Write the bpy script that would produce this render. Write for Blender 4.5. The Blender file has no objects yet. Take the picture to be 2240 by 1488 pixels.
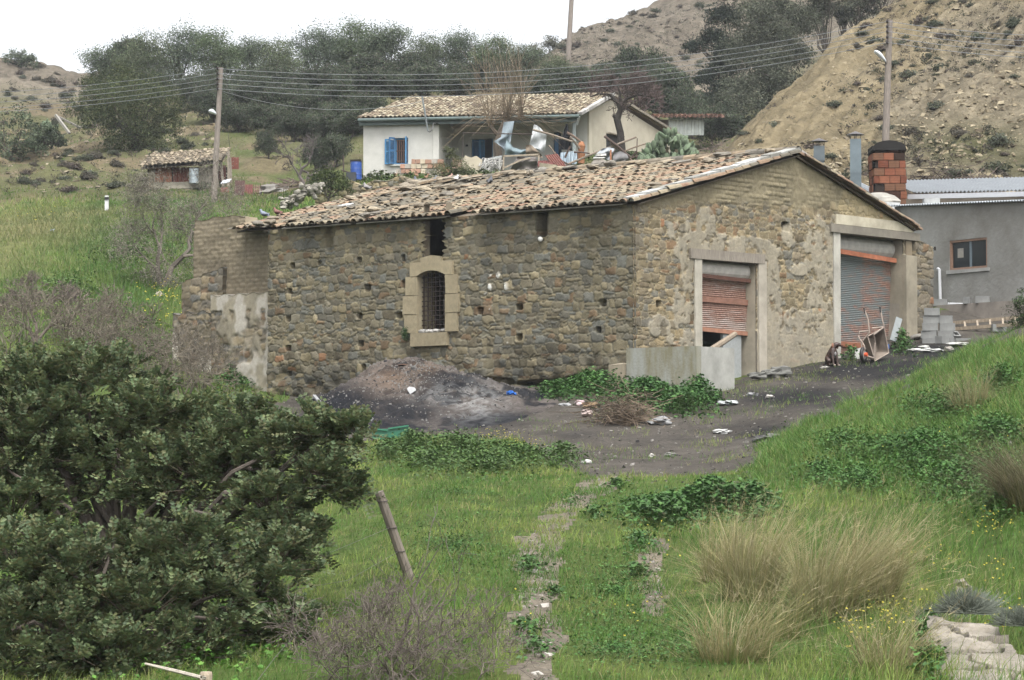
import bpy, math, random
import numpy as np
from mathutils import Vector
SC = bpy.context.scene
COLL = SC.collection
random.seed(7)
F_PX, CX, CY, HOR = 5200.0, 1120.0, 744.0, 955.0
PITCH = math.atan((HOR - CY) / F_PX)
CP, SP = math.cos(PITCH), math.sin(PITCH)

def P(px, py, Y):
    """measured photo position + estimated distance -> point in the world (camera at the origin, +Y forward)"""
    u = (px - CX) / F_PX; v = (CY - py) / F_PX
    dy = CP - v * SP; dz = SP + v * CP
    s = Y / dy
    return np.array([u * s, Y, dz * s])
def proj(V):
    V = np.asarray(V, float)
    d = V[..., 1] * CP + V[..., 2] * SP
    h = -V[..., 1] * SP + V[..., 2] * CP
    return CX + F_PX * V[..., 0] / d, CY - F_PX * h / d
def hit(px, py, o, n):
    """point of a vertical plane (through o, horizontal normal n) seen at px,py"""
    d = P(px, py, 1.0); o = np.asarray(o); n = np.asarray(n)
    return d * (np.dot(o, n) / np.dot(d, n))

def lim(r, g, b, k=1.0): return lin(r, g, b, k) * ALB
def lin(r, g, b, k=1.0):
    def f(c):
        c /= 255.0
        return c / 12.92 if c <= 0.04045 else ((c + 0.055) / 1.055) ** 2.4
    return np.array([f(r), f(g), f(b)]) / k

# ---------------------------------------------------------------- noise
def _hash(ix, iy, seed):
    h = (ix.astype(np.int64) * 374761393 + iy.astype(np.int64) * 668265263 + seed * 1442695041) & 0xFFFFFFFF
    h = ((h ^ (h >> 13)) * 1274126177) & 0xFFFFFFFF
    h = (h ^ (h >> 16)) & 0xFFFFFFFF
    return h / 4294967295.0
def vnoise(x, y, seed=0):
    x = np.asarray(x, float); y = np.asarray(y, float)
    ix = np.floor(x); iy = np.floor(y); fx = x - ix; fy = y - iy
    fx = fx * fx * (3 - 2 * fx); fy = fy * fy * (3 - 2 * fy)
    a = _hash(ix, iy, seed); b = _hash(ix + 1, iy, seed); c = _hash(ix, iy + 1, seed); d = _hash(ix + 1, iy + 1, seed)
    return (a * (1 - fx) + b * fx) * (1 - fy) + (c * (1 - fx) + d * fx) * fy
def fbm(x, y, seed=0, oc=4):
    s = 0; a = 0.5; t = 0
    for i in range(oc):
        s = s + a * vnoise(x * 2 ** i, y * 2 ** i, seed + i * 17); t += a; a *= 0.5
    return s / t
def sstep(a, b, x):
    t = np.clip((np.asarray(x, float) - a) / (b - a), 0, 1)
    return t * t * (3 - 2 * t)

# ---------------------------------------------------------------- mesh helpers
ORG = {}
ALB = 0.51
def mk(name, V, Fs, mat, parent=None, col=None, smooth=False):
    V = np.asarray(V, np.float32).reshape(-1, 3).copy()
    if parent is not None: V -= ORG[parent.name]
    me = bpy.data.meshes.new(name)
    if not isinstance(Fs, (list, tuple)): Fs = [Fs]
    Fs = [np.asarray(f, np.int32) for f in Fs if len(f)]
    tot = np.concatenate([np.full(len(f), f.shape[1], np.int32) for f in Fs])
    idx = np.concatenate([f.ravel() for f in Fs])
    me.vertices.add(len(V)); me.vertices.foreach_set('co', V.ravel())
    me.loops.add(len(idx)); me.loops.foreach_set('vertex_index', idx)
    me.polygons.add(len(tot))
    st = np.zeros(len(tot), np.int32); st[1:] = np.cumsum(tot)[:-1]
    me.polygons.foreach_set('loop_start', st)
    try: me.polygons.foreach_set('loop_total', tot)
    except Exception: pass
    me.polygons.foreach_set('use_smooth', np.full(len(tot), bool(smooth)))
    if col is not None:
        col = np.asarray(col, np.float32) * ALB
        lu = (col @ np.array([.3, .6, .1], np.float32))[..., None]; col = lu + (col - lu) * .9
        if col.ndim == 1: col = np.tile(col, (len(V), 1))
        c4 = np.ones((len(V), 4), np.float32); c4[:, :3] = np.clip(col, 0, 1)
        at = me.color_attributes.new('Col', 'FLOAT_COLOR', 'POINT')
        at.data.foreach_set('color', c4.ravel())
    me.update(calc_edges=True); me.validate()
    me.materials.append(mat)
    o = bpy.data.objects.new(name, me); COLL.objects.link(o)
    if parent is not None:
        o.parent = parent; ORG[o.name] = ORG[parent.name]
    else: ORG[o.name] = np.zeros(3, np.float32)
    return o
def tag(o, label=None, cat=None, group=None, kind=None):
    if label: o['label'] = label
    if cat: o['category'] = cat
    if group: o['group'] = group
    if kind: o['kind'] = kind
    return o
def thing(name, label, cat, loc, group=None):
    o = bpy.data.objects.new(name, None); COLL.objects.link(o)
    o.location = Vector([float(c) for c in loc]); o.empty_display_size = 0.2
    ORG[o.name] = np.array(loc, np.float32)
    return tag(o, label, cat, group)
def solo(mb, name, label, cat, mat, group=None, smooth=False, loc=None):
    """a thing that is one mesh; its origin is put at its own base"""
    V = np.concatenate(mb.V)
    if loc is None: loc = np.array([V[:, 0].mean(), V[:, 1].mean(), V[:, 2].min()])
    o = mk(name, V - np.asarray(loc), mb.faces(), mat, None, np.concatenate(mb.C), smooth)
    o.location = Vector([float(c) for c in loc]); ORG[o.name] = np.array(loc, np.float32)
    return tag(o, label, cat, group)
def dup(root, loc, rz=0.0, sc=1.0, label=None, group=None):
    r = root.copy(); COLL.objects.link(r)
    r.location = Vector([float(c) for c in loc]); r.rotation_euler = (0, 0, rz)
    r.scale = (sc, sc, sc) if np.isscalar(sc) else sc
    if label: r['label'] = label
    if group: r['group'] = group
    for ch in list(root.children):
        c = ch.copy(); COLL.objects.link(c); c.parent = r
        for g in ch.children:
            d = g.copy(); COLL.objects.link(d); d.parent = c
    return r

BOXF = np.array([[0, 3, 2, 1], [4, 5, 6, 7], [0, 1, 5, 4], [1, 2, 6, 5], [2, 3, 7, 6], [3, 0, 4, 7]])
X3, Y3, Z3 = np.eye(3)
class MB:
    def __init__(s): s.V = []; s.F = {3: [], 4: []}; s.C = []; s.n = 0
    def add(s, V, Fs, col):
        V = np.asarray(V, float).reshape(-1, 3); s.V.append(V)
        for f in (Fs if isinstance(Fs, (list, tuple)) else [Fs]):
            f = np.asarray(f, int)
            if len(f): s.F[f.shape[1]].append(f + s.n)
        c = np.asarray(col, float)
        s.C.append(np.tile(c, (len(V), 1)) if c.ndim == 1 else c)
        s.n += len(V); return s
    def faces(s): return [np.concatenate(v) for v in s.F.values() if v]
    def build(s, name, mat, parent=None, smooth=False):
        return mk(name, np.concatenate(s.V), s.faces(), mat, parent, np.concatenate(s.C), smooth)
    def obox(s, o, a, b, c, col, jit=0.0):
        """parallelepiped from corner o with edge vectors a,b,c"""
        o, a, b, c = [np.asarray(q, float) for q in (o, a, b, c)]
        V = np.array([o, o + a, o + a + b, o + b, o + c, o + a + c, o + a + b + c, o + b + c])
        if jit: V += np.random.uniform(-jit, jit, V.shape)
        return s.add(V, BOXF, col)
    def box(s, ctr, size, col, rz=0.0, tilt=0.0, jit=0.0):
        c, n = math.cos(rz), math.sin(rz)
        a = np.array([c, n, 0]) * size[0]; b = np.array([-n, c, 0]) * size[1]; z = np.array([0, 0, 1.0]) * size[2]
        if tilt:
            ct, st = math.cos(tilt), math.sin(tilt)
            ua = np.array([c, n, 0])
            a = (ua * ct + Z3 * st) * size[0]; z = (Z3 * ct - ua * st) * size[2]
        return s.obox(np.asarray(ctr, float) - (a + b + z) / 2, a, b, z, col, jit)
    def bar(s, p0, p1, w, h, col, up=Z3):
        """rectangular bar from p0 to p1"""
        p0 = np.asarray(p0, float); p1 = np.asarray(p1, float); d = p1 - p0
        u = d / np.linalg.norm(d); r = np.cross(u, up); r /= np.linalg.norm(r); q = np.cross(r, u)
        return s.obox(p0 - r * w / 2 - q * h / 2, r * w, d, q * h, col)
    def tube(s, pts, rad, col, n=6, cap=True):
        pts = np.asarray(pts, float); k = len(pts)
        rad = np.full(k, rad) if np.isscalar(rad) else np.asarray(rad, float)
        T = np.gradient(pts, axis=0); T /= np.linalg.norm(T, axis=1)[:, None] + 1e-9
        ref = np.array([0.31, 0.27, 0.91]) if abs(T[0, 2]) < 0.85 else np.array([1.0, 0.2, 0.1])
        A = np.cross(T, ref); A /= np.linalg.norm(A, axis=1)[:, None]; B = np.cross(T, A)
        an = np.arange(n) * 2 * math.pi / n
        V = pts[:, None, :] + rad[:, None, None] * (np.cos(an)[None, :, None] * A[:, None, :] + np.sin(an)[None, :, None] * B[:, None, :])
        V = V.reshape(-1, 3); Fq = []
        i = np.arange(n); j = (i + 1) % n
        for q in range(k - 1): Fq.append(np.stack([q * n + i, q * n + j, (q + 1) * n + j, (q + 1) * n + i], 1))
        Fq = np.concatenate(Fq); Ft = np.zeros((0, 3), int)
        if cap:
            V = np.vstack([V, pts[0], pts[-1]])
            Ft = np.concatenate([np.stack([j, i, np.full(n, k * n)], 1), np.stack([(k - 1) * n + i, (k - 1) * n + j, np.full(n, k * n + 1)], 1)])
        return s.add(V, [Fq, Ft], col)
    def segs(s, A, B, ra, rb, col, n=3):
        """many thin tapering twigs at once"""
        A = np.asarray(A, float); B = np.asarray(B, float); m = len(A)
        if m == 0: return s
        ra = np.broadcast_to(ra, (m,)); rb = np.broadcast_to(rb, (m,))
        T = B - A; T = T / (np.linalg.norm(T, axis=1)[:, None] + 1e-9)
        R = np.cross(T, np.array([0.37, 0.91, 0.17])); R /= np.linalg.norm(R, axis=1)[:, None] + 1e-9
        Q = np.cross(T, R); an = np.arange(n) * 2 * math.pi / n
        ring = np.cos(an)[None, :, None] * R[:, None, :] + np.sin(an)[None, :, None] * Q[:, None, :]
        V = np.concatenate([A[:, None, :] + ra[:, None, None] * ring, B[:, None, :] + rb[:, None, None] * ring], 1).reshape(-1, 3)
        i = np.arange(n); j = (i + 1) % n
        f = np.stack([i, j, n + j, n + i], 1)
        Fq = (f[None] + (np.arange(m) * 2 * n)[:, None, None]).reshape(-1, 4)
        col = np.asarray(col, float)
        if col.ndim == 2: col = np.repeat(col, 2 * n, 0)
        return s.add(V, Fq, col)
    def leaves(s, C, N, D, L, W, col, fold=0.25):
        """lens shaped leaves: centre C, normal N, long direction D"""
        C = np.asarray(C, float); m = len(C)
        if m == 0: return s
        N = N / (np.linalg.norm(N, axis=1)[:, None] + 1e-9)
        D = D - N * np.sum(D * N, 1)[:, None]; D /= np.linalg.norm(D, axis=1)[:, None] + 1e-9
        S = np.cross(N, D); L = np.broadcast_to(L, (m,))[:, None]; W = np.broadcast_to(W, (m,))[:, None]
        V = np.stack([C - D * L / 2, C + S * W / 2 + N * W * fold, C + D * L / 2, C - S * W / 2 + N * W * fold], 1).reshape(-1, 3)
        Fq = (np.arange(4)[None] + (np.arange(m) * 4)[:, None])
        Ft = np.concatenate([Fq[:, [0, 1, 2]], Fq[:, [0, 2, 3]]])
        col = np.asarray(col, float)
        if col.ndim == 2: col = np.repeat(col, 4, 0)
        return s.add(V, Ft, col)
    def blades(s, B, H, lean, wid, col, tipcol=None, curve=1.6):
        """grass blades: base B, height H, lean vector (horizontal), width"""
        B = np.asarray(B, float); m = len(B)
        if m == 0: return s
        H = np.broadcast_to(H, (m,)); wid = np.broadcast_to(wid, (m,))
        a = np.random.uniform(0, math.tau, m); S = np.stack([np.cos(a), np.sin(a), np.zeros(m)], 1) * wid[:, None] / 2
        L = np.concatenate([lean, np.zeros((m, 1))], 1)
        M = B + L * (0.5 ** curve) ; M[:, 2] += H * 0.55
        T = B + L; T[:, 2] += H
        V = np.stack([B - S, B + S, M + S * .7, M - S * .7, T], 1).reshape(-1, 3)
        o = (np.arange(m) * 5)[:, None]
        col = np.asarray(col, float); col = np.tile(col, (m, 1)) if col.ndim == 1 else col
        tc = col if tipcol is None else tipcol
        C = np.stack([col, col, (col + tc) / 2, (col + tc) / 2, tc], 1).reshape(-1, 3)
        return s.add(V, [o + np.array([[0, 1, 2, 3]]), o + np.array([[3, 2, 4]])], C)
    def prism(s, poly, up, col, cap=True):
        """extrude a planar polygon (Nx3, any direction) by the vector up"""
        poly = np.asarray(poly, float); n = len(poly); up = np.asarray(up, float)
        V = np.vstack([poly, poly + up, poly.mean(0), poly.mean(0) + up])
        i = np.arange(n); j = (i + 1) % n
        Fq = np.stack([i, j, n + j, n + i], 1)
        Ft = np.concatenate([np.stack([j, i, np.full(n, 2 * n)], 1), np.stack([n + i, n + j, np.full(n, 2 * n + 1)], 1)]) if cap else np.zeros((0, 3), int)
        return s.add(V, [Fq, Ft], col)
    def blob(s, ctr, rad, col, seed=0, rough=0.25, n=8, m=6, fr=1.3):
        """lumpy stone / rag"""
        rng = np.random.RandomState(seed)
        th = np.linspace(0, math.pi, m + 1); ph = np.arange(n) * math.tau / n
        T, Ph = np.meshgrid(th, ph, indexing='ij')
        D = np.stack([np.sin(T) * np.cos(Ph), np.sin(T) * np.sin(Ph), np.cos(T)], -1).reshape(-1, 3)
        k = rng.uniform(-2, 2, (4, 3)) * fr; ph0 = rng.uniform(0, 6, 4)
        w = 1 + rough * sum(np.sin(D @ k[q] * 1.7 + ph0[q]) for q in range(4)) / 2
        V = np.asarray(ctr) + D * w[:, None] * np.asarray(rad)
        i = np.arange(n); j = (i + 1) % n; Fq = []
        for q in range(m): Fq.append(np.stack([q * n + j, q * n + i, (q + 1) * n + i, (q + 1) * n + j], 1))
        return s.add(V, np.concatenate(Fq), col)

# ---------------------------------------------------------------- materials
def newmat(name):
    m = bpy.data.materials.new(name); m.use_nodes = True
    nt = m.node_tree; nt.nodes.clear()
    return m, nt, nt.nodes, nt.links
def vmat(name, rough=0.9, ns=6.0, na=0.35, bs=30.0, bump=0.3, dist=0.01, spec=0.25, trans=0.0, metal=0.0, stretch=None, na2=0.0, ns2=1.0):
    """vertex colour x two scales of noise, with bump"""
    m, nt, N, L = newmat(name)
    out = N.new('ShaderNodeOutputMaterial'); b = N.new('ShaderNodeBsdfPrincipled')
    b.inputs['Roughness'].default_value = rough; b.inputs['Metallic'].default_value = metal
    b.inputs['Specular IOR Level'].default_value = spec
    at = N.new('ShaderNodeAttribute'); at.attribute_name = 'Col'
    tc = N.new('ShaderNodeTexCoord'); src = tc.outputs['Object']
    if stretch:
        mp = N.new('ShaderNodeMapping'); mp.inputs['Scale'].default_value = stretch
        L.new(src, mp.inputs['Vector']); src = mp.outputs['Vector']
    col = at.outputs['Color']
    for (sc_, am) in ((ns, na), (ns2, na2)):
        if am <= 0: continue
        no = N.new('ShaderNodeTexNoise'); no.inputs['Scale'].default_value = sc_; no.inputs['Detail'].default_value = 6
        no.inputs['Roughness'].default_value = 0.65
        L.new(src, no.inputs['Vector'])
        mr = N.new('ShaderNodeMapRange'); mr.inputs['From Min'].default_value = 0.25; mr.inputs['From Max'].default_value = 0.75
        mr.inputs['To Min'].default_value = 1 - am; mr.inputs['To Max'].default_value = 1 + am
        L.new(no.outputs['Fac'], mr.inputs['Value'])
        mx = N.new('ShaderNodeVectorMath'); mx.operation = 'SCALE'
        L.new(col, mx.inputs[0]); L.new(mr.outputs['Result'], mx.inputs['Scale']); col = mx.outputs['Vector']
    L.new(col, b.inputs['Base Color'])
    if bump > 0:
        n2 = N.new('ShaderNodeTexNoise'); n2.inputs['Scale'].default_value = bs; n2.inputs['Detail'].default_value = 8
        n2.inputs['Roughness'].default_value = 0.7; L.new(src, n2.inputs['Vector'])
        bp = N.new('ShaderNodeBump'); bp.inputs['Strength'].default_value = bump; bp.inputs['Distance'].default_value = dist
        L.new(n2.outputs['Fac'], bp.inputs['Height']); L.new(bp.outputs['Normal'], b.inputs['Normal'])
    if trans > 0:
        t = N.new('ShaderNodeBsdfTranslucent'); L.new(col, t.inputs['Color'])
        ms = N.new('ShaderNodeMixShader'); ms.inputs['Fac'].default_value = trans
        L.new(b.outputs[0], ms.inputs[1]); L.new(t.outputs[0], ms.inputs[2]); L.new(ms.outputs[0], out.inputs['Surface'])
    else: L.new(b.outputs[0], out.inputs['Surface'])
    return m
M = {}
M['stone'] = vmat('rubble_stone', ns=9, na=.22, bs=45, bump=.6, dist=.02, na2=.18, ns2=.9)
M['plain'] = vmat('weathered_surface', ns=5, na=.25, bs=40, bump=.3)
M['concrete'] = vmat('old_concrete', ns=3.2, na=.22, bs=60, bump=.35, na2=.28, ns2=.7)
M['tile'] = vmat('clay_tile', ns=7, na=.3, bs=50, bump=.4, dist=.01)
M['wood'] = vmat('grey_wood', ns=8, na=.35, bs=30, bump=.5, stretch=(3, 3, .5))
M['bark'] = vmat('bark', ns=9, na=.4, bs=30, bump=.6, dist=.02)
M['twig'] = vmat('twigs', ns=1.5, na=.3, bump=0)
M['leaf'] = vmat('leaves', rough=.58, ns=1.3, na=.3, bump=0, spec=.22, trans=.18)
M['leaf_far'] = vmat('far_leaves', rough=.85, ns=.5, na=.25, bump=0, spec=.12, trans=.28)
M['grass'] = vmat('grass_blades', rough=.65, ns=.7, na=.22, bump=0, spec=.25, trans=.3)
M['straw'] = vmat('dry_grass', rough=.8, ns=1.2, na=.25, bump=0, spec=.2, trans=.25)
M['metal'] = vmat('grey_metal', rough=.5, ns=3, na=.2, bs=40, bump=.15, metal=.4, spec=.5)
M['rust'] = vmat('rusty_metal', rough=.75, ns=5, na=.35, bs=60, bump=.3, spec=.3)
M['paint'] = vmat('painted_wood', rough=.6, ns=14, na=.18, bs=50, bump=.15, spec=.4)
M['plastic'] = vmat('plastic', rough=.4, ns=3, na=.08, bump=0, spec=.5)
M['cloth'] = vmat('dirty_cloth', rough=.95, ns=5, na=.18, bs=25, bump=.35, trans=.1)
M['render'] = vmat('lime_render', rough=.95, ns=1.8, na=.12, bs=25, bump=.3, dist=.015, na2=.1, ns2=.5)
M['earth'] = vmat('bare_earth', rough=1, ns=14, na=.4, bs=30, bump=.8, dist=.04, spec=.1, na2=.28, ns2=1.7)
M['fur'] = vmat('short_fur', rough=.55, ns=25, na=.25, bs=90, bump=.4, dist=.006, spec=.4)
M['feather'] = vmat('feathers', rough=.7, ns=20, na=.15, bump=0)
M['wire'] = vmat('cable', rough=.6, ns=1, na=.05, bump=0, spec=.3)
def glassmat():
    m, nt, N, L = newmat('window_glass')
    out = N.new('ShaderNodeOutputMaterial'); b = N.new('ShaderNodeBsdfPrincipled')
    b.inputs['Base Color'].default_value = (.02, .025, .027, 1); b.inputs['Roughness'].default_value = .12
    b.inputs['Specular IOR Level'].default_value = .35
    L.new(b.outputs[0], out.inputs['Surface']); return m
M['glass'] = glassmat()

# ---------------------------------------------------------------- camera, sky, sun
cam = bpy.data.cameras.new('camera'); camo = bpy.data.objects.new('camera', cam); COLL.objects.link(camo)
cam.sensor_width = 36; cam.sensor_fit = 'HORIZONTAL'; cam.lens = F_PX / 2240 * 36
camo.rotation_euler = (math.pi / 2 + PITCH, 0, 0); cam.clip_start = .5; cam.clip_end = 3000
SC.camera = camo
SUN_EL, SUN_AZ = math.radians(62), math.radians(165)
w = bpy.data.worlds.new('World'); SC.world = w; w.use_nodes = True
nt = w.node_tree; nt.nodes.clear()
wo = nt.nodes.new('ShaderNodeOutputWorld'); bg = nt.nodes.new('ShaderNodeBackground')
sky = nt.nodes.new('ShaderNodeTexSky'); sky.sky_type = 'NISHITA'; sky.sun_disc = False
sky.sun_elevation = SUN_EL; sky.sun_rotation = SUN_AZ; sky.dust_density = 6; sky.air_density = 1.0; sky.ozone_density = 1.0
hs = nt.nodes.new('ShaderNodeHueSaturation'); hs.inputs['Saturation'].default_value = .2
nt.links.new(sky.outputs['Color'], hs.inputs['Color']); nt.links.new(hs.outputs['Color'], bg.inputs['Color'])
bg.inputs['Strength'].default_value = .15
nt.links.new(bg.outputs[0], wo.inputs['Surface'])
sl = bpy.data.lights.new('sun', 'SUN'); sl.energy = .65; sl.angle = math.radians(22); sl.color = (1, .985, .96)
so = bpy.data.objects.new('sun', sl); COLL.objects.link(so)
so.rotation_euler = (math.pi / 2 - SUN_EL, 0, math.pi - SUN_AZ)
SC.view_settings.view_transform = 'Standard'; SC.view_settings.look = 'None'
SC.view_settings.exposure = 1.5; SC.view_settings.gamma = 1.0
# ---------------------------------------------------------------- terrain: measured profile columns  px: [(distance, py)...]
COLS = {
 -700: [(6,2050),(18,1520),(30,1340),(50,1080),(72,760),(95,560),(120,430),(150,330),(200,215),(230,165),(300,250),(700,700)],
 0: [(6,2080),(19,1540),(30,1310),(48,1010),(60,840),(72,705),(88,562),(108,452),(125,388),(145,322),(180,222),(215,140),(240,152),(300,300),(700,800)],
 170: [(90,545),(108,446),(145,312),(180,238),(215,156),(240,175)],
 300: [(6,2080),(19,1530),(30,1300),(48,1010),(60,850),(68,752),(80,630),(90,540),(105,458),(112,440),(120,412),(128,375),(140,328),(160,250),(180,208),(215,195),(300,330),(700,800)],
 600: [(6,2080),(20,1470),(30,1240),(40,1090),(50,955),(60,890),(68,810),(80,650),(95,520),(106,450),(113,432),(121,408),(135,332),(155,240),(172,205),(215,205),(300,350),(700,800)],
 850: [(6,2080),(18.5,1500),(26,1265),(33,1112),(43,1000),(47,958),(53,908),(60,870),(70,770),(84,580),(98,450),(103,408),(114,394),(122,385),(140,290),(160,215),(175,200),(215,195),(300,330),(700,800)],
 1120: [(6,2080),(18,1500),(20.5,1410),(25.5,1270),(34,1100),(43,1000),(47,960),(52,892),(56,862),(70,750),(84,560),(97,445),(102,398),(112,385),(120,376),(140,275),(165,195),(190,175),(230,155),(300,300),(700,800)],
 1250: [(165,205),(200,150),(250,92),(300,200)],
 1400: [(6,2080),(18,1500),(25,1290),(34,1092),(43,1000),(47,950),(51,887),(54,855),(60,812),(70,730),(84,540),(97,430),(106,375),(118,350),(140,275),(165,210),(200,130),(260,30),(320,150),(700,700)],
 1550: [(84,530),(98,425),(108,350),(122,360),(140,320),(165,270),(200,170),(270,-50)],
 1600: [(6,2080),(18,1490),(25,1280),(33,1095),(43,985),(47,940),(52,872),(58,832),(64,785),(72,710),(84,545),(96,440)],
 1700: [(58,815),(84,500),(98,390),(116,270),(130,205),(141,236),(165,225),(200,110),(270,-150)],
 1830: [(86,455),(96,382),(110,278),(124,178),(139,88),(154,128),(200,50),(280,-220)],
 1900: [(6,2080),(17,1500),(24,1310),(31,1105),(39,952),(45,875),(50,862),(58,802),(63,758),(70,700),(78,560)],
 1980: [(76,530),(83,440),(90,385),(99,315),(110,232),(122,142),(135,50),(147,-10),(162,30),(200,-20),(280,-250)],
 2240: [(6,2050),(17,1495),(22,1305),(28,1100),(35,905),(40,800),(45,722),(50,738),(62,742),(66,700),(73,620),(81,450),(87,375),(96,282),(107,160),(119,40),(131,-60),(150,-170),(300,-280),(700,300)],
 2900: [(6,2000),(17,1470),(28,1050),(40,740),(50,700),(62,700),(73,560),(80,420),(90,260),(105,60),(125,-120),(150,-260),(300,-380),(700,200)],
}
_K = np.array([(k, d, y) for k, v in COLS.items() for d, y in v], float)
def _uv(px, Y): return np.stack([np.asarray(px, float) / 420.0, 3.2 * np.log(np.asarray(Y, float))], -1)
_C = _uv(_K[:, 0], _K[:, 1])
def _phi(r2): return 0.5 * r2 * np.log(r2 + 1e-12)
def _solve():
    n = len(_C); A = np.zeros((n + 3, n + 3))
    A[:n, :n] = _phi(((_C[:, None] - _C[None]) ** 2).sum(-1)) + np.eye(n) * 2e-3
    Q = np.c_[np.ones(n), _C]; A[:n, n:] = Q; A[n:, :n] = Q.T
    return np.linalg.solve(A, np.r_[(HOR - _K[:, 2]), 0, 0, 0])
_W = _solve()
def ground_base(x, y):
    x = np.asarray(x, float); y = np.asarray(y, float); sh = x.shape; x = x.ravel(); y = np.maximum(y.ravel(), 3)
    out = np.empty(len(x)); px = np.clip(CX + F_PX * x / y, -2400, 4400); n = len(_C)
    for a in range(0, len(x), 40000):
        q = _uv(px[a:a + 40000], y[a:a + 40000])
        r2 = ((q[:, None] - _C[None]) ** 2).sum(-1)
        out[a:a + 40000] = _phi(r2) @ _W[:n] + _W[n] + q @ _W[n + 1:]
    return (out * y / F_PX).reshape(sh)
# ---- zones (measured outlines on the ground)
def inpoly(px, py, poly):
    px = np.asarray(px, float); py = np.asarray(py, float); r = np.zeros(px.shape, bool); n = len(poly)
    for i in range(n):
        x0, y0 = poly[i]; x1, y1 = poly[(i + 1) % n]
        if y0 == y1: continue
        c = ((y0 > py) != (y1 > py)) & (px < (x1 - x0) * (py - y0) / (y1 - y0) + x0)
        r ^= c
    return r
ROAD = [(560,905),(640,868),(760,840),(1000,830),(1330,820),(1500,825),(1600,828),(1660,800),(1835,745),(1990,700),(2030,680),(2240,655),(2420,650),(2420,735),(2240,742),(2120,765),(2000,828),(1900,885),(1790,930),(1700,965),(1640,1022),(1665,1068),(1570,1096),(1450,1096),(1350,1080),(1290,1045),(1205,1012),(1130,960),(1000,958),(860,962),(740,962),(690,990),(600,960)]
PATH = [(1330,1040),(1345,1062),(1300,1085),(1255,1120),(1225,1160),(1205,1200),(1212,1250),(1205,1300),(1200,1360),(1215,1400),(1200,1500),(1150,1500),(1160,1420),(1125,1390),(1140,1330),(1155,1270),(1135,1215),(1155,1180),(1205,1130),(1250,1085),(1290,1060)]
PATH2 = [(1425,1165),(1444,1190),(1436,1240),(1450,1290),(1440,1340),(1412,1345),(1425,1310),(1405,1260),(1408,1215)]
CLAY = [(1545,352),(1620,275),(1700,200),(1830,84),(1985,-10),(2100,-120),(4400,-400),(4400,640),(2240,640),(2000,600),(1850,560),(1600,470)]
def is_clay(x, y):
    px = CX + F_PX * x / np.maximum(y, 3)
    # to the right of the crest line and behind the sheds
    crest = np.interp(px, [1500, 1550, 1700, 1830, 1980, 2240, 4400], [108, 108, 130, 139, 148, 190, 240])
    return sstep(1500, 1600, px) * sstep(76, 84, y) * (1 - sstep(crest + 2, crest + 14, y))
def is_far(x, y):
    return sstep(172, 200, y)
def ground(x, y):
    x = np.asarray(x, float); y = np.asarray(y, float)
    z = ground_base(x, y)
    far = sstep(60, 130, y)
    z = z + (fbm(x * .9, y * .9, 3, 4) - .5) * (.16 + .5 * far) + (fbm(x * .25, y * .25, 9, 3) - .5) * (.1 + 1.0 * far)
    cl = is_clay(x, y)
    # erosion rills run down the clay slope (towards -x -y)
    s = x * .78 - y * .62; t = x * .62 + y * .78
    wv = s + 1.6 * (fbm(x * .16, y * .16, 21, 3) - .5) * 3
    r = np.abs(vnoise(wv * .42, t * .03, 31) - .5) * 2
    r2 = np.abs(vnoise(wv * 1.25, t * .06, 37) - .5) * 2
    z = z - cl * (1.0 * (1 - sstep(0, .2, r)) + .38 * (1 - sstep(0, .3, r2))) * (.4 + .9 * vnoise(x * .1, y * .1, 41)) * (1.1 - .6 * sstep(14, 22, x))
    rg = 0
    for i_, (f_, a_) in enumerate(((.8, .55), (1.9, .26), (4.2, .13))): rg = rg + a_ * np.abs(vnoise(wv * f_, t * f_ * .16, 141 + i_) - .5) * 2
    z = z + cl * (rg - .4) * (.55 + .9 * vnoise(x * .13, y * .13, 47)) + cl * (fbm(x * 2.6, y * 2.6, 43, 3) - .5) * .22
    fr = is_far(x, y) * (1 - cl)
    z = z + fr * ((fbm(x * .12, y * .12, 51, 4) - .5) * 4.0 * sstep(190, 230, y) + (fbm(x * .7, y * .7, 52, 3) - .5) * 1.1)
    return z
def G(x, y, dz=0.0):
    return np.array([x, y, float(ground(np.array([x]), np.array([y]))[0]) + dz])
def on_ground(px, Y, dz=0.0):
    return G((px - CX) / F_PX * Y, Y, dz)

_pxs = np.unique(np.r_[np.linspace(-1900, -120, 60), np.linspace(-120, 2360, 330), np.linspace(2360, 4100, 60)])
_ys = 5.5 * np.exp(np.linspace(0, math.log(420 / 5.5), 600))
GX = (_pxs[None, :] - CX) / F_PX * _ys[:, None]
GY = np.repeat(_ys[:, None], len(_pxs), 1)
GZ = ground(GX, GY)
GV = np.stack([GX, GY, GZ], -1)
nR, nC = GX.shape
_i = np.arange(nR - 1)[:, None] * nC + np.arange(nC - 1)[None]
GF = np.stack([_i, _i + 1, _i + nC + 1, _i + nC], -1).reshape(-1, 4)
gpx, gpy = proj(GV)
g_dirt = (vnoise(GX * 1.1, GY * 1.1, 61) - .5) * 46 + (vnoise(GX * 4, GY * 4, 62) - .5) * 26
def near_road(px, py, jit=0.0):
    return inpoly(px + jit, py + jit * .45, ROAD)
road_m = (near_road(gpx, gpy, g_dirt) & (GY > 38) & (GY < 78))
g_d2 = (vnoise(GX * 5, GY * 2.2, 63) - .5) * 70 + (vnoise(GX * 16, GY * 7, 64) - .5) * 40
path_m = (inpoly(gpx + g_d2 + 11, gpy, PATH) | inpoly(gpx + g_d2 * .6 - 11, gpy, PATH) | inpoly(gpx + g_d2 * .3, gpy, PATH) | inpoly(gpx + g_d2 * .6 + 6, gpy, PATH2) | inpoly(gpx + g_d2 * .6 - 6, gpy, PATH2)) & (GY < 44)

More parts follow.
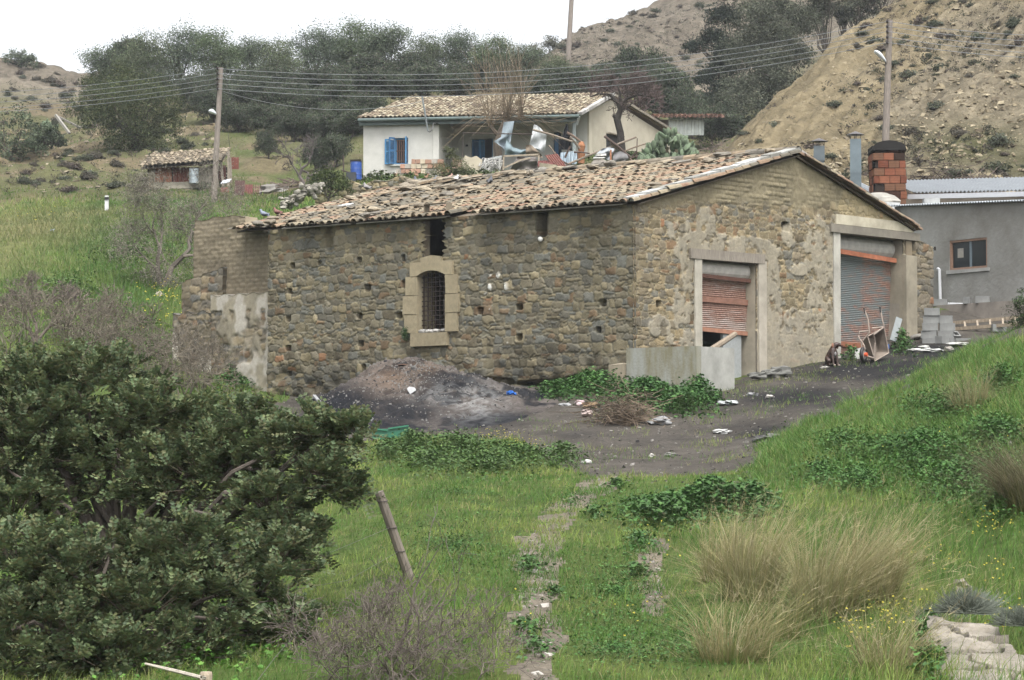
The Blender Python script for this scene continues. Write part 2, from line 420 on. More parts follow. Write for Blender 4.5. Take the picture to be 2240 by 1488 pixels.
# ---- ground colour (real albedo of soil, turf, clay, scree)
def blobs(px, py, L):
    r = np.zeros(px.shape)
    for (x, y, sx, sy, a) in L: r = np.maximum(r, a * np.exp(-((px - x) / sx) ** 2 - ((py - y) / sy) ** 2))
    return r
def ground_colour(X, Y, px, py):
    n1 = fbm(X * .8, Y * .8, 71, 4); n2 = fbm(X * .22, Y * .22, 72, 4); n3 = fbm(X * 3, Y * 3, 73, 3)
    turf = lin(70, 94, 38); turf2 = lin(104, 118, 54); soil = lin(122, 112, 88); brown = lin(102, 102, 66)
    c = turf[None] * (1 - n1.ravel()[:, None]) + turf2[None] * n1.ravel()[:, None]
    Yr = Y.ravel(); pxr = px.ravel(); pyr = py.ravel(); n2r = n2.ravel(); n3r = n3.ravel()
    # banks beyond the road: browner, patchy green
    up = sstep(106, 116, Yr)
    bare = np.clip(.35 + sstep(.38, .54, n2r) + blobs(pxr, pyr, [(120,410,200,55,.8),(60,200,260,90,1.2),(450,270,60,50,.8),(200,300,60,40,.6),(30,380,150,60,.5),(600,215,200,30,.8)]), 0, 1)
    bare = np.maximum(bare, sstep(140, 165, Yr)) * up
    c = c * (1 - bare[:, None]) + (brown * (.75 + .5 * n3r[:, None])) * bare[:, None]
    eb = sstep(.5, .62, fbm(X * .3 + 7, Y * .3, 76, 4).ravel())[:, None] * up[:, None]; c = c * (1 - .8 * eb) + lin(126, 111, 86)[None] * .8 * eb * (.75 + .5 * n3r[:, None])
    dry = blobs(pxr, pyr, [(60,500,190,45,.9),(180,470,120,20,.8),(0,560,120,60,.5)]) * (Yr > 66) * (Yr < 115)
    c = c * (1 - dry[:, None]) + lin(140, 135, 88)[None] * dry[:, None]
    cl = np.maximum(is_clay(X, Y), 0).ravel()
    scree = sstep(.36, .56, n2r * .55 + .45 * sstep(1750, 2200, pxr) - .12 * sstep(300, 60, pyr))
    cc = lin(152, 138, 107)[None] * (.8 + .45 * n3r[:, None]) * (1 - scree[:, None]) + lin(146, 135, 112)[None] * (.6 + .8 * n3r[:, None]) * scree[:, None]
    cc = cc * (1 + .5 * (vnoise((X * .78 - Y * .62).ravel() * 1.3, (X * .62 + Y * .78).ravel() * .12, 83) - .5))[:, None] * (.72 + .56 * fbm(X * 1.5, Y * 1.5, 84, 4).ravel())[:, None]
    gp = blobs(pxr, pyr, [(2130,320,140,45,.75),(2230,360,90,50,.6)]) * (Yr > 84)
    cc = cc * (1 - gp[:, None]) + lin(86, 92, 52)[None] * gp[:, None]
    c = c * (1 - cl[:, None]) + cc * cl[:, None]
    fr = is_far(X, Y).ravel() * (1 - cl)
    fc = lin(136, 126, 110)[None] * (.7 + .6 * n3r[:, None])
    c = c * (1 - fr[:, None]) + fc * fr[:, None]
    return np.clip(c, 0.01, .9)
GC = ground_colour(GX, GY, gpx, gpy)
def road_colour():
    n1 = fbm(GX * .7, GY * .7, 81, 4).ravel(); n3 = fbm(GX * 5, GY * 5, 82, 3).ravel()
    base = lin(100, 94, 86)[None] * (.75 + .5 * n3[:, None])
    px, py = gpx.ravel(), gpy.ravel()
    ash = blobs(px, py, [(760,890,110,38,1.1),(980,925,170,26,.8),(1900,805,230,26,1.7),(2050,772,120,20,1.7),(1740,870,150,24,1.5),(1640,940,90,24,1.3),(1560,900,80,12,.8),(700,930,90,30,.7),(1500,960,90,15,.4),(1250,950,70,14,.5)])
    ash = np.clip(ash * (.15 + 1.0 * n1 + .5 * (n3 - .5)), 0, .88)
    c = base * (.72 + .5 * fbm(GX * 1.6, GY * .8, 85, 4).ravel())[:, None] * (1 - ash[:, None]) + lin(36, 38, 42)[None] * (.7 + .6 * n3[:, None]) * ash[:, None]
    return c
GRC = road_colour()
fr_ = road_m.ravel()[GF].sum(1) >= 3
fp_ = (path_m.ravel()[GF].sum(1) >= 2) & ~fr_
clay_q = (is_clay(GX, GY).ravel()[GF].mean(1) > .5)
far_q = (GY.ravel()[GF].mean(1) > 196) & ~clay_q
def sheet(name, sel, col, mat):
    f = GF[sel]; u, inv = np.unique(f, return_inverse=True)
    o = mk(name, GV.reshape(-1, 3)[u], inv.reshape(f.shape), mat, None, col[u], True)
    return tag(o, kind='structure')
M['turf'] = vmat('turf', rough=1, ns=5, na=.4, bs=20, bump=.8, dist=.05, spec=.1, na2=.2, ns2=.8)
M['clay'] = vmat('clay_slope', rough=1, ns=1.6, na=.22, bs=2.6, bump=1, dist=.3, spec=.05, na2=.16, ns2=.35)
M['scree'] = vmat('far_scree', rough=1, ns=.9, na=.4, bs=1.6, bump=1, dist=.5, spec=.05, na2=.2, ns2=.2)
sheet('ground', ~(fr_ | fp_ | clay_q | far_q), GC, M['turf'])
sheet('dirt_road', fr_, GRC, M['earth'])
PCOL = lin(138, 128, 112)[None] * (.7 + .6 * fbm(GX * 4, GY * 4, 91, 3).reshape(-1, 1))
sheet('footpath', fp_, PCOL, M['earth'])
_cp = np.linspace(1490, 2600, 330); _cy = 74 * np.exp(np.linspace(0, math.log(220 / 74), 720)); HX = (_cp[None] - CX) / F_PX * _cy[:, None]; HY = np.repeat(_cy[:, None], len(_cp), 1); HV = np.stack([HX, HY, ground(HX, HY)], -1); hpx, hpy = proj(HV); HC_ = ground_colour(HX, HY, hpx, hpy)
_i = np.arange(len(_cy) - 1)[:, None] * len(_cp) + np.arange(len(_cp) - 1)[None]; HF = np.stack([_i, _i + 1, _i + len(_cp) + 1, _i + len(_cp)], -1).reshape(-1, 4); HF = HF[is_clay(HX, HY).ravel()[HF].mean(1) > .47]
_u, _v = np.unique(HF, return_inverse=True); cq2 = clay_q & (gpx.ravel()[GF].mean(1) > 2595); _u2, _v2 = np.unique(GF[cq2], return_inverse=True)
tag(mk('clay_hill', np.vstack([HV.reshape(-1, 3)[_u], GV.reshape(-1, 3)[_u2]]), np.concatenate([_v.reshape(HF.shape), _v2.reshape(-1, 4) + len(_u)]), M['clay'], None, np.vstack([HC_[_u], GC[_u2]]), True), kind='structure')
sheet('far_hills', far_q, GC, M['scree'])
# ================================================================ locate points on the ground from the photo
_rows = np.arange(nR)
def ghit(px, py):
    """arrays of photo positions -> ground points (first hit)"""
    px = np.atleast_1d(np.asarray(px, float)); py = np.atleast_1d(np.asarray(py, float))
    c = np.abs(_pxs[None] - px[:, None]).argmin(1)
    m = gpy[:, c] <= py[None]; r = m.argmax(0); r = np.where(m.any(0), r, nR - 1); r0 = np.maximum(r - 1, 0)
    a, b = gpy[r0, c], gpy[r, c]; k = np.clip((a - py) / np.where(np.abs(a - b) < 1e-6, 1, a - b), 0, 1)
    Y = GY[r0, c] + (GY[r, c] - GY[r0, c]) * k; X = (px - CX) / F_PX * Y
    return np.stack([X, Y, ground(X, Y)], 1)
def gp(px, py, dz=0.0):
    p = ghit([px], [py])[0]; p[2] += dz; return p
# ================================================================ the stone barn
CORN = P(1388, 820, 55.0)
AL = math.radians(47.7)
eL = np.array([-math.sin(AL), math.cos(AL), 0]); eG = np.array([math.cos(AL), math.sin(AL), 0])
nL = -eG; nG = -eL          # outward normals of the long wall and the gable wall
O = np.array([CORN[0], CORN[1], 0.0])
def onL(px, py, off=0.0):
    p = hit(px, py, O + nL * off, nL); return float(np.dot(p - O, eL)), float(p[2])
def onG(px, py, off=0.0):
    p = hit(px, py, O + nG * off, nG); return float(np.dot(p - O, eG)), float(p[2])
LL = onL(587, 700)[0]; LG = onG(1990, 500)[0]
ZE = onL(1390, 442)[1]; ZEL = onL(590, 500)[1]
S_AP, Z_AP = onG(1735, 338); S_RE, Z_RE = onG(1985, 494)
print('barn', LL, LG, ZE, ZEL, S_AP, Z_AP, S_RE, Z_RE)

def rubble(n_rows_h, width, z0, z1, seed, wmin=.16, wmax=.5):
    """irregular coursed rubble: seeds with their own width and height"""
    rng = np.random.RandomState(seed); S = []; z = z0
    while z < z1:
        h = rng.uniform(*n_rows_h); x = -rng.uniform(0, .3)
        while x < width + .2:
            w_ = rng.uniform(wmin, wmax) * (.7 + h / n_rows_h[1] * .5)
            if rng.rand() < .3:      # split in two thin stones
                k = rng.uniform(.35, .65)
                S.append((x + w_ / 2, z + h * k / 2, w_, h * k)); S.append((x + w_ / 2 + rng.uniform(-.05, .05), z + h * (k + 1) / 2, w_, h * (1 - k)))
            else: S.append((x + w_ / 2, z + h / 2 + rng.normal(0, .025), w_, h))
            if rng.rand() < .6: S.append((x + w_ + rng.normal(0, .03), z + rng.uniform(0, h), rng.uniform(.06, .12), rng.uniform(.04, .07)))
            x += w_
        z += h
    S = np.array(S); S[:, :2] += rng.normal(0, .022, (len(S), 2))
    return S
STONES = np.array([lin(*c, .64) for c in [(120,110,90),(112,104,88),(128,116,92),(104,98,86),(106,103,95),(138,124,96),(120,98,74),(102,96,84),(146,132,104),(128,106,82),(110,108,100),(116,106,84),(102,92,74),(124,114,96),(142,104,74)]])
SW = np.array([14,14,12,10,9,8,6,6,5,3,8,12,9,10,1.1]); SW = SW / SW.sum()
def wall_grid(t0, t1, z0, ztop, res, seeds, seed, keep=None, relief=None, tint=None, mortar=lin(124,117,99,.64), mort=.15, depth=.042, warp=.85):
    """one dense relief sheet: t along wall, z up, returns t,z,out-depth,colour,faces"""
    rng = np.random.RandomState(seed)
    nt_ = int((t1 - t0) / res); zmax = max(ztop(t0), ztop(t1), *[ztop(t0 + (t1 - t0) * k / 8) for k in range(9)])
    nz = int((zmax - z0) / res)
    tt = np.linspace(t0, t1, nt_ + 1); k = np.linspace(0, 1, nz + 1)
    T = np.repeat(tt[None], nz + 1, 0); ZT = np.array([ztop(q) for q in tt])
    Z = z0 + (ZT - z0)[None] * k[:, None]
    t, z = T.ravel(), Z.ravel()
    tw = t + (fbm(t * 5, z * 5, seed, 3) - .5) * .13 * warp; zw = z + (fbm(t * 5 + 50, z * 5, seed + 1, 3) - .5) * .11 * warp
    F1 = np.full(len(t), 9.0); F2 = np.full(len(t), 9.0); I1 = np.zeros(len(t), int)
    order = np.argsort(z, kind='stable'); sz = np.argsort(seeds[:, 1]); sd = seeds[sz]
    for a in range(0, len(t), 3000):
        ix = order[a:a + 3000]; zl, zh = zw[ix].min() - .5, zw[ix].max() + .5
        m0, m1 = np.searchsorted(sd[:, 1], [zl, zh]); q = sd[m0:m1]
        if len(q) < 2: continue
        dx = np.abs(tw[ix][:, None] - q[None, :, 0]) / q[None, :, 2] * 2; dz = np.abs(zw[ix][:, None] - q[None, :, 1]) / q[None, :, 3] * 2
        d = (dx ** 4.5 + dz ** 4.5) ** (1 / 4.5)
        p = np.argpartition(d, 1, axis=1)[:, :2]; r = np.arange(len(ix)); da, db = d[r, p[:, 0]], d[r, p[:, 1]]
        sw = da > db; F1[ix] = np.where(sw, db, da); F2[ix] = np.where(sw, da, db)
        I1[ix] = sz[m0 + np.where(sw, p[:, 1], p[:, 0])]
    e = F2 - F1
    ns_ = len(seeds); cid = rng.choice(len(STONES), ns_, p=SW); bright = rng.uniform(.85, 1.12, ns_); bulge = rng.uniform(.35, 1.2, ns_)
    st = sstep(mort * .35, mort * 1.6, e)
    big = np.minimum(seeds[:, 2], seeds[:, 3])[I1]
    d = st * depth * bulge[I1] * (.6 + big * 1.6) * (.75 + .25 * np.clip(1.1 - F1, 0, 1)) + (fbm(t * 14, z * 14, seed + 5, 3) - .5) * .016
    mp = fbm(t * 1.3, z * 1.3, seed + 6, 3)             # some joints are washed out, some are full
    d -= (1 - st) * .016 * sstep(.5, .65, mp)
    c = STONES[cid][I1] * bright[I1][:, None] * (.86 + .28 * fbm(t * 9, z * 9, seed + 8, 3))[:, None]
    mc = mortar[None] * (.74 + .56 * mp)[:, None]
    c = mc * (1 - st[:, None]) + c * st[:, None]
    c *= (.86 + .28 * fbm(t * .8, z * .8, seed + 9, 3))[:, None]
    if relief is not None: d = relief(t, z, d)
    if tint is not None: c, d = tint(t, z, c, d, st)
    i = np.arange(nz)[:, None] * (nt_ + 1) + np.arange(nt_)[None]
    Fq = np.stack([i, i + 1, i + nt_ + 2, i + nt_ + 1], -1).reshape(-1, 4)
    if keep is not None:
        tc = t[Fq].mean(1); zc = z[Fq].mean(1); Fq = Fq[keep(tc, zc)]
    return t, z, d, np.clip(c, .01, .9), Fq
barn = thing('stone_barn', 'long rubble stone barn with tiled roof and two rusty roller doors in its gable', 'barn', O + np.array([0, 0, 1.0]))
def bsum(t, z, L, fn, p=5.0):
    """largest falloff of boxes (tc,zc,ht,hz) -> 1 inside, 0 outside"""
    r = np.zeros(len(t))
    for (a, b, ha, hb) in L:
        q = (np.abs(t - a) / ha) ** p + (np.abs(z - b) / hb) ** p
        r = np.maximum(r, 1 - (sstep(.7, 1.3, q) if p < 4 else sstep(.75, 1.5, q)))
    return r
def pxbox(on, x, y, w_, h):
    a = on(x - w_ / 2, y + h / 2); b = on(x + w_ / 2, y - h / 2)
    return ((a[0] + b[0]) / 2, (a[1] + b[1]) / 2, abs(a[0] - b[0]) / 2, abs(a[1] - b[1]) / 2)
ramp_ = lambda n: (lambda t, z: n)
# ---- long wall
holesL = [pxbox(onL, *h) for h in [(787,569,10,11),(805,630,13,16),(641,582,9,12),(635,638,9,12),(632,697,11,13),(632,762,12,11),(632,817,10,9),(787,692,10,12),(790,752,12,12),(798,806,11,16),(883,565,9,14),(884,622,9,16),(874,690,13,14),(1052,680,13,14),(1137,672,14,14),(1137,738,14,14),(1320,663,14,14),(1310,722,11,14),(700,575,8,8),(935,512,6,6)]]
slitL = [pxbox(onL, 722, 525, 17, 58)]; slitR = [pxbox(onL, 1187, 488, 21, 60)]
gapL = pxbox(onL, 951, 513, 35, 100); winL = pxbox(onL, 948, 661, 62, 136)
erode = [pxbox(onL, 1290, 828, 90, 22), pxbox(onL, 1190, 838, 120, 18), pxbox(onL, 1075, 836, 90, 22)]
def keepL(t, z):
    w1 = (np.abs(t - winL[0]) < winL[2]) & (np.abs(z - winL[1]) < winL[3])
    rag = .05 * np.sin(z * 23) + .05 * np.sin(z * 51 + 1)
    w2 = (np.abs(t - gapL[0] + rag) < gapL[2] * 1.25) & (z > gapL[1] - gapL[3]) & (z < gapL[1] + gapL[3] * 1.4)
    return ~(w1 | w2)
def reliefL(t, z, d):
    d = d - .5 * bsum(t, z, holesL, None) - .16 * bsum(t, z, slitL, None) - .3 * bsum(t, z, slitR, None)
    d = d - .32 * bsum(t, z, erode, None, 2) * (.5 + vnoise(t * 4, z * 6, 5))
    low = 1 - sstep(1.2, 2.6, z)
    d = d + low * .05 * (fbm(t * 3, z * 3, 8, 2) - .5) * 4 - .1 * np.clip(ZE - 3.6 - z, 0, 1) * 0
    return d
def tintL(t, z, c, d, st):
    soot = np.clip(bsum(t, z, [pxbox(onL, 1187, 480, 30, 110)], None, 2) * .8, 0, 1)
    c = c * (1 - .6 * soot[:, None])
    stain = sstep(.5, .66, fbm(t * 1.1, z * .45, 401, 3)) * sstep(3.4, 5.2, z)
    c = c * (1 - .35 * stain[:, None])
    foot_dark = (1 - sstep(1.3, 2.7, z)) * sstep(.35, .6, fbm(t * .7, z * .9, 402, 3)); c = c * (1 - .42 * foot_dark[:, None])  # patchy darker tone towards the foot of the wall
    c = c * np.array([.96, 1.0, .97])
    wl = sstep(.66, .72, fbm(t * 3.3, z * 3.3, 403, 4)) * bsum(t, z, [pxbox(onL, 1085, 650, 60, 110), pxbox(onL, 1090, 740, 60, 40), pxbox(onL, 885, 660, 30, 80)], None, 2) * (d > -.1)
    c = c * (1 - wl[:, None]) + lin(205, 200, 188, .6) * wl[:, None]
    return c, d + wl * .02
seedsL = rubble((.08, .26), 13, .2, 6.2, 11, .12, .39)
topL = lambda t: ZE + (ZEL - ZE) * t / LL - .05
tL, zL, dL, cL, fL = wall_grid(-.06, LL, .3, topL, .021, seedsL, 101, keepL, reliefL, tintL)
VL = O[None] + eL[None] * tL[:, None] + nL[None] * dL[:, None]; VL[:, 2] = zL
mk('long_wall', VL, fL[:, ::-1], M['stone'], barn, cL, True)
# ---- gable wall
holesG = [pxbox(onG, *h) for h in [(1440,665,11,13),(1718,497,17,18)]]
DOOR1 = (onG(1531, 560)[0], onG(1652, 560)[0], onG(1590, 563)[1]); DOOR2 = (onG(1833, 510)[0], onG(1974, 530)[0], onG(1900, 515)[1])
ZEG = 5.52
def topG(s): return (ZE + (Z_AP - ZE) * s / S_AP if s < S_AP else Z_AP + (Z_RE - Z_AP) * (s - S_AP) / (S_RE - S_AP)) - .06
d1b = onG(1590, 840)[1] - .3
def keepG(t, z):
    a = (t > DOOR1[0]) & (t < DOOR1[1]) & (z < DOOR1[2]); b = (t > DOOR2[0]) & (t < DOOR2[1]) & (z < DOOR2[2])
    return ~(a | b)
def reliefG(t, z, d): return d - .45 * bsum(t, z, holesG, None)
zm0, zm1 = onG(1400, 437)[1], onG(1640, 428)[1]
def plG(L, sc, th, sd):
    return lambda t, z: sstep(th - .08, th + .07, (fbm(t * sc, z * sc, sd, 5) * .62 + fbm(t * 7, z * 7, sd + 3, 3) * .3) + .34 * bsum(t, z, [pxbox(onG, *q) for q in L], None, 2))
pl1 = plG([(1543,497,44,90),(1478,512,40,50),(1560,535,170,40),(1490,540,40,60),(1500,560,30,160),(1500,690,60,150),(1440,715,50,50),(1640,545,150,40),(1725,515,40,50),(1690,690,40,260),(1790,560,70,180),(1790,700,60,190),(1760,765,110,90),(1830,560,60,200),(1700,760,90,110),(1745,590,50,25),(1500,745,90,30),(1740,700,60,50)], 4.6, .735, 501)
pl2 = plG([(1700,770,240,90),(1800,740,120,120),(1690,640,30,200)], 3.0, .70, 502)
def tintG(t, z, c, d, st):
    mud = sstep(-.12, .12, z - (np.interp(t, [0, 2.4, 6.2, 8.2, 8.6, 9.4], [5.35, 5.62, 5.75, 5.9, 6.6, 9]) + (fbm(t * 2, z * 2, 511, 3) - .5) * .5))
    # mud bricks: thin regular courses, many of them worn away
    row = np.floor(z / .115); fz = z / .115 - row; ft = t / .3 + .5 * (row % 2) + .3 * _hash(row, row * 0, 5); fx = ft - np.floor(ft)
    hid = _hash(np.floor(ft), row, 7)
    jt = np.minimum(sstep(0, .22, fz) * sstep(1, .78, fz), sstep(0, .08, fx) * sstep(1, .92, fx))
    md = .03 * jt * (.2 + hid) * sstep(.35, .6, fbm(t * 1.4, z * 1.4, 512, 3)) + (fbm(t * 9, z * 9, 513, 3) - .5) * .03 + .02
    mc = lin(130, 120, 94, .62)[None] * (.9 + .16 * hid[:, None] * jt[:, None]) * (.8 + .4 * fbm(t * 2.5, z * 5, 514, 4)[:, None])
    # pale squared blocks at the right shoulder
    blk = bsum(t, z, [pxbox(onG, 1890, 452, 130, 75)], None, 2)
    c = c * (1 - .5 * blk[:, None]) + lin(165, 152, 118, .6)[None] * .5 * blk[:, None]
    # earthen pointing, warmer to the right
    c = c * np.array([1.05, 1.02, .93]) * 1.04
    c = c * (1 - mud[:, None]) + mc * mud[:, None]; d = d * (1 - mud) + md * mud
    p = np.maximum(pl1(t, z), pl2(t, z)) * (1 - mud) * (z < 5.7) * .82
    pc = lin(152, 144, 124, .62)[None] * (.75 + .4 * fbm(t * 3, z * 3, 515, 4)[:, None])
    g = sstep(.42, .62, fbm(t * .9, z * .9, 516, 3)); pc = pc * (1 - .35 * g[:, None]) + lin(134, 128, 114, .6) * .35 * g[:, None]
    c = c * (1 - p[:, None]) + pc * p[:, None]
    d = d * (1 - p) + p * (.038 + .012 * fbm(t * 8, z * 8, 517, 3))
    return c, d
seedsG = rubble((.09, .24), 13, .2, 7.4, 12, .13, .38)
WG = LG + .05
tG, zG, dG, cG, fG = wall_grid(-.06, WG, .5, topG, .022, seedsG, 102, keepG, reliefG, tintG, lin(150,141,116,.64), .13, .036, .6)
VG = O[None] + eG[None] * tG[:, None] + nG[None] * dG[:, None]; VG[:, 2] = zG
gable_wall = mk('gable_wall', VG, fG, M['stone'], barn, cG, True)
# ---- backs of the walls, reveals, the two hidden walls, floor
def W(a, b, z): 
    q = O + eL * a + eG * b; return np.array([q[0], q[1], z])
TH = .55; dk = lin(120, 110, 92, .6)
mb = MB()
def sheetwall(mb, p0, p1, z0, zt0, zt1, hole, col, n=40, m=22):
    """flat wall with rectangular openings: hole(s,z)->bool on cell centres"""
    V = []; 
    for i in range(n + 1):
        k = i / n; 
        for j in range(m + 1): 
            q = np.asarray(p0) * (1 - k) + np.asarray(p1) * k; V.append((q[0], q[1], z0 + ((zt0(k) if callable(zt0) else zt0) - z0) * j / m))
    Fq = []
    for i in range(n):
        for j in range(m):
            a = np.mean([V[i * (m + 1) + j], V[(i + 1) * (m + 1) + j + 1]], axis=0)
            if hole is None or not hole((i + .5) / n, a[2]): Fq.append((i * (m + 1) + j, (i + 1) * (m + 1) + j, (i + 1) * (m + 1) + j + 1, i * (m + 1) + j + 1))
    mb.add(V, np.array(Fq), col)
def hL(k, z):
    t = TH + k * (LL - 2 * TH)
    return (abs(t - winL[0]) < winL[2] and abs(z - winL[1]) < winL[3]) or (abs(t - gapL[0] - .5) < gapL[2] + .9 and z > gapL[1] - gapL[3])
def hG(k, z):
    t = TH + k * (LG - 2 * TH)
    return (DOOR1[0] < t < DOOR1[1] and z < DOOR1[2]) or (DOOR2[0] < t < DOOR2[1] and z < DOOR2[2])
sheetwall(mb, W(TH, TH, 0), W(LL - TH, TH, 0), .3, lambda k: topL(TH + k * (LL - 2 * TH)) + .1, 0, hL, dk, 120, 60)
sheetwall(mb, W(TH, TH, 0), W(TH, LG - TH, 0), .3, lambda k: topG(TH + k * (LG - 2 * TH)) - .05, 0, hG, dk, 120, 60)
sheetwall(mb, W(LL, 0, 0), W(LL, LG, 0), .3, lambda k: topG(k * LG) - .05, 0, None, dk)
sheetwall(mb, W(0, LG, 0), W(LL, LG, 0), .3, Z_RE - .1, 0, None, dk)
def tunnel(mb, o, a, n, s0, s1, z0, z1, dep, col):
    """jambs, head and sill of an opening, dep metres inwards"""
    A, B, C, D = [np.r_[(o + a * s)[:2], z] for s, z in ((s0, z0), (s1, z0), (s1, z1), (s0, z1))]
    Q = np.array([A, B, C, D]); V = np.vstack([Q + n * .0, Q - n * dep]); i = np.arange(4); j = (i + 1) % 4
    mb.add(V, np.stack([i, j, j + 4, i + 4], 1), col)
tunnel(mb, O, eL, nL, winL[0] - winL[2], winL[0] + winL[2], winL[1] - winL[3], winL[1] + winL[3], TH, lin(150, 140, 115, .6))
tunnel(mb, O, eL, nL, gapL[0] - gapL[2] * 1.4, gapL[0] + gapL[2] * 1.4, gapL[1] - gapL[3], gapL[1] + gapL[3] * 1.4, .22, dk)
tunnel(mb, O, eG, nG, DOOR1[0], DOOR1[1], .5, DOOR1[2], TH, lin(150, 142, 124, .6))
tunnel(mb, O, eG, nG, DOOR2[0], DOOR2[1], .5, DOOR2[2], TH, lin(135, 128, 115, .6))
mb.build('inner_walls', M['concrete'], barn)
mb = MB(); mb.obox(W(.2, .2, .5), eL * (LL - .4), eG * (LG - .4), Z3 * .5, lin(110, 105, 95)); mb.build('floor', M['concrete'], barn)
# ---- dressed window surround
sc_ = lin(150, 138, 110, .6)
win = MB(); zb = onL(948, 728)[1]; zt = onL(948, 592)[1]; t_l = onL(917, 660)[0]; t_r = onL(979, 660)[0]
def blockL(mb, ta, tb, za, zb_, out, ins, col):
    p = O + eL * ta + nL * out; mb.obox(np.r_[p[:2], za], eL * (tb - ta), -nL * (out + ins), Z3 * (zb_ - za), col * random.uniform(.88, 1.08), .008)
t_lo = onL(890, 660)[0]; t_ro = onL(1005, 660)[0]; zs = onL(948, 757)[1]; zbk = np.linspace(zb, onL(948, 603)[1], 4)
for k in range(3):
    j1 = [.0, .06, -.03][k]
    blockL(win, t_lo + j1, t_l - .0, zbk[k] + .006, zbk[k + 1] - .006, .09, .2, sc_)
    blockL(win, t_r, t_ro - j1 * .7, zbk[k] + .006, zbk[k + 1] - .006, .09, .2, sc_)
blockL(win, onL(905, 742)[0], onL(984, 742)[0], zs, zb, .13, .5, sc_ * .95)
# segmental arch head of three stones
tm = (t_l + t_r) / 2; hw = (t_l - t_r) / 2; zsp = zbk[3]; ris = zt - zsp; how = (t_lo - t_ro) / 2; zto = onL(948, 564)[1]
def archpoly(k0, k1):
    lo = [(tm + hw * (1 - 2 * k), zsp + ris * (1 - (1 - 2 * k) ** 2)) for k in np.linspace(k0, k1, 7)]
    return lo
def arch(mb, k0, k1, tops):
    poly = archpoly(k0, k1) + tops
    pts = np.array([np.r_[(O + eL * a + nL * .1)[:2], b] for a, b in poly]); mb.prism(pts, -nL * .35, sc_ * random.uniform(.95, 1.06))
arch(win, 0, .16, [(tm + hw * .72, zto - .1), (tm + how * .8, zto - .1), (tm + how * .8, zsp), ])
arch(win, .17, .83, [(tm - hw * .75, zto + .0), (tm, zto + .06), (tm + hw * .75, zto)])
arch(win, .84, 1, [(tm - how * .8, zsp), (tm - how * .8, zto - .1), (tm - hw * .72, zto - .1)])
wsur = win.build('window', M['stone'], barn); wsur['label'] = 'arched barred window with dressed stone surround'
gr = MB(); rc = lin(58, 44, 38)
for k in range(7):
    a = t_l + (t_r - t_l) * (k + .5) / 7; p = O + eL * a - nL * .1; zz = zsp + ris * (1 - ((a - tm) / hw) ** 2)
    gr.bar(np.r_[p[:2], zb], np.r_[p[:2], zz], .022, .022, rc, up=eL)
for k in range(12):
    z = zb + (zsp - zb) * (k + .7) / 12; p = O - nL * .1; gr.bar(np.r_[(p + eL * t_l)[:2], z], np.r_[(p + eL * t_r)[:2], z], .02, .02, rc)
gr.build('grille', M['rust'], wsur)
rb = MB()
for k in range(9): rb.blob(np.r_[(O + eL * (t_l + (t_r - t_l) * random.random()) - nL * .02)[:2], zb + .04], (.09, .07, .05), lin(215, 212, 205) * random.uniform(.6, 1), k)
rb.build('rubble_on_sill', M['plain'], wsur)
# ---- roof of hand laid barrel tiles
TILEC = np.array([lin(*c, 1.08) for c in [(184,162,132),(192,156,126),(182,146,118),(170,152,126),(160,148,128),(150,143,130),(186,172,146),(138,132,120),(184,138,112),(196,180,152)]])
def tile_field(mb, o, et, er, nn, nt_, nr, pt, pr, R, seed, colfn, skip=None, Ln=.46, jit=1.0, seg=5, channel=True):
    jc = .62 if jit <= 1 else 1
    rng = np.random.RandomState(seed); V = []; Fq = []; C = []; n0 = 0
    an = np.linspace(0, math.pi, seg + 1)
    for kind in ((1, -1) if channel else (1,)):
        for i in range(nt_):
            dcol = rng.normal(0, .012 * jit)
            for j in range(nr):
                if skip is not None and skip(i, j, rng): continue
                ct = i * pt + (0 if kind > 0 else pt / 2) + dcol + rng.normal(0, .012 * jit); cr = j * pr + rng.normal(0, .025 * jit)
                yaw = rng.normal(0, .035 * jit); lift = abs(rng.normal(0, .008 * jit)); rr = R * rng.uniform(.92, 1.06)
                if rng.rand() < .05 * jit: yaw += rng.normal(0, .25); lift += .03
                base = o + et * ct + er * cr
                a = er * math.cos(yaw) + et * math.sin(yaw); b = et * math.cos(yaw) - er * math.sin(yaw)
                col = colfn(i, j, rng); col = col * (1 - jc) + np.mean(col) * np.array([1.13, 1, .8]) * jc * .5 + col * jc * .5; col = col * [.87, .86, .79] * rng.uniform(.9, 1.06) * (.92 if kind < 0 else 1)
                th = .016; rings = []
                for (q, rad, up_) in ((0, rr, .016 + lift), (Ln, rr * .86, .0 + lift)):
                    c = base + a * q + nn * (up_ if kind > 0 else up_ * .6 + .062)
                    for rad_ in (rad, rad - th):
                        rings.append(c + np.outer(np.cos(an) * rad_, b) + np.outer(np.sin(an) * rad_ * kind * (.85 if kind > 0 else .3), nn))
                v = np.concatenate(rings); m = seg + 1; ii = np.arange(seg)
                f = [np.stack([ii, ii + 1, 2 * m + ii + 1, 2 * m + ii], 1), np.stack([m + ii + 1, m + ii, 3 * m + ii, 3 * m + ii + 1], 1), np.stack([ii + 1, ii, m + ii, m + ii + 1], 1)]
                V.append(v); Fq.append(np.concatenate(f) + n0); n0 += len(v)
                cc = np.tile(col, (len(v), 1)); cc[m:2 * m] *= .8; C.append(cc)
    mb.add(np.concatenate(V), np.concatenate(Fq), np.concatenate(C))
OVH = .28
zR0 = ZE; eave0 = W(-.12, -OVH, ZE - .02 + .0)
er = np.r_[eG[:2] * S_AP, Z_AP - ZE]; SL = np.linalg.norm(er) + OVH; er = er / np.linalg.norm(er); nn = np.cross(er, eL) if np.cross(er, eL)[2] > 0 else np.cross(eL, er); nn /= np.linalg.norm(nn)
eaveP = W(-.12, 0, ZE + .03) - er * OVH
etl = np.r_[eL[:2] * LL, ZEL - ZE]; etl /= np.linalg.norm(etl)
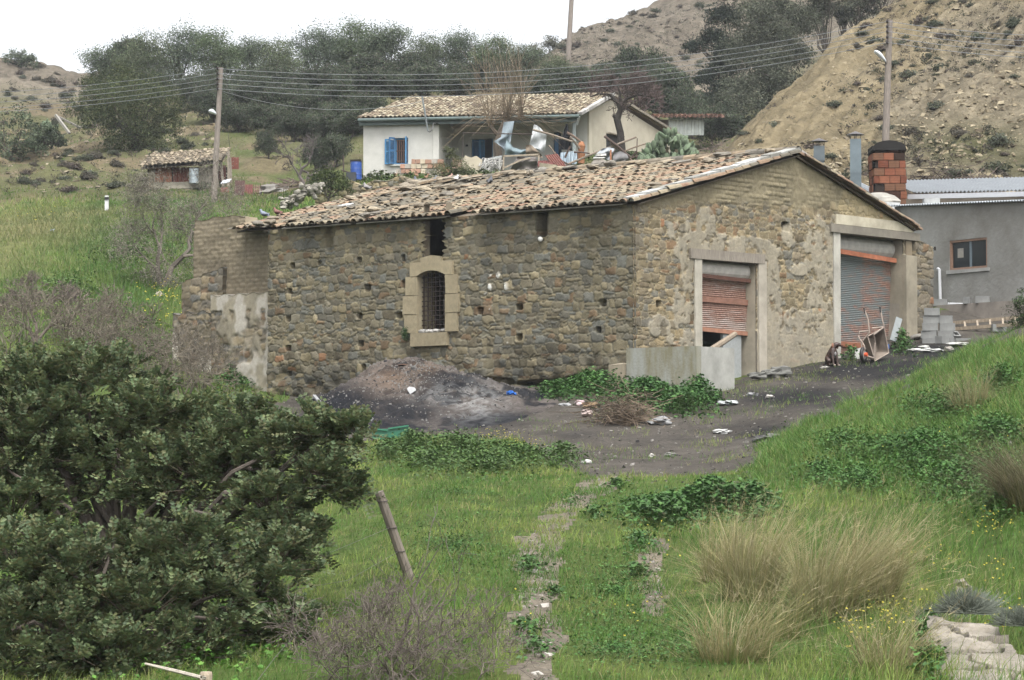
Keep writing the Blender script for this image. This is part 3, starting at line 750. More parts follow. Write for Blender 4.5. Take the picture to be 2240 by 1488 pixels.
roofM = MB()
def rc_(i, j, rng):
    x = i * .235; g = vnoise(np.array([x * .45]), np.array([j * .33 * .6]), 601)[0]
    grey = .1 + .55 * g + (.45 if x > 7.5 else 0) + (.3 if j > 15 else 0) - (.25 if (4 < j < 13 and x < 6.5) else 0)
    return TILEC[rng.choice([7, 5, 4, 3, 0])] * .95 if rng.rand() < grey else TILEC[rng.choice([0, 1, 2, 8, 6, 9, 1])]
NT = int((LL + .2) / .235) + 1; NR = int(SL / .335)
def skp(i, j, rng):
    x = i * .235
    if 5.05 < x < 5.75 and j < 2: return True
    if x > 12 and j < 1 and rng.rand() < .4: return True
    return rng.rand() < (.03 + (.12 if j > NR - 4 else 0) + (.1 if x > 9 and j > 6 else 0))
tile_field(roofM, eaveP, etl, er, nn, NT, NR, .235, .335, .108, 61, rc_, skp)
# extra step over the adobe wall at the far end
tile_field(roofM, eaveP + etl * (NT * .235 - .02) + er * .2, etl, er, nn, 6, NR - 2, .235, .335, .108, 62, rc_, None)
# loose slipped tiles and flat stones lying on the roof
rng = np.random.RandomState(3)
for k in range(85):
    t = rng.uniform(.5, LL + .8); r = rng.uniform(.15, SL - .3) if rng.rand() < .6 else SL - rng.uniform(0, .9)
    if rng.rand() < .45: t = rng.uniform(8, LL + .8)
    p = eaveP + etl * t + er * r + nn * .15
    if rng.rand() < .5:
        a = rng.uniform(0, 6); d = etl * math.cos(a) + er * math.sin(a); q = np.cross(nn, d)
        roofM.obox(p, d * rng.uniform(.3, .5), q * rng.uniform(.15, .28), nn * .025 + rng.normal(0, .01, 3), TILEC[rng.choice([4, 5, 6, 3, 0])] * 1.05, .015)
    else: roofM.blob(p, (rng.uniform(.1, .24), rng.uniform(.1, .2), .07), TILEC[rng.choice([4, 5, 6])] * 1.05, k)
roof = roofM.build('roof', M['tile'], barn)
dm = MB()   # boards and dead reeds under the tiles
dm.obox(eaveP + er * .24 - nn * .1 + etl * -.0, etl * (LL + .3), er * (SL - .1), nn * .03, lin(128, 116, 98))
dm.obox(eaveP + er * .36 - nn * .098 + etl * (LL + .3), etl * 1.2, er * (SL - .4), nn * .04, lin(92, 80, 64))
bp0 = eaveP + er * SL; er2 = np.r_[eG[:2] * (S_RE - S_AP + .25), (Z_RE - Z_AP) * (S_RE - S_AP + .25) / (S_RE - S_AP)]; L2 = np.linalg.norm(er2); u2 = er2 / L2
nn2 = np.cross(u2, etl); nn2 = nn2 if nn2[2] > 0 else -nn2
dm.obox(bp0 - nn2 * .1, etl * (LL + 1.2), er2, nn2 * .04, lin(92, 80, 64))
dm.build('roof_boards', M['wood'], roof)
bk = MB(); tile_field(bk, bp0 + u2 * L2, etl, -u2, nn2, NT + 4, int(L2 / .335), .235, .335, .108, 63, rc_, None, channel=False)
bk.build('rear_roof_slope', M['tile'], roof)
# ridge: tiles bedded in grey mortar
rg = MB()
for k in range(34):
    p = bp0 + etl * (k * .4 - .05) + np.array([0, 0, .06 + random.uniform(-.02, .02)]); 
    an = np.linspace(-.15, math.pi + .15, 7); b = np.cross(etl, Z3); R = .14 * random.uniform(.9, 1.1)
    V = np.concatenate([p + np.outer(np.cos(an) * R, b) + np.outer(np.sin(an) * R * .9, Z3), p + etl * .44 + np.outer(np.cos(an) * R * .9, b) + np.outer(np.sin(an) * R * .8, Z3)])
    i = np.arange(6); rg.add(V, np.stack([i, i + 1, i + 8, i + 7], 1), TILEC[random.choice([4, 5, 7, 3, 0])] * random.uniform(.8, 1.05))
rg.build('ridge', M['tile'], roof)
# rake edges: whitewashed mortar on the near slope, broken tile edges on the far one
rk = MB(); k = 0
g0 = W(-.16, 0, ZE + .04) - er * .2
while k < SL + .02:
    l = random.uniform(.3, .7); l = min(l, SL + .05 - k)
    rk.obox(g0 + er * k, er * (l - .01), etl * .3, nn * random.uniform(.10, .15), lin(*random.choice([(205,205,200),(190,190,184),(160,158,150),(212,210,206)]), .95), .014); k += l
    if l < .1: break
g1 = W(-.16, S_AP, Z_AP + .04); k = .0
while k < L2:
    l = random.uniform(.3, .55)
    rk.obox(g1 + u2 * k, u2 * (l - .01), etl * .3, nn2 * random.uniform(.05, .07), lin(168, 140, 116, .9), .012)
    rk.obox(g1 + u2 * k + nn2 * .072 + etl * .06, u2 * (l - .02), etl * .24, nn2 * random.uniform(.05, .08), lin(*random.choice([(196,190,184),(150,146,140),(170,150,130)]), .95), .014); k += l
rk.build('rake_edge', M['plain'], roof)
# eave boards under the tile ends
ev = MB()
for (a, b) in ((.3, 4.9), (6.0, 9.2), (9.4, LL - .6)):
    p = eaveP + er * .07 - nn * .045; ev.obox(p + etl * a, etl * (b - a), er * .16, nn * .025, lin(172, 166, 154, .8))
ev.build('eave_boards', M['wood'], roof)
# ---- lintels and door posts
wd = lin(128, 120, 108, .6)
lt = MB(); a0 = onG(1505, 544); a1 = onG(1668, 560)
pA = np.r_[(O + eG * a0[0] + nG * .09)[:2], onG(1505, 554)[1] - .13]; pB = np.r_[(O + eG * a1[0] + nG * .09)[:2], onG(1668, 566)[1] - .13]
lt.obox(pA, pB - pA, -nG * .5, Z3 * .23, wd, .02); lt.build('door_lintel', M['wood'], barn)
lc = MB(); s0, s1 = onG(1812, 500)[0], LG + .35; zc0 = DOOR2[2]
lc.obox(np.r_[(O + eG * s0 + nG * .1)[:2], zc0 - .02], eG * (s1 - s0) , -nG * .5, Z3 * .2, lin(120, 114, 102, .6), .01)
lc.obox(np.r_[(O + eG * (s0 + .25) + nG * .07)[:2], zc0 + .19], eG * (s1 - s0 - .5), -nG * .4, Z3 * .26, lin(176, 168, 146, .6), .015)
lc.build('door_lintel', M['concrete'], barn)
def post(mb, s0, s1, z0, z1, out, ins, col): mb.obox(np.r_[(O + eG * s0 + nG * out)[:2], z0], eG * (s1 - s0), -nG * (out + ins), Z3 * (z1 - z0), col, .006)
def dpost(*a):
    mb = MB(); post(mb, *a); mb.build('door_post', M['concrete'], barn)
dpost(onG(1655, 600)[0], onG(1672, 600)[0], .9, DOOR1[2] - .02, .075, .3, lin(168, 160, 144, .68))
dpost(onG(1516, 640)[0], onG(1531, 640)[0], .9, DOOR1[2] - .02, .07, .3, lin(178, 172, 156, .75))
dpost(onG(1820, 640)[0], onG(1834, 640)[0], 1.3, DOOR2[2] - .03, .07, .3, lin(182, 178, 166, .75))
dpost(DOOR2[1], onG(1998, 640)[0], 1.5, onG(1985, 560)[1], .12, .45, lin(140, 132, 114, .6))
dpost(DOOR2[1] + .1, onG(1992, 640)[0], onG(1985, 560)[1] + .003, DOOR2[2] - .03, .05, .4, lin(118, 106, 86, .6))
# ---- roller shutters
def shuttermat():
    m, nt, N, L = newmat('corrugated_shutter')
    out = N.new('ShaderNodeOutputMaterial'); b = N.new('ShaderNodeBsdfPrincipled'); b.inputs['Roughness'].default_value = .6
    at = N.new('ShaderNodeAttribute'); at.attribute_name = 'Col'
    tc = N.new('ShaderNodeTexCoord'); mp = N.new('ShaderNodeMapping'); mp.inputs['Scale'].default_value = (1.2, 1.2, 4.5); L.new(tc.outputs['Object'], mp.inputs['Vector'])
    n1 = N.new('ShaderNodeTexNoise'); n1.inputs['Scale'].default_value = 1.6; n1.inputs['Detail'].default_value = 8; n1.inputs['Roughness'].default_value = .7; L.new(mp.outputs[0], n1.inputs['Vector'])
    at2 = N.new('ShaderNodeAttribute'); at2.attribute_name = 'Rust'
    ad = N.new('ShaderNodeMath'); ad.operation = 'ADD'; L.new(n1.outputs['Fac'], ad.inputs[0]); L.new(at2.outputs['Fac'], ad.inputs[1])
    rp = N.new('ShaderNodeMapRange'); rp.inputs['From Min'].default_value = .56; rp.inputs['From Max'].default_value = .74; L.new(ad.outputs[0], rp.inputs['Value'])
    n2 = N.new('ShaderNodeTexNoise'); n2.inputs['Scale'].default_value = 14; n2.inputs['Detail'].default_value = 5; L.new(tc.outputs['Object'], n2.inputs['Vector'])
    cr = N.new('ShaderNodeValToRGB'); cr.color_ramp.elements[0].color = (*lim(150, 112, 96, .9), 1); cr.color_ramp.elements[1].color = (*lim(186, 150, 132, .9), 1)
    cr.color_ramp.elements[0].position = .3; cr.color_ramp.elements[1].position = .7; L.new(n2.outputs['Fac'], cr.inputs['Fac'])
    mx = N.new('ShaderNodeMix'); mx.data_type = 'RGBA'; L.new(rp.outputs[0], mx.inputs['Factor']); L.new(at.outputs['Color'], mx.inputs['A']); L.new(cr.outputs['Color'], mx.inputs['B'])
    L.new(mx.outputs['Result'], b.inputs['Base Color']); L.new(b.outputs[0], out.inputs['Surface']); return m
M['shutter'] = shuttermat()
def curtain(name, parent, s0, s1, z0, z1, inset, bulge, col, rust, pitch=.048, n=14, right=None, label=None):
    """horizontal corrugations; right(z) bends the free edge"""
    nz = int((z1 - z0) / pitch * 6); V = []; rv = []
    for j in range(nz + 1):
        z = z0 + (z1 - z0) * j / nz; w_ = .011 * math.sin(z / pitch * math.tau)
        e1 = s1 + (right(z) if right else 0)
        for i in range(n + 1):
            k = i / n; s = s0 + (e1 - s0) * k; q = O + eG * s - nG * (inset - w_ - bulge(k, z)); V.append((q[0], q[1], z - .05 * k * 0)); rv.append(rust(k, z))
    i = np.arange(nz)[:, None] * (n + 1) + np.arange(n)[None]
    o = mk(name, V, np.stack([i, i + 1, i + n + 2, i + n + 1], -1).reshape(-1, 4), M['shutter'], parent, col, True)
    a = o.data.attributes.new('Rust', 'FLOAT', 'POINT'); a.data.foreach_set('value', np.array(rv, np.float32))
    if label: o['label'] = label
    return o
z605, z655, z725 = onG(1590, 607)[1], onG(1590, 655)[1], onG(1590, 723)[1]; z567 = onG(1590, 568)[1]
sa, sb = DOOR1[0] + .02, onG(1646, 640, -.3)[0]
sh1 = curtain('roller_shutter', barn, sa, sb, z725, z605, .3, lambda k, z: .05 * k * math.sin((z - z725) * 2.2) * (1 if z < z655 else .3), lin(178, 160, 148, .76), lambda k, z: .13 + .16 * (abs(z - z655) < .25) - .12 * (z < z655 - .5) + .05, right=lambda z: .14 * max(0, 1 - abs(z - z725 - .25) / .55), label='half raised rusty roller door with torn lower edge')
rolls = MB()
def roll(mb, s0, s1, zc, r, inset, col):
    pts = [np.r_[(O + eG * s - nG * inset)[:2], zc] for s in np.linspace(s0, s1, 14)]
    mb.tube(pts, [r] * 14, col, 16)
roll(rolls, sa, sb - .02, z605 + .2, .21, .36, lin(182, 177, 168, .5)); rolls.build('roller_drum', M['plain'], sh1)
def hbar(par, s0, s1, z0, z1, h, out, col): 
    a = np.r_[(O + eG * s0 + nG * out)[:2], z0]; b = np.r_[(O + eG * s1 + nG * out)[:2], z1]; mb = MB(); mb.bar(a, b, .05, h, col); mb.build('shutter_bar', M['rust'], par)
hbar(sh1, sa, sb + .05, z605 + .02, z605 - .03, .09, -.16, lin(112, 76, 62, .75)); hbar(sh1, sa, sb, z655, z655 - .03, .14, -.25, lin(156, 112, 92, .85)); hbar(sh1, sa, sb + .12, z725 + .03, z725 - .05, .1, -.26, lin(170, 120, 94, .75))
z560, z775 = onG(1900, 562)[1], onG(1835, 790)[1] - .3
sc0, sc1 = DOOR2[0] + .02, onG(1951, 650, -.42)[0]
sh2 = curtain('roller_shutter', barn, sc0, sc1, z775, z560 + .1, .42, lambda k, z: .06 * math.sin(k * 3 + z) * k, lin(126, 135, 133, .78), lambda k, z: .1 * (k > .5) + .045 + .34 * (z < z775 + .85) + .09 * (z < z775 + 1.3), right=lambda z: .2 * sstep(4.2, 4.7, z) , label='closed blue grey roller door streaked with rust')
rolls = MB(); roll(rolls, sc0, onG(1963, 540, -.5)[0], z560 + .3, .27, .5, lin(168, 165, 158, .5)); rolls.build('roller_drum', M['plain'], sh2)
hbar(sh2, DOOR2[0] + .01, DOOR2[1] - .02, onG(1834, 546)[1], onG(1976, 570)[1], .12, -.2, lin(196, 120, 84, .75)); hbar(sh2, sc0, sc1 - .1, z775 + .78, z775 + .72, .12, -.38, lin(150, 94, 66, .75))
# inside the doors
ins = MB(); post(ins, sc1 + .02, DOOR2[1] + .3, 1.4, DOOR2[2] - .4, -.62, .8, lin(110, 104, 96, .6))
ins.build('inner_pier', M['concrete'], barn)
ti = MB(); post(ti, onG(1602, 780)[0], onG(1642, 780)[0], .9, z725 - .08, -.28, .36, lin(160, 164, 162, .75)); ti.build('tiled_panel', M['paint'], barn)
# ---- adobe back wall, ruined stub and plaster at the far end
mud = lin(130, 119, 97, .62)
def adobe_tint(t, z, c, d, st):
    row = np.floor(z / .12); fz = z / .12 - row; ft = t / .3 + .5 * (row % 2); fx = ft - np.floor(ft); hid = _hash(np.floor(ft), row, 17)
    jt = np.minimum(sstep(0, .25, fz) * sstep(1, .75, fz), sstep(0, .08, fx) * sstep(1, .92, fx))
    w_ = .4 + .6 * sstep(.3, .6, fbm(t * 1.5, z * 1.5, 702, 3))
    d = .014 * jt * (.3 + hid) * w_ + (fbm(t * 9, z * 9, 703, 3) - .5) * .035 + (fbm(t * 1.5, z * 1.5, 705, 3) - .5) * .1
    c = mud[None] * (.92 + .14 * (hid * jt)[:, None]) * (.8 + .4 * fbm(t * 2, z * 4, 704, 4)[:, None]) * (.88 + .12 * jt[:, None])
    return c, d
oA = O + eL * (LL + .0) - nL * .55
def onA(px, py, off=0): p = hit(px, py, oA + nL * off, nL); return float(np.dot(p - oA, eL)), float(p[2])
def relief_panel(name, o, t0, t1, z0, ztop, seeds, seed, tint, res=.03, mat='stone', parent=barn, keep=None, th=.45):
    t, z, d, c, f = wall_grid(t0, t1, z0, ztop, res, seeds, seed, keep, None, tint)
    V = o[None] + eL[None] * t[:, None] + nL[None] * d[:, None]; V[:, 2] = z
    n = len(V); B = V - nL * th; 
    # close the top and the two ends
    nt1 = int((t1 - t0) / res) + 1; nzr = n // nt1
    top = (nzr - 1) * nt1 + np.arange(nt1 - 1); q = [np.stack([top, top + 1, top + 1 + n, top + n], 1)]
    le = np.arange(nzr - 1) * nt1; ri = le + nt1 - 1
    for e_ in (le, ri): q.append(np.stack([e_, e_ + nt1, e_ + nt1 + n, e_ + n], 1))
    allf = np.concatenate([f[:, ::-1]] + q); VV = np.vstack([V, B]); CC = np.vstack([c, c])
    u, inv = np.unique(allf, return_inverse=True)
    return mk(name, VV[u], inv.reshape(allf.shape), M[mat], parent, CC[u], True)
a0 = onA(590, 700)[0] - .9; a1 = onA(424, 600)[0]; zta = onA(500, 474)[1]; t535 = onA(538, 480)[0]
dummy = rubble((.2, .3), 8, 0, 7, 5)
relief_panel('adobe_wall', oA, a0, a1, .4, lambda t: (min(zta, onA(560, 497)[1]) if t < t535 else zta) + .025 * math.sin(t * 3.1) + .02 * math.sin(t * 7), dummy, 201, adobe_tint)
relief_panel('ruined_wall', oA + nL * .14, onA(497, 650)[0], onA(407, 650)[0], .4, lambda t: onA(500, 558)[1] - .12 * (t - a0 - .7) - .1 * math.floor((t - a0 - .7) * 1.4) * .5, rubble((.12, .28), 8, 0, 6, 15), 202, None)
relief_panel('ruined_wall', oA + nL * .3, onA(500, 650)[0] , onA(402, 650)[0] + .08, .4, lambda t: onA(500, 682)[1] + .05 * math.sin(t * 9), rubble((.12, .26), 8, 0, 6, 16), 203, lambda t, z, c, d, st: ((lambda w_: (c * (1 - w_[:, None]) + lin(190, 184, 170, .62) * w_[:, None], d + w_ * .02))(sstep(.5, .58, fbm(t * 2.1, z * 1.1, 205, 4)) * (1 - sstep(3.2, 3.6, z)))))
def plast(t, z, c, d, st):
    w_ = np.maximum(sstep(.4, .54, fbm(t * 1.6, z * 1.2, 207, 4)), (z > onA(540, 680)[1])) * 1.0
    pc = lin(142, 134, 114, .62)[None] * (.75 + .45 * fbm(t * 3, z * 2, 208, 4)[:, None]); wh = .8 * sstep(.5, .68, fbm(t * 2.4, z * 2.0, 209, 4))
    pc = pc * (1 - wh[:, None]) + lin(184, 178, 166, .66) * wh[:, None]
    return c * (1 - w_[:, None]) + pc * w_[:, None], d * (1 - w_) + .05 * w_
relief_panel('plastered_wall', oA + nL * .42, a0, onA(489, 650)[0], .4, lambda t: onA(540, 646)[1] + .03 * math.sin(t * 11), rubble((.12, .26), 8, 0, 6, 17), 204, plast)
# stub of rubble wall beyond the big door
oS = O + nG * .05
sS0, sS1 = onG(1998, 640)[0], onG(2026, 640)[0]
t, z, d, c, f = wall_grid(sS0, sS1 + .25, 1.6, lambda s: onG(2005, 522)[1] - .22 * (s - sS0), .022, rubble((.14, .3), 14, .2, 6, 18), 206)
V = oS[None] + eG[None] * t[:, None] + nG[None] * d[:, None]; V[:, 2] = z
n = len(V); nt1 = int((sS1 + .25 - sS0) / .022) + 1; nzr = n // nt1
top = (nzr - 1) * nt1 + np.arange(nt1 - 1); ri = np.arange(nzr - 1) * nt1 + nt1 - 1; le = ri - nt1 + 1
VV = np.vstack([V, V - nG * .5]); q = np.concatenate([f, np.stack([top, top + 1, top + 1 + n, top + n], 1), np.stack([ri, ri + nt1, ri + nt1 + n, ri + n], 1), np.stack([le, le + nt1, le + nt1 + n, le + n], 1)])
mk('broken_wall', VV, q, M['stone'], barn, np.vstack([c, c]), True)
# concrete toe of the corner buttress
tb = MB(); tb.obox(np.r_[(O + eL * .1 + nL * .25)[:2], .6], -eL * .5 , -nL * .6 , Z3 * .1, lin(150, 140, 120, .6))
# ================================================================ helpers for measured boxes
def pbox(mb, x0, y0, x1, y1, Y, dep, col, jit=0.0):
    a = P(x0, y1, Y); b = P(x1, y0, Y)
    return mb.obox(np.array([a[0], Y, a[2]]), X3 * (b[0] - a[0]), Y3 * dep, Z3 * (b[2] - a[2]), col, jit)
def quad(mb, pts, th, col, n=None):
    """slab from four corner points, thickness th along -normal"""
    p = np.asarray(pts, float); nrm = np.cross(p[1] - p[0], p[3] - p[0]); nrm /= np.linalg.norm(nrm)
    return mb.prism(p, -nrm * th, col)
def Z_(py, Y): return float(P(CX, py, Y)[2])
def corr_sheet(mb, o, a, b, n, pitch, amp, col):
    """corrugated sheet: ridges run along b, repeat along a"""
    o, a, b = np.asarray(o, float), np.asarray(a, float), np.asarray(b, float)
    La = np.linalg.norm(a); k = max(8, int(La / pitch * 5)); s = np.linspace(0, 1, k + 1); w_ = amp * np.sin(s * La / pitch * math.tau)
    r0 = o + s[:, None] * a + w_[:, None] * n; V = np.concatenate([r0, r0 + b, r0 - n * .012, r0 + b - n * .012]); m = k + 1; i = np.arange(k)
    mb.add(V, np.concatenate([np.stack([i, i + 1, m + i + 1, m + i], 1), np.stack([2 * m + i + 1, 2 * m + i, 3 * m + i, 3 * m + i + 1], 1), np.stack([i + 1, i, 2 * m + i, 2 * m + i + 1], 1)]), col)

# ================================================================ cottage on the terrace
A = P(795, 262, 117.5); B = P(960, 259, 116.2); PO = P(1256, 253, 114.0); D = P(1288, 240, 115.8); AP = P(1335, 214, 118.4); RE = P(1478, 305, 125.2); BK = P(992, 300, 118.6)
zb_ = 12.0
hs_ = thing('cottage', 'low white cottage with tiled roof and blue shutters on the terrace behind the barn', 'house', [(A[0] + D[0]) / 2, 120, zb_])
wht = lin(222, 221, 212, .8); crm = lin(204, 196, 174, .82)
mb = MB(); base = lambda p: np.array([p[0], p[1], zb_])
def vwall(mb, p, q, zt0, zt1, th, col, inward):
    p = np.asarray(p, float); q = np.asarray(q, float)
    poly = np.array([[p[0], p[1], zb_], [q[0], q[1], zb_], [q[0], q[1], zt1], [p[0], p[1], zt0]]); mb.prism(poly, np.asarray(inward) * th, col)
fin = np.array([.1, .99, 0])
d_ = (B - A)[:2]; d_ /= np.linalg.norm(d_); fn = np.array([-d_[1], d_[0], 0])
# front wall of the projecting room, with a window hole: built as four pieces
def along(p, q, px):
    h = hit(px, 300, [p[0], p[1], 0], fn); return h
w0, w1 = along(A, B, 863), along(A, B, 893); wz0, wz1 = Z_(360, 116.9), Z_(302, 116.9)
zA = A[2] - .02; zB = B[2] - .02
vwall(mb, A, w0, zA, zA, .35, wht, fn); vwall(mb, w1, B, zB, zB, .35, wht, fn)
for (za, zc) in ((zb_, wz0), (wz1, zA)): mb.prism(np.array([np.r_[w0[:2], za], np.r_[w1[:2], za], np.r_[w1[:2], zc], np.r_[w0[:2], zc]]), fn * .35, wht)
vwall(mb, B + fn * .001, BK, zB, zB + .3, .3, wht, np.array([-.95, .1, 0]))
# main wall behind the porch with a door hole
mn = (D - BK)[:2]; mn /= np.linalg.norm(mn); mfn = np.array([-mn[1], mn[0], 0])
def onm(px): return hit(px, 300, [BK[0], BK[1], 0], mfn)
dl, dr, dz1 = onm(1031), onm(1078), Z_(303, 117.8)
zp = B[2] + .35
vwall(mb, BK, dl, zp, zp, .3, wht, mfn); vwall(mb, dr, D, zp, zp, .3, wht, mfn)
mb.prism(np.array([np.r_[dl[:2], dz1], np.r_[dr[:2], dz1], np.r_[dr[:2], zp], np.r_[dl[:2], zp]]), mfn * .3, wht)
wall_o = mb.build('front_wall', M['render'], hs_)
mb = MB()
gd = (RE - D)[:2]; gd /= np.linalg.norm(gd); gn = np.array([-gd[1], gd[0], 0])
poly = np.array([base(D), base(RE), RE - [0, 0, .12], AP - [0, 0, .12], D + [0, 0, .06]]); 
apx = D + (AP - D); 
# keep the gable in one vertical plane
def ong(px, py): return hit(px, py, [D[0], D[1], 0], [gn[0], gn[1], 0])
AP = ong(1335, 214); RE = ong(1478, 305)
poly = np.array([base(D), base(RE), RE - [0, 0, .1], AP - [0, 0, .1], np.r_[D[:2], D[2] - .05]])
mb.prism(poly, gn * .35, crm); mb.obox(base(D) - np.r_[gd, 0] * .02 - gn * .03, np.r_[gd, 0] * .3, gn * .1, Z3 * (D[2] - zb_ - .1), crm * 1.12)
# splashes of grey cement low on the gable
for (a, b, h) in ((.3, 1.6, .9), (1.7, 3.0, .6), (3.9, 5.2, .5), (.9, 1.3, 1.2)): 
    mb.obox(base(D) + np.r_[gd, 0] * a - gn * .02, np.r_[gd, 0] * (b - a), gn * .05, Z3 * h, lin(150, 148, 142, .7), .006)
mb.build('gable_wall', M['render'], hs_)
mb = MB(); mb.prism(np.array([base(A), base(A) + [1.5, 7, 0], A + [1.5, 7, 0], A - [0, 0, .05]]), np.array([.3, 0, 0]), wht)
mb.prism(np.array([base(A) + [1.5, 7, 0], base(RE), RE - [0, 0, .2], A + [1.5, 7, 0]]), np.array([0, -.3, 0]), wht); mb.build('rear_wall', M['render'], hs_)
# roof
E0 = P(786, 261, 117.2); E1 = P(1263, 252, 113.6); R0 = P(892, 228, 121.4); R1 = AP + [0.05, 0, .12]; RB = RE + [0.3, .2, .1]
LB = A + np.array([2.6, 8.2, -.2])
mb = MB(); quad(mb, [E0, E1, R1, R0], .06, lin(90, 76, 62)); quad(mb, [R0, R1, RB, LB], .06, lin(150, 132, 108)); mb.prism(np.array([E0, R0, LB]), Z3 * -.06, lin(150, 132, 108))
et = (E1 - E0); Lw = np.linalg.norm(et); et /= Lw
mid = (R0 + R1) / 2 - (E0 + E1) / 2; up = R1 - E1; up = up - et * np.dot(up, et); Lu = np.linalg.norm(up); up /= Lu; hn = np.cross(et, up); hn = hn if hn[2] > 0 else -hn
HC = np.array([lin(*c, .95) for c in [(196,184,156),(184,168,140),(170,150,124),(144,124,106),(120,104,92),(160,140,118),(206,197,174),(178,161,134),(134,114,98)]])
HP = np.array([.2, .18, .14, .1, .08, .1, .08, .08, .04])
hip = float(np.dot(R0 - E0, et))
def hskip(i, j, rng):
    x = i * .24; y = j * .34
    if x < hip * (y / Lu) - .1: return True
    return x > Lw + (np.dot(R1 - E1, et)) * y / Lu
def hcol(i, j, rng): return HC[rng.choice(len(HC), p=HP)]
tile_field(mb, E0 + hn * .04, et, up, hn, int(Lw / .24) + 5, int(Lu / .34) + 1, .24, .34, .118, 71, hcol, hskip, seg=4)
ro = mb.build('roof', M['tile'], hs_)
mb = MB(); 
for (p, q) in ((R0, R1), (E0, R0)):
    n_ = int(np.linalg.norm(q - p) / .4)
    for k in range(n_): mb.tube([p + (q - p) * k / n_ + [0, 0, .06], p + (q - p) * (k + 1.1) / n_ + [0, 0, .05]], [.13, .1], HC[random.choice([0, 2, 3, 5, 7])] * .8, 6)
for k in range(9):
    a = E1 + (R1 - E1) * k / 9; b = E1 + (R1 - E1) * (k + .95) / 9; mb.bar(a + [.1, -.05, .06], b + [.1, -.05, .06], .24, .14, lin(225, 222, 215, .95) * random.uniform(.6, 1))
for k in range(14):
    a = R1 + (RB - R1) * k / 14; b = R1 + (RB - R1) * (k + .95) / 14; mb.bar(a + [.0, -.1, .06], b + [.0, -.1, .06], .24, .12, lin(170, 160, 142, .95) * random.uniform(.6, 1))
mb.build('ridge', M['tile'], ro)
mb = MB(); gt = lin(104, 120, 116, .7)
mb.tube([E0 + [-.05, -.1, -.06], E1 + [.1, -.1, -.06]], .085, gt, 8); mb.bar(E0 + [0, .12, -.2], E1 + [0, .12, -.2], .04, .2, gt * .8)
mb.tube([E1 + [.08, -.1, -.08], E1 + [-.02, .1, -.45]], .06, lin(200, 205, 205, .8), 6)
mb.build('gutter', M['metal'], hs_)
mb = MB(); mb.tube([np.r_[PO[:2], zb_], np.r_[PO[:2], PO[2] - .25]], .09, lin(150, 160, 158, .7), 8); mb.build('porch_post', M['paint'], hs_)
# ceiling of the porch
mb = MB(); quad(mb, [E0 + [4.2, .35, -.12], E1 + [-.1, .35, -.12], D + [0, .1, .25], BK + [0, .1, .45]], .03, lin(150, 140, 124)); mb.build('porch_ceiling', M['wood'], hs_)
# window with blue shutters
blue = lin(66, 140, 190, .75); blued = lin(52, 112, 160, .75)
mb = MB()
ddx = np.r_[d_, 0]
for a, b in ((wz0, wz0 + .07), (wz1 - .07, wz1)): mb.obox(np.r_[w0[:2], a] + fn * .1, ddx * np.linalg.norm((w1 - w0)[:2]), fn * .08, Z3 * (b - a), blue)
ww = np.linalg.norm((w1 - w0)[:2])
for s in (0, ww - .07): mb.obox(np.r_[w0[:2], wz0] + fn * .098 + ddx * s, ddx * .07, fn * .084, Z3 * (wz1 - wz0), blue)
wo_ = mb.build('window', M['paint'], hs_)
mb = MB(); mb.obox(np.r_[w0[:2], wz0 - .08] - fn * .12 - ddx * .2, ddx * (ww + .3), fn * .2, Z3 * .08, wht * .95); mb.build('sill', M['render'], wo_)
mb = MB(); mb.obox(np.r_[w0[:2], wz0 + .06] + fn * .19 + ddx * .05, ddx * (ww - .1), fn * .02, Z3 * (wz1 - wz0 - .12), np.array([.02, .025, .027])); mb.build('pane', M['glass'], wo_)
mb = MB()
for k in range(6): mb.obox(np.r_[w0[:2], wz0 + .02] + fn * .12 + ddx * (.1 + (ww - .2) * k / 5 - .02), ddx * .045, fn * .03, Z3 * (wz1 - wz0 - .04), lin(132, 104, 92, .8) * random.uniform(.7, 1.1))
for k in range(3): mb.obox(np.r_[w0[:2], wz0 + .15 + (wz1 - wz0 - .3) * k / 2] + fn * .09 + ddx * .05, ddx * (ww - .1), fn * .03, Z3 * .04, lin(120, 96, 84, .8))
mb.build('grille', M['wood'], wo_)
def louvre(name, parent, o, a, h, col):
    mb = MB(); L_ = np.linalg.norm(a); ua = a / L_; n = np.cross(ua, Z3); t = .05
    mb.obox(o, ua * .06, n * t, Z3 * h, col); mb.obox(o + ua * (L_ - .06), ua * .06, n * t, Z3 * h, col)
    for q in (0, h / 2 - .04, h - .08): mb.obox(o + ua * .06 + Z3 * q, ua * (L_ - .12), n * t, Z3 * .08, col)
    k = .1
    while k < h - .12:
        mb.obox(o + ua * .06 + Z3 * k + n * .008, ua * (L_ - .12), n * .03 + Z3 * .02, Z3 * .035, col * .82); k += .065
    return mb.build(name, M['paint'], parent)
louvre('shutter', wo_, np.r_[w0[:2], wz0 + .02] - ddx * .47 - fn * .08, ddx * .27, wz1 - wz0 - .06, blue)
louvre('shutter', wo_, np.r_[w0[:2], wz0 + .02] - ddx * .18 - fn * .3, ddx * .2 + fn * .26, wz1 - wz0, blued)
louvre('shutter', wo_, np.r_[w1[:2], wz0 + .02] - ddx * .0 - fn * .16, ddx * .03 - fn * .2, wz1 - wz0, blue)
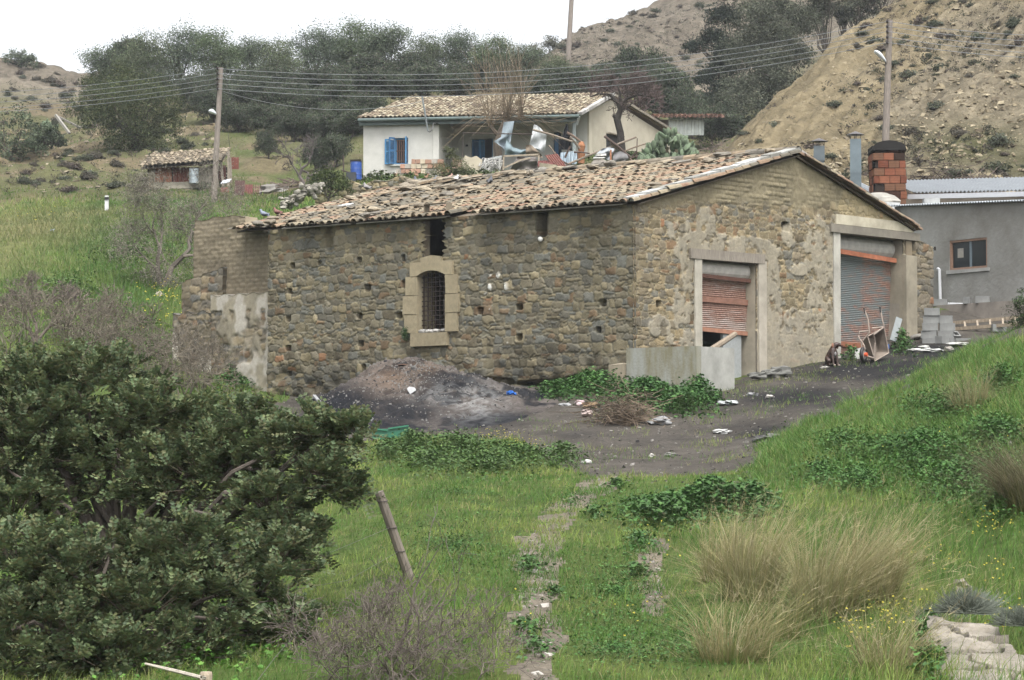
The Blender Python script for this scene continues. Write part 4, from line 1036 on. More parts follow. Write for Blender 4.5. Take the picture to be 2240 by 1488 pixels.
# door
mb = MB(); mdx = np.r_[mn, 0]; dw = np.linalg.norm((dr - dl)[:2])
for s in (0, dw - .08): mb.obox(np.r_[dl[:2], zb_] + mfn * .1 + mdx * s, mdx * .08, mfn * .1, Z3 * (dz1 - zb_), blue)
do_ = mb.build('door', M['paint'], hs_)
louvre('door_leaf', do_, np.r_[dl[:2], zb_ + .05] + mfn * .02 + mdx * .1, mdx * .42 - mfn * .15, dz1 - zb_ - .1, blued)
louvre('door_leaf', do_, np.r_[dl[:2], zb_ + .05] - mfn * .25 + mdx * .54, mdx * .14 + mfn * .3, dz1 - zb_ - .1, blue)
mb = MB(); p = onm(1019); mb.obox(np.r_[p[:2], Z_(318, 117.8)] - mfn * .03, mdx * .13, mfn * .03, Z3 * .1, lin(50, 60, 80)); mb.build('number_plate', M['paint'], hs_)
# second blue door at the right of the porch
p = onm(1212); mb = MB(); mb.obox(np.r_[p[:2], zb_] - mfn * .05, mdx * .4, mfn * .06, Z3 * (Z_(293, 117) - zb_), lin(28, 44, 60)); mb.obox(np.r_[p[:2], zb_] - mfn * .07 + mdx * .05, mdx * .2, mfn * .04, Z3 * (Z_(296, 117) - zb_), blued); mb.build('door', M['paint'], hs_)
# small gable window
p = ong(1326, 330); q = ong(1352, 300); gdx = np.r_[gd, 0]
mb = MB(); mb.obox(np.r_[p[:2], p[2]] - gn * .03, gdx * np.linalg.norm((q - p)[:2]), gn * .06, Z3 * (q[2] - p[2]), lin(58, 62, 62)); mb.obox(np.r_[p[:2], q[2]] - gn * .25, gdx * np.linalg.norm((q - p)[:2]) * 1.2, gn * .3, Z3 * .06, lin(150, 140, 120)); mb.build('window', M['paint'], hs_)
# mains mast on the wall
mb = MB(); q = [P(923, 210, 115.6), P(930, 250, 115.7), P(936, 287, 115.8), P(940, 289, 115.7), P(946, 284, 115.7), P(948, 270, 115.8), P(958, 269, 116.0)]
mb.tube(q[:3], .045, lin(150, 158, 160, .8), 6); mb.tube(q[2:], .03, lin(110, 110, 108, .8), 6); mb.build('mains_mast', M['metal'], hs_)

# ================================================================ grey rendered workshop on the right
C0 = P(1957, 447, 70.5); C1 = P(2420, 428, 63.5); wdir = (C1 - C0)[:2]; wdir /= np.linalg.norm(wdir); WD = np.r_[wdir, 0]; WN = np.array([wdir[1], -wdir[0], 0])
def onw(px, py, off=0): return hit(px, py, np.r_[C0[:2], 0] + WN * off, WN)
ws = thing('workshop', 'grey cement rendered workshop with corrugated roof and one brown framed window', 'building', np.r_[C0[:2] + wdir * 4, 3.0])
gw0, gw1 = onw(2077, 592), onw(2159, 519); gz0, gz1 = gw0[2], gw1[2]
mb = MB(); gc = lin(148, 148, 144, .62); Lf = np.linalg.norm((C1 - C0)[:2])
zt_ = lambda s: C0[2] + (C1[2] - C0[2]) * s / Lf
def wpiece(s0, s1, za, zb0, zb1): 
    q = [np.r_[(C0[:2] + wdir * s0), za], np.r_[(C0[:2] + wdir * s1), za], np.r_[(C0[:2] + wdir * s1), zb1], np.r_[(C0[:2] + wdir * s0), zb0]]; mb.prism(np.array(q), -WN * .25, gc)
sg0 = np.dot((gw0 - C0)[:2], wdir); sg1 = np.dot((gw1 - C0)[:2], wdir)
wpiece(0, sg0, 2.2, zt_(0) - .08, zt_(sg0) - .08); wpiece(sg1, Lf, 2.2, zt_(sg1) - .08, zt_(Lf) - .08); wpiece(sg0, sg1, 2.2, gz0, gz0); wpiece(sg0, sg1, gz1, zt_(sg0) - .08, zt_(sg1) - .08)
mb.prism(np.array([np.r_[C0[:2], 2.2], np.r_[C0[:2] - WN[:2] * 5, 2.2], np.r_[C0[:2] - WN[:2] * 5, C0[2] + .3], np.r_[C0[:2], C0[2] - .08]]), WD * .25, gc)
def cementmat():
    m, nt, N, L = newmat('cement_render'); out = N.new('ShaderNodeOutputMaterial'); b = N.new('ShaderNodeBsdfPrincipled'); b.inputs['Roughness'].default_value = .95; b.inputs['Specular IOR Level'].default_value = .15
    tc = N.new('ShaderNodeTexCoord'); n1 = N.new('ShaderNodeTexNoise'); n1.inputs['Scale'].default_value = .55; n1.inputs['Detail'].default_value = 9; n1.inputs['Roughness'].default_value = .62
    mp = N.new('ShaderNodeMapping'); mp.inputs['Scale'].default_value = (1, 1, .8); L.new(tc.outputs['Object'], mp.inputs[0]); L.new(mp.outputs[0], n1.inputs['Vector'])
    cr = N.new('ShaderNodeValToRGB'); e = cr.color_ramp.elements; e[0].position = .33; e[0].color = (*lim(126, 123, 116, .78), 1); e[1].position = .66; e[1].color = (*lim(164, 165, 161, .78), 1)
    L.new(n1.outputs['Fac'], cr.inputs['Fac']); n2 = N.new('ShaderNodeTexNoise'); n2.inputs['Scale'].default_value = 9; n2.inputs['Detail'].default_value = 8; L.new(tc.outputs['Object'], n2.inputs['Vector'])
    bp = N.new('ShaderNodeBump'); bp.inputs['Strength'].default_value = .5; bp.inputs['Distance'].default_value = .03; L.new(n2.outputs['Fac'], bp.inputs['Height']); L.new(bp.outputs[0], b.inputs['Normal'])
    L.new(cr.outputs[0], b.inputs['Base Color']); L.new(b.outputs[0], out.inputs[0]); return m
M['cement'] = cementmat()
mb.build('wall', M['cement'], ws)
mb = MB(); brn = lin(142, 112, 92, .65); sw_ = sg1 - sg0
for (s, q, wv, hv) in ((0, 0, sw_, .06), (0, gz1 - gz0 - .06, sw_, .06)): mb.obox(np.r_[(C0[:2] + wdir * (sg0 + s)), gz0 + q] - WN * .02, WD * wv, -WN * .1, Z3 * hv, brn)
for s in (0, sw_ - .06): mb.obox(np.r_[(C0[:2] + wdir * (sg0 + s)), gz0 + .06] - WN * .022, WD * .06, -WN * .1, Z3 * (gz1 - gz0 - .12), brn)
wf = mb.build('window', M['paint'], ws)
mb = MB(); mb.obox(np.r_[(C0[:2] + wdir * (sg0 + .06)), gz0 + .06] - WN * .09, WD * (sw_ - .12), -WN * .02, Z3 * (gz1 - gz0 - .12), np.array([.02, .02, .02])); mb.build('pane', M['glass'], wf)
mb = MB(); mb.obox(np.r_[(C0[:2] + wdir * (sg0 + sw_ * .5)), gz0 + .06] - WN * .06, WD * .07, -WN * .03, Z3 * (gz1 - gz0 - .12), lin(110, 124, 132, .7)); mb.obox(np.r_[(C0[:2] + wdir * (sg0 + .25)), gz0 + .35] - WN * .086, WD * .24, -WN * .003, Z3 * .27, lin(150, 146, 136, .7)); mb.build('glazing_bar', M['paint'], wf)
mb = MB(); mb.obox(np.r_[(C0[:2] + wdir * (sg0 - .1)), gz0 - .1] + WN * .04, WD * (sw_ + .2), -WN * .14, Z3 * .1, gc * 1.05, .004); mb.build('sill', M['concrete'], wf)
mb = MB(); o = C0 + WN * .14 - WD * .1; 
corr_sheet(mb, o - Z3 * .04, np.r_[(C1 - C0)[:2], (C1 - C0)[2]] * 1.0, -WN * 3.4 + Z3 * .25, Z3, .11, .024, lin(186, 193, 198, .9)); rf_ = mb.build('roof', M['metal'], ws)
# plinth along the foot of the wall
mb = MB(); q0 = onw(2010, 668, .55); q1 = onw(2420, 682, .55); mb.obox(np.r_[q0[:2], 1.9], np.r_[(q1 - q0)[:2], 0], -WN * .6, Z3 * (q0[2] - 1.9 - .05), lin(140, 132, 122, .62), .02); mb.build('plinth', M['concrete'], ws)
# drain pipe of the workshop
mb = MB(); pv = lin(206, 208, 210, .75); pa = onw(2055, 594, .1); pb_ = onw(2057, 655, .12)
mb.tube([onw(2052, 588, .02), onw(2055, 590, .1), pb_], .045, pv, 8); mb.tube([onw(1996, 664, .3), onw(2100, 666, .3), onw(2300, 676, .3)], .045, pv, 8); mb.build('drain_pipe', M['plastic'], ws)
mb = MB(); mb.tube([onw(2018, 545, .05), onw(2045, 544, .25)], .012, lin(50, 46, 42), 5); mb.tube([onw(2045, 540, .25), onw(2045, 548, .25)], .03, lin(50, 46, 42), 5); mb.build('wall_hook', M['rust'], ws)
# ---- older shed behind, with flues and the brick chimney
rs = thing('rear_shed', 'long low shed with silvery corrugated roof behind the grey workshop', 'shed', [13, 75, 5.0])
mb = MB(); a = P(1866, 428, 74.5); b = P(2420, 420, 69.5)
mb.prism(np.array([[a[0], a[1], 4], [b[0], b[1], 4], b + [0, 0, -.05], a + [0, 0, -.05]]), np.array([.05, 5, 0]), lin(128, 118, 104, .6)); mb.build('wall', M['concrete'], rs)
mb = MB(); corr_sheet(mb, P(1862, 424, 74.2), P(1925, 420, 73.6) - P(1862, 424, 74.2), np.array([.1, 5.5, .95]), Z3, .13, .03, lin(176, 182, 186, .9)); corr_sheet(mb, P(2000, 421, 73.1), P(2420, 412, 69.2) - P(2000, 421, 73.1), np.array([.1, 5.5, .95]), Z3, .13, .03, lin(176, 182, 186, .9)); mb.build('roof', M['metal'], rs)
mb = MB(); mb.bar(P(1987, 431, 72.4), P(2420, 420, 68.6), .1, .14, lin(214, 216, 220, .9)); mb.build('gutter', M['plastic'], rs)
brick = thing('brick_chimney', 'squat orange hollow brick chimney blackened with soot at the top', 'chimney', P(1955, 448, 72.0))
mb = MB(); cw = P(1985, 400, 72)[0] - P(1913, 400, 72)[0]; cx0 = P(1912, 400, 72)[0]; zc0 = Z_(452, 72); hc = .235; rngb = np.random.RandomState(5)
mb.obox([cx0 + .05, 72.05, zc0], X3 * (cw - .1), Y3 * .8, Z3 * 1.75, lin(60, 50, 44), 0)
dn = np.array([.55, .83, 0]); 
for j in range(8):
    z = zc0 + j * hc; x = cx0 + (-.03 if j > 4 else 0); off = .16 * (j % 2); s = x - off
    while s < x + cw - .02:
        l = .32; s0 = max(s, x); s1 = min(s + l, x + cw)
        if s1 - s0 > .06:
            soot = np.clip((j - 6) * .9, 0, 1) if j > 6 else (0.8 if (j in (0, 1, 2, 6) and rngb.rand() < .42) or (j in (0, 1, 2) and .35 < (s0 - cx0) / cw < .62) or (j == 3 and rngb.rand() < .35) else 0)
            c = lin(*[(166,98,68),(150,86,60),(176,110,78),(150,106,78)][rngb.randint(4)], 1.12) * (1 - soot) + lin(34, 30, 28) * soot
            open_ = rngb.rand() < .14 and j > 1
            mb.obox([s0 + .008, 72 + (.1 if open_ else 0), z + .01], X3 * (s1 - s0 - .016), Y3 * .2, Z3 * (hc - .022), c if not open_ else lin(25, 22, 20), .004)
            if not open_:
                for q in range(4): mb.obox([s0 + .01, 72 - .004, z + .03 + q * .05], X3 * (s1 - s0 - .02), Y3 * .01, Z3 * .012, c * .7)
        s += l
    d0 = 0
    while d0 < .84:
        soot = 1 if j > 6 else (.7 if rngb.rand() < .2 else 0); c = lin(*[(166,98,68),(150,86,60),(176,110,78)][rngb.randint(3)], 1.12) * (1 - soot) + lin(34, 30, 28) * soot
        for q in (0, 1):
            xx = x + cw - .1 if q else x - .0
            mb.obox([xx, 72.21 + d0, z + .012], X3 * .1, Y3 * .26, Z3 * (hc - .024), c, .003)
        d0 += .28
mb.build('brick_stack', M['plain'], brick)
mb = MB(); zt = zc0 + 8 * hc; an = np.linspace(0, math.pi, 9)
V = []
for yy in (71.96, 72.9):
    for a_ in an: V.append((cx0 - .03 + cw / 2 - math.cos(a_) * (cw / 2 + .02), yy, zt - .12 + math.sin(a_) * .26 if 0 < a_ < math.pi else zt - .16))
i = np.arange(8); mb.add(V, [np.stack([i, i + 1, i + 10, i + 9], 1), np.stack([np.zeros(7, int), np.arange(1, 8), np.arange(2, 9)], 1), 9 + np.stack([np.zeros(7, int), np.arange(2, 9), np.arange(1, 8)], 1)], lin(48, 46, 44)); mb.build('sooty_cap', M['concrete'], brick)
def flue(px, pyt, pyb, Y, w_, label, slv, wide):
    t = thing('metal_flue', label, 'flue', P(px, pyb, Y)); mb = MB(); p0 = P(px, pyb + 6, Y); p1 = P(px + 2, pyt + 12, Y); h = p1[2] - p0[2]
    c = lin(112, 126, 132, .68); r45 = math.radians(38)
    def sq(z0, z1, r, col, tp=1.0):
        an = r45 + np.arange(4) * math.pi / 2; q = [np.c_[np.cos(an) * r * k, np.sin(an) * r * k, np.full(4, z)] for z, k in ((z0, 1), (z1, tp))]; V = np.concatenate(q) + [p0[0], p0[1], p0[2]]
        i = np.arange(4); j = (i + 1) % 4; mb.add(V, np.concatenate([np.stack([i, j, 4 + j, 4 + i], 1), [[4, 5, 6, 7]]]), col)
    if wide: sq(0, h * .55, w_ * .8, c * 1.05); sq(h * .5, h, w_, lin(96, 106, 110, .68), .94)
    else: sq(0, h * .36, w_ * .97, c * .92); sq(h * .34, h, w_, c, .96)
    mb.build('duct', M['metal'], t)
    mb = MB(); zt = p0[2] + h; n = 12; an = np.arange(n) * math.tau / n; V = [(p0[0], p0[1], zt + .26)] + [(p0[0] + math.cos(a) * w_ * 1.15, p0[1] + math.sin(a) * w_ * 1.15, zt + .14) for a in an] + [(p0[0], p0[1], zt + .13)]
    mb.add(V, np.concatenate([[(0, 1 + k, 1 + (k + 1) % n) for k in range(n)], [(n + 1, 1 + (k + 1) % n, 1 + k) for k in range(n)]]), lin(104, 100, 100, .7))
    for a in an[::3]: mb.tube([(p0[0] + math.cos(a) * w_ * .6, p0[1] + math.sin(a) * w_ * .6, zt - .04), (p0[0] + math.cos(a) * w_ * .7, p0[1] + math.sin(a) * w_ * .7, zt + .16)], .012, lin(80, 78, 76), 4)
    mb.build('rain_cap', M['metal'], t)
flue(1872, 293, 412, 74.6, .25, 'tall slim grey metal flue beside the brick chimney', 0, False)
flue(1792, 308, 380, 74.2, .25, 'short grey metal flue with widened head above the barn roof slope', 0, True)
# white domed oven roof and stacked foam sheets at the workshop corner
mb = MB(); mb.blob(P(1925, 442, 71.8), (.62, .5, .28), lin(176, 172, 162, .9), 4, .08, 12, 8); solo(mb, 'oven_dome', 'pale domed clay oven top at the foot of the brick chimney', 'oven', M['concrete'])
for k, (x, y, w_) in enumerate(((1922, 458, 40), (1935, 450, 34))):
    mb = MB(); pbox(mb, x, y - 7, x + w_, y + 7, 71.0 - k * .05, .4, lin(232, 234, 232, .9), .015); solo(mb, 'foam_sheet', ['white foam sheet lying lower beside the barn roof end', 'white foam sheet lying higher beside the barn roof end'][k], 'sheet', M['plain'], 'white foam sheets by the workshop roof')
mb = MB(); pbox(mb, 2022, 433, 2056, 446, 70.6, .3, lin(176, 178, 176, .75)); solo(mb, 'concrete_block', 'single grey concrete block on the workshop roof edge', 'block', M['concrete'])

# ================================================================ tile roofed shed on the left terrace
Ys = 119.0
sd = thing('tiled_shed', 'small ramshackle shed with sagging tiled roof below the big dark tree', 'shed', P(410, 410, Ys))
mb = MB(); sw0, sw1 = P(322, 412, Ys), P(500, 412, Ys)
pbox(mb, 324, 366, 338, 412, Ys, .5, lin(128, 118, 98, .6), .04); pbox(mb, 324, 398, 440, 414, Ys + .02, .45, lin(150, 144, 128, .6), .06)
pbox(mb, 338, 366, 500, 414, Ys + 1.8, .2, lin(60, 52, 46)); pbox(mb, 322, 360, 327, 412, Ys, 2.2, lin(110, 100, 84)); mb.build('wall', M['concrete'], sd)
for (x0, x1, c, lb, m_) in ((338, 376, (152, 98, 72), 'rusty orange sheet wall', 'rust'), (378, 413, (112, 62, 48), 'dark rusty sheet wall', 'rust'), (434, 470, (168, 160, 146), 'grey board wall', 'wood')):
    mb = MB(); a = P(x0, 412, Ys + .2); b = P(x1, 366, Ys + .2)
    if m_ == 'rust': corr_sheet(mb, a, X3 * (b[0] - a[0]), Z3 * (b[2] - a[2]), -Y3, .12, .02, lin(*c, .6))
    else:
        k = a[0]
        while k < b[0]: mb.obox([k, Ys + .2, a[2]], X3 * .16, Y3 * .03, Z3 * (b[2] - a[2]) * random.uniform(.93, 1), lin(*c, .65) * random.uniform(.8, 1.1), .01); k += .17
    o_ = mb.build('wall_panel', M[m_], sd); o_['label'] = lb
mb = MB()
for (x, y0, x2, y2) in ((478, 414, 470, 350), (489, 412, 482, 336), (500, 408, 500, 330), (506, 400, 503, 345)): mb.bar(P(x, y0, Ys), P(x2, y2, Ys), .11, .11, lin(140, 130, 116, .65) * random.uniform(.8, 1.1))
mb.bar(P(440, 372, Ys - .05), P(478, 358, Ys - .05), .12, .08, lin(150, 140, 126, .65)); mb.build('timber_frame', M['wood'], sd)
mb = MB(); pbox(mb, 470, 362, 494, 396, Ys + .5, .1, lin(86, 52, 44, .7)); o_ = mb.build('wall_panel', M['rust'], sd); o_['label'] = 'almost black rusty sheet'; mb = MB(); pbox(mb, 505, 344, 522, 370, Ys + 1.2, .1, lin(120, 66, 52, .7)); o_ = mb.build('wall_panel', M['rust'], sd); o_['label'] = 'dark red rusty sheet'
mb = MB(); e0, e1 = P(308, 365, Ys - .4), P(482, 352, Ys - .5); r0, r1 = P(340, 338, Ys + 2.6), P(503, 324, Ys + 2.4)
quad(mb, [e0 - [0, 0, .1], e1 - [0, 0, .1], r1 - [0, 0, .1], r0 - [0, 0, .1]], .05, lin(80, 68, 56)); et2 = e1 - e0; L2_ = np.linalg.norm(et2); et2 /= L2_; u2_ = (r0 + r1) / 2 - (e0 + e1) / 2; sl_ = u2_ - et2 * np.dot(u2_, et2); Lu2 = np.linalg.norm(sl_); sl_ /= Lu2; n2_ = np.cross(et2, sl_); n2_ = n2_ if n2_[2] > 0 else -n2_
sh_ = np.dot(u2_, et2)
SCc = np.array([lin(*c, .95) for c in [(190,170,140),(168,148,122),(150,132,112),(206,186,154),(134,118,102),(176,152,124)]])
tile_field(mb, e0, et2, (u2_ / np.linalg.norm(u2_)), n2_, int(L2_ / .24) + 1, int(np.linalg.norm(u2_) / .33), .24, .33, .115, 72, lambda i, j, r: SCc[r.randint(len(SCc))], None, seg=4, jit=1.8); mb.build('roof', M['tile'], sd)
def drum(px, py0, py1, Y, wpx, col, name, label, cat, lid=None, mat='plastic'):
    t = thing(name, label, cat, P(px, py1, Y)); mb = MB(); a = P(px, py1, Y); b = P(px, py0, Y); h = b[2] - a[2]; r = wpx / 2 * Y / F_PX
    pr = [(0, .93), (.02, 1), (.3, 1), (.32, 1.05), (.35, 1), (.63, 1), (.65, 1.05), (.68, 1), (.96, 1), (1, .94)]
    mb.tube([a + Z3 * h * k for k, _ in pr], [r * q for _, q in pr], col, 14); mb.build('body', M[mat], t)
    mb = MB(); mb.tube([a + Z3 * (h + .0), a + Z3 * (h + .05)], r * .98, col * .85 if lid is None else lid, 14); mb.build('lid', M[mat], t)
drum(424, 371, 402, Ys - .3, 21, lin(166, 178, 182, .75), 'water_drum', 'pale grey metal drum standing against the tiled shed', 'drum', mat='metal')
# rusty junk and fence panel right of the shed
JK = [(482, 500, 408, 418, (122, 62, 50), 'brick red rusty sheet lying low at the foot of the lamp pole', 'rusty_sheet'), (512, 534, 393, 424, (84, 60, 54), 'dark brown rusty sheet leaning upright right of the tiled shed', 'rusty_sheet'), (534, 552, 402, 422, (104, 56, 50), 'dull red rusty sheet at the end of the junk row', 'rusty_sheet')]
for (x0, x1, y0, y1, c, lb, nm) in JK:
    mb = MB(); Yj = gp((x0 + x1) / 2, y1 + 3)[1]; a = P(x0, y1 + 3, Yj); b = P(x1, y0, Yj); corr_sheet(mb, a, X3 * (b[0] - a[0]), np.array([0, .4, b[2] - a[2]]), -Y3, .1, .02, lin(*c, .7)); solo(mb, nm, lb, 'metal sheet', M['rust'], 'rusty sheets by the tiled shed')
mb = MB(); quad(mb, [P(482, 402, 113.4), P(500, 398, 113.4), P(506, 391, 114), P(488, 394, 114)], .04, lin(222, 226, 232, .9)); solo(mb, 'white_board', 'bright white board lying on junk beside the tiled shed', 'board', M['plain'])
fp = thing('slat_fence', 'low brown slatted fence panel lying in grass beyond the lamp pole', 'fence', P(585, 420, gp(585, 423)[1])); mb = MB(); Yf = gp(585, 423)[1]
for k in range(14): x = 552 + k * 5; mb.bar(P(x, 423, Yf), P(x, 405, Yf + .3), .06, .03, lin(128, 100, 88, .7), up=X3)
mb.build('slats', M['wood'], fp); mb = MB()
for y in (410, 418): mb.bar(P(550, y, Yf + .2), P(620, y - 2, Yf + .3), .05, .05, lin(118, 92, 80, .7))
mb.build('rail', M['wood'], fp)
mb = MB(); mb.blob(gp(598, 420), (.75, .5, .42), lin(150, 146, 138, .85), 8, .3, 14, 9, 2); solo(mb, 'sheeted_heap', 'grey sheet covered heap left of the bare tree', 'heap', M['cloth'])
mb = MB(); rng = np.random.RandomState(4)
for k in range(24): p = P(rng.uniform(612, 655), rng.uniform(398, 410), 112 + rng.uniform(0, 1)); a = rng.uniform(0, 6); mb.bar(p, p + np.array([math.cos(a) * .7, .3 * math.sin(a), rng.uniform(-.1, .3)]), .05, .05, lin(118, 104, 92, .7) * rng.uniform(.6, 1.2))
solo(mb, 'branch_heap', 'small heap of cut brown sticks on the grass near the cottage', 'brushwood', M['wood'])
Ym = gp(233, 460)[1]; mk_ = thing('marker_post', 'white roadside marker post with black band on the green slope', 'post', P(233, 458, Ym)); mb = MB(); pbox(mb, 229, 428, 237, 462, Ym, .14, lin(226, 228, 226, .8)); mb.build('post', M['paint'], mk_); mb = MB(); a = P(228.6, 437, Ym - .01); b = P(237.4, 431, Ym - .01); mb.obox([a[0], Ym - .03, a[2]], X3 * (b[0] - a[0]), Y3 * .2, Z3 * (b[2] - a[2]), lin(40, 42, 42)); mb.build('band', M['paint'], mk_)
mb = MB(); mb.bar(P(122, 252, 146), P(152, 292, 145), .14, .14, lin(150, 146, 138, .7)); solo(mb, 'fallen_pole', 'short grey pole lying steeply against the left bank', 'pole', M['wood'], 'grey poles propped on the left bank')
mb = MB(); mb.bar(P(128, 256, 146.6), P(176, 280, 145.4), .12, .12, lin(128, 124, 116, .7)); solo(mb, 'fallen_pole', 'longer grey pole lying flatter against the left bank', 'pole', M['wood'], 'grey poles propped on the left bank')
# ---- little lean-to behind the cottage
ln = thing('lean_to', 'small pale corrugated lean-to with red tile edge behind the cottage gable', 'shed', P(1490, 292, 136)); mb = MB(); a = P(1436, 296, 136); b = P(1540, 262, 136)
corr_sheet(mb, P(1463, 296, 136), X3 * (P(1540, 296, 136)[0] - P(1463, 296, 136)[0]), Z3 * (b[2] - a[2]), -Y3, .2, .03, lin(206, 212, 206, .72)); mb.build('wall_panel', M['metal'], ln)
mb = MB(); pbox(mb, 1430, 262, 1462, 296, 136.1, .3, lin(128, 118, 110, .65)); mb.build('side_wall', M['concrete'], ln); mb = MB(); pbox(mb, 1463, 262, 1540, 296, 137.5, .2, lin(90, 84, 80)); mb.build('wall', M['concrete'], ln)
mb = MB(); a = P(1425, 259, 135.4); tile_field(mb, a, X3, np.array([.1, .97, .2]), np.array([0, -.2, .98]), int((P(1590, 259, 135)[0] - a[0]) / .26), 8, .26, .34, .12, 73, lambda i, j, r: lin(*[(150,92,74),(132,84,70),(170,120,96),(112,84,74)][r.randint(4)], .9), None, seg=4); mb.build('roof', M['tile'], ln)
def runit(n, rng): 
    v = rng.normal(0, 1, (n, 3)); return v / np.linalg.norm(v, axis=1)[:, None]

# ================================================================ leafy trees
def crown_points(lobes, n, rng, clump=.28, shell=.55, per=26):
    """leaf points gathered in clumps near the surface of each lobe"""
    vol = np.array([np.prod(r) ** (2 / 3) for _, r in lobes]); cnt = np.maximum(1, (n / per * vol / vol.sum()).astype(int)); C = []; O_ = []; tips = []; tint = []
    for (c, r), k in zip(lobes, cnt):
        d = runit(k, rng); d[:, 2] = np.where(d[:, 2] < -.55, -d[:, 2], d[:, 2]); q = (shell + (1 - shell) * rng.rand(k) ** .6)[:, None]
        q = q * (1 + .22 * np.sin(d @ rng.normal(0, 3, 3) + 1)[:, None])
        t = np.asarray(c) + d * q * np.asarray(r); tips.append(t)
        sz = clump * np.mean(r) * rng.uniform(.6, 1.3, k)
        C.append((t[:, None] + np.clip(rng.normal(0, 1, (k, per, 3)), -1.55, 1.55) * sz[:, None, None] * np.array([1, 1, .7])).reshape(-1, 3))
        O_.append(np.repeat(d, per, 0)); tint.append(np.repeat(rng.uniform(.65, 1.3, k), per))
    return np.concatenate(C), np.concatenate(O_), np.concatenate(tips), np.concatenate(tint)
def limbs(mb, base, tips, r0, rng, col, n=18, fork=.3, sides=5):
    base = np.asarray(base); ctr = tips.mean(0); k = base + (ctr - base) * fork; k[:2] += rng.normal(0, .08, 2) * np.linalg.norm(ctr - base)
    m1 = (base + k) / 2 + rng.normal(0, .04, 3) * np.linalg.norm(k - base)
    mb.tube([base - [0, 0, .15], m1, k], [r0 * 1.25, r0, r0 * .85], col, 7)
    for t in tips[rng.permutation(len(tips))[:n]]:
        d = t - k; q = k + d * .5 + np.array([0, 0, .12 * np.linalg.norm(d)]) + rng.normal(0, .07, 3) * np.linalg.norm(d)
        q1 = k + d * .22 + rng.normal(0, .04, 3) * np.linalg.norm(d)
        mb.tube([k, q1, q, t], [r0 * .5, r0 * .36, r0 * .22, r0 * .06], col * rng.uniform(.8, 1.15), sides, False)
def leafy(name, label, cat, base, lobes, n, L, Wd, cols, seed, r0, group=None, clump=.28, barkc=lin(96, 88, 78), per=26, shell=.5, nl=18, upb=.5):
    rng = np.random.RandomState(seed); base = np.asarray(base, float)
    C, O_, tips, tint = crown_points(lobes, n, rng, clump, shell, per); m = len(C)
    N = O_ * .5 + runit(m, rng) * .8 + [0, 0, upb]; D = runit(m, rng)
    cols = np.asarray(cols) * 1.4; c = cols[rng.randint(0, len(cols), m)] * tint[:, None] * rng.uniform(.75, 1.25, m)[:, None]
    t = thing(name, label, cat, base, group)
    mb = MB(); limbs(mb, base, tips, r0, rng, barkc, nl); mb.build('trunk', M['bark'], t)
    mb = MB(); mb.leaves(C, N, D, L * rng.uniform(.7, 1.3, m), Wd * rng.uniform(.7, 1.3, m), c); mb.build('crown', M['leaf_far'], t)
    return t
DG = [lin(92, 108, 82), lin(84, 98, 76), lin(104, 118, 90), lin(98, 106, 86), lin(112, 120, 96)]
def plobes(L, sq=.8):
    out = []
    for (px, py, Y, r) in L:
        out.append((P(px, py, Y), (r, r * .9, r * sq)))
    return out
# ---- carobs along the ridge: three crowns built, the rest copied
RT = [(232,165,176,62,150),(318,140,174,66,150),(398,122,176,66,160),(466,128,173,60,150),(548,136,178,52,130),(606,146,172,58,130),(690,124,176,66,165),(764,112,178,66,170),(846,122,174,66,160),(930,132,177,56,150),(1004,126,178,58,155),(1078,140,172,60,140),(1146,158,166,56,120),(1216,172,162,50,100),(1262,186,158,44,90)]
RL = ['leftmost carob of the ridge row, thin against the sky', 'carob second from the left on the ridge skyline', 'tall round carob on the ridge above the left pole wires', 'carob on the ridge directly above the left lamp pole', 'thin crowned carob with sky gaps right of the left lamp pole', 'low carob at the dip of the ridge skyline', 'broad carob right of the dip in the ridge skyline', 'highest carob of the ridge row', 'carob just right of the highest one on the ridge', 'carob on the ridge above the cottage roof left end', 'carob on the ridge above the middle of the cottage', 'carob behind the pollarded tree shoots', 'carob at the foot of the bare middle hill', 'small carob left of the tall bare pole foot', 'rightmost low carob of the ridge row behind the cottage roof']
protos = []
for i, (px, py, Y, r, h) in enumerate(RT):
    s = Y / F_PX; b = on_ground(px, Y, -.1); R = r * s * 1.12; top = P(px, py - r, Y)[2]; 
    if i < 4:
        rng = np.random.RandomState(40 + i); H = top - b[2]; lobes = []
        for k in range(7):
            a = rng.uniform(0, 6.28); q = rng.uniform(.2, .62) * R; zc = b[2] + H * rng.uniform(.3, .78); lobes.append((np.array([b[0] + q * math.cos(a), b[1] + q * math.sin(a), zc]), (R * rng.uniform(.4, .6), R * .5, H * rng.uniform(.17, .26))))
        lobes.append((b + [0, 0, H * .72], (R * .6, R * .6, H * .28)))
        t = leafy('carob_tree', RL[i], 'tree', b, lobes, 11000, .13, .085, np.array(DG) * [[1, 1, 1], [1.15, 1.1, 1.0], [1.0, 1.02, 1.08], [1.12, 1.16, .98]][i], 300 + i, .16, 'carob trees along the ridge', nl=14); protos.append((t, R, H))
    else:
        t, R0, H0 = protos[i % 4]; H = top - b[2]; dup(t, b, random.uniform(0, 6), (R / R0, R / R0, H / H0), RL[i])
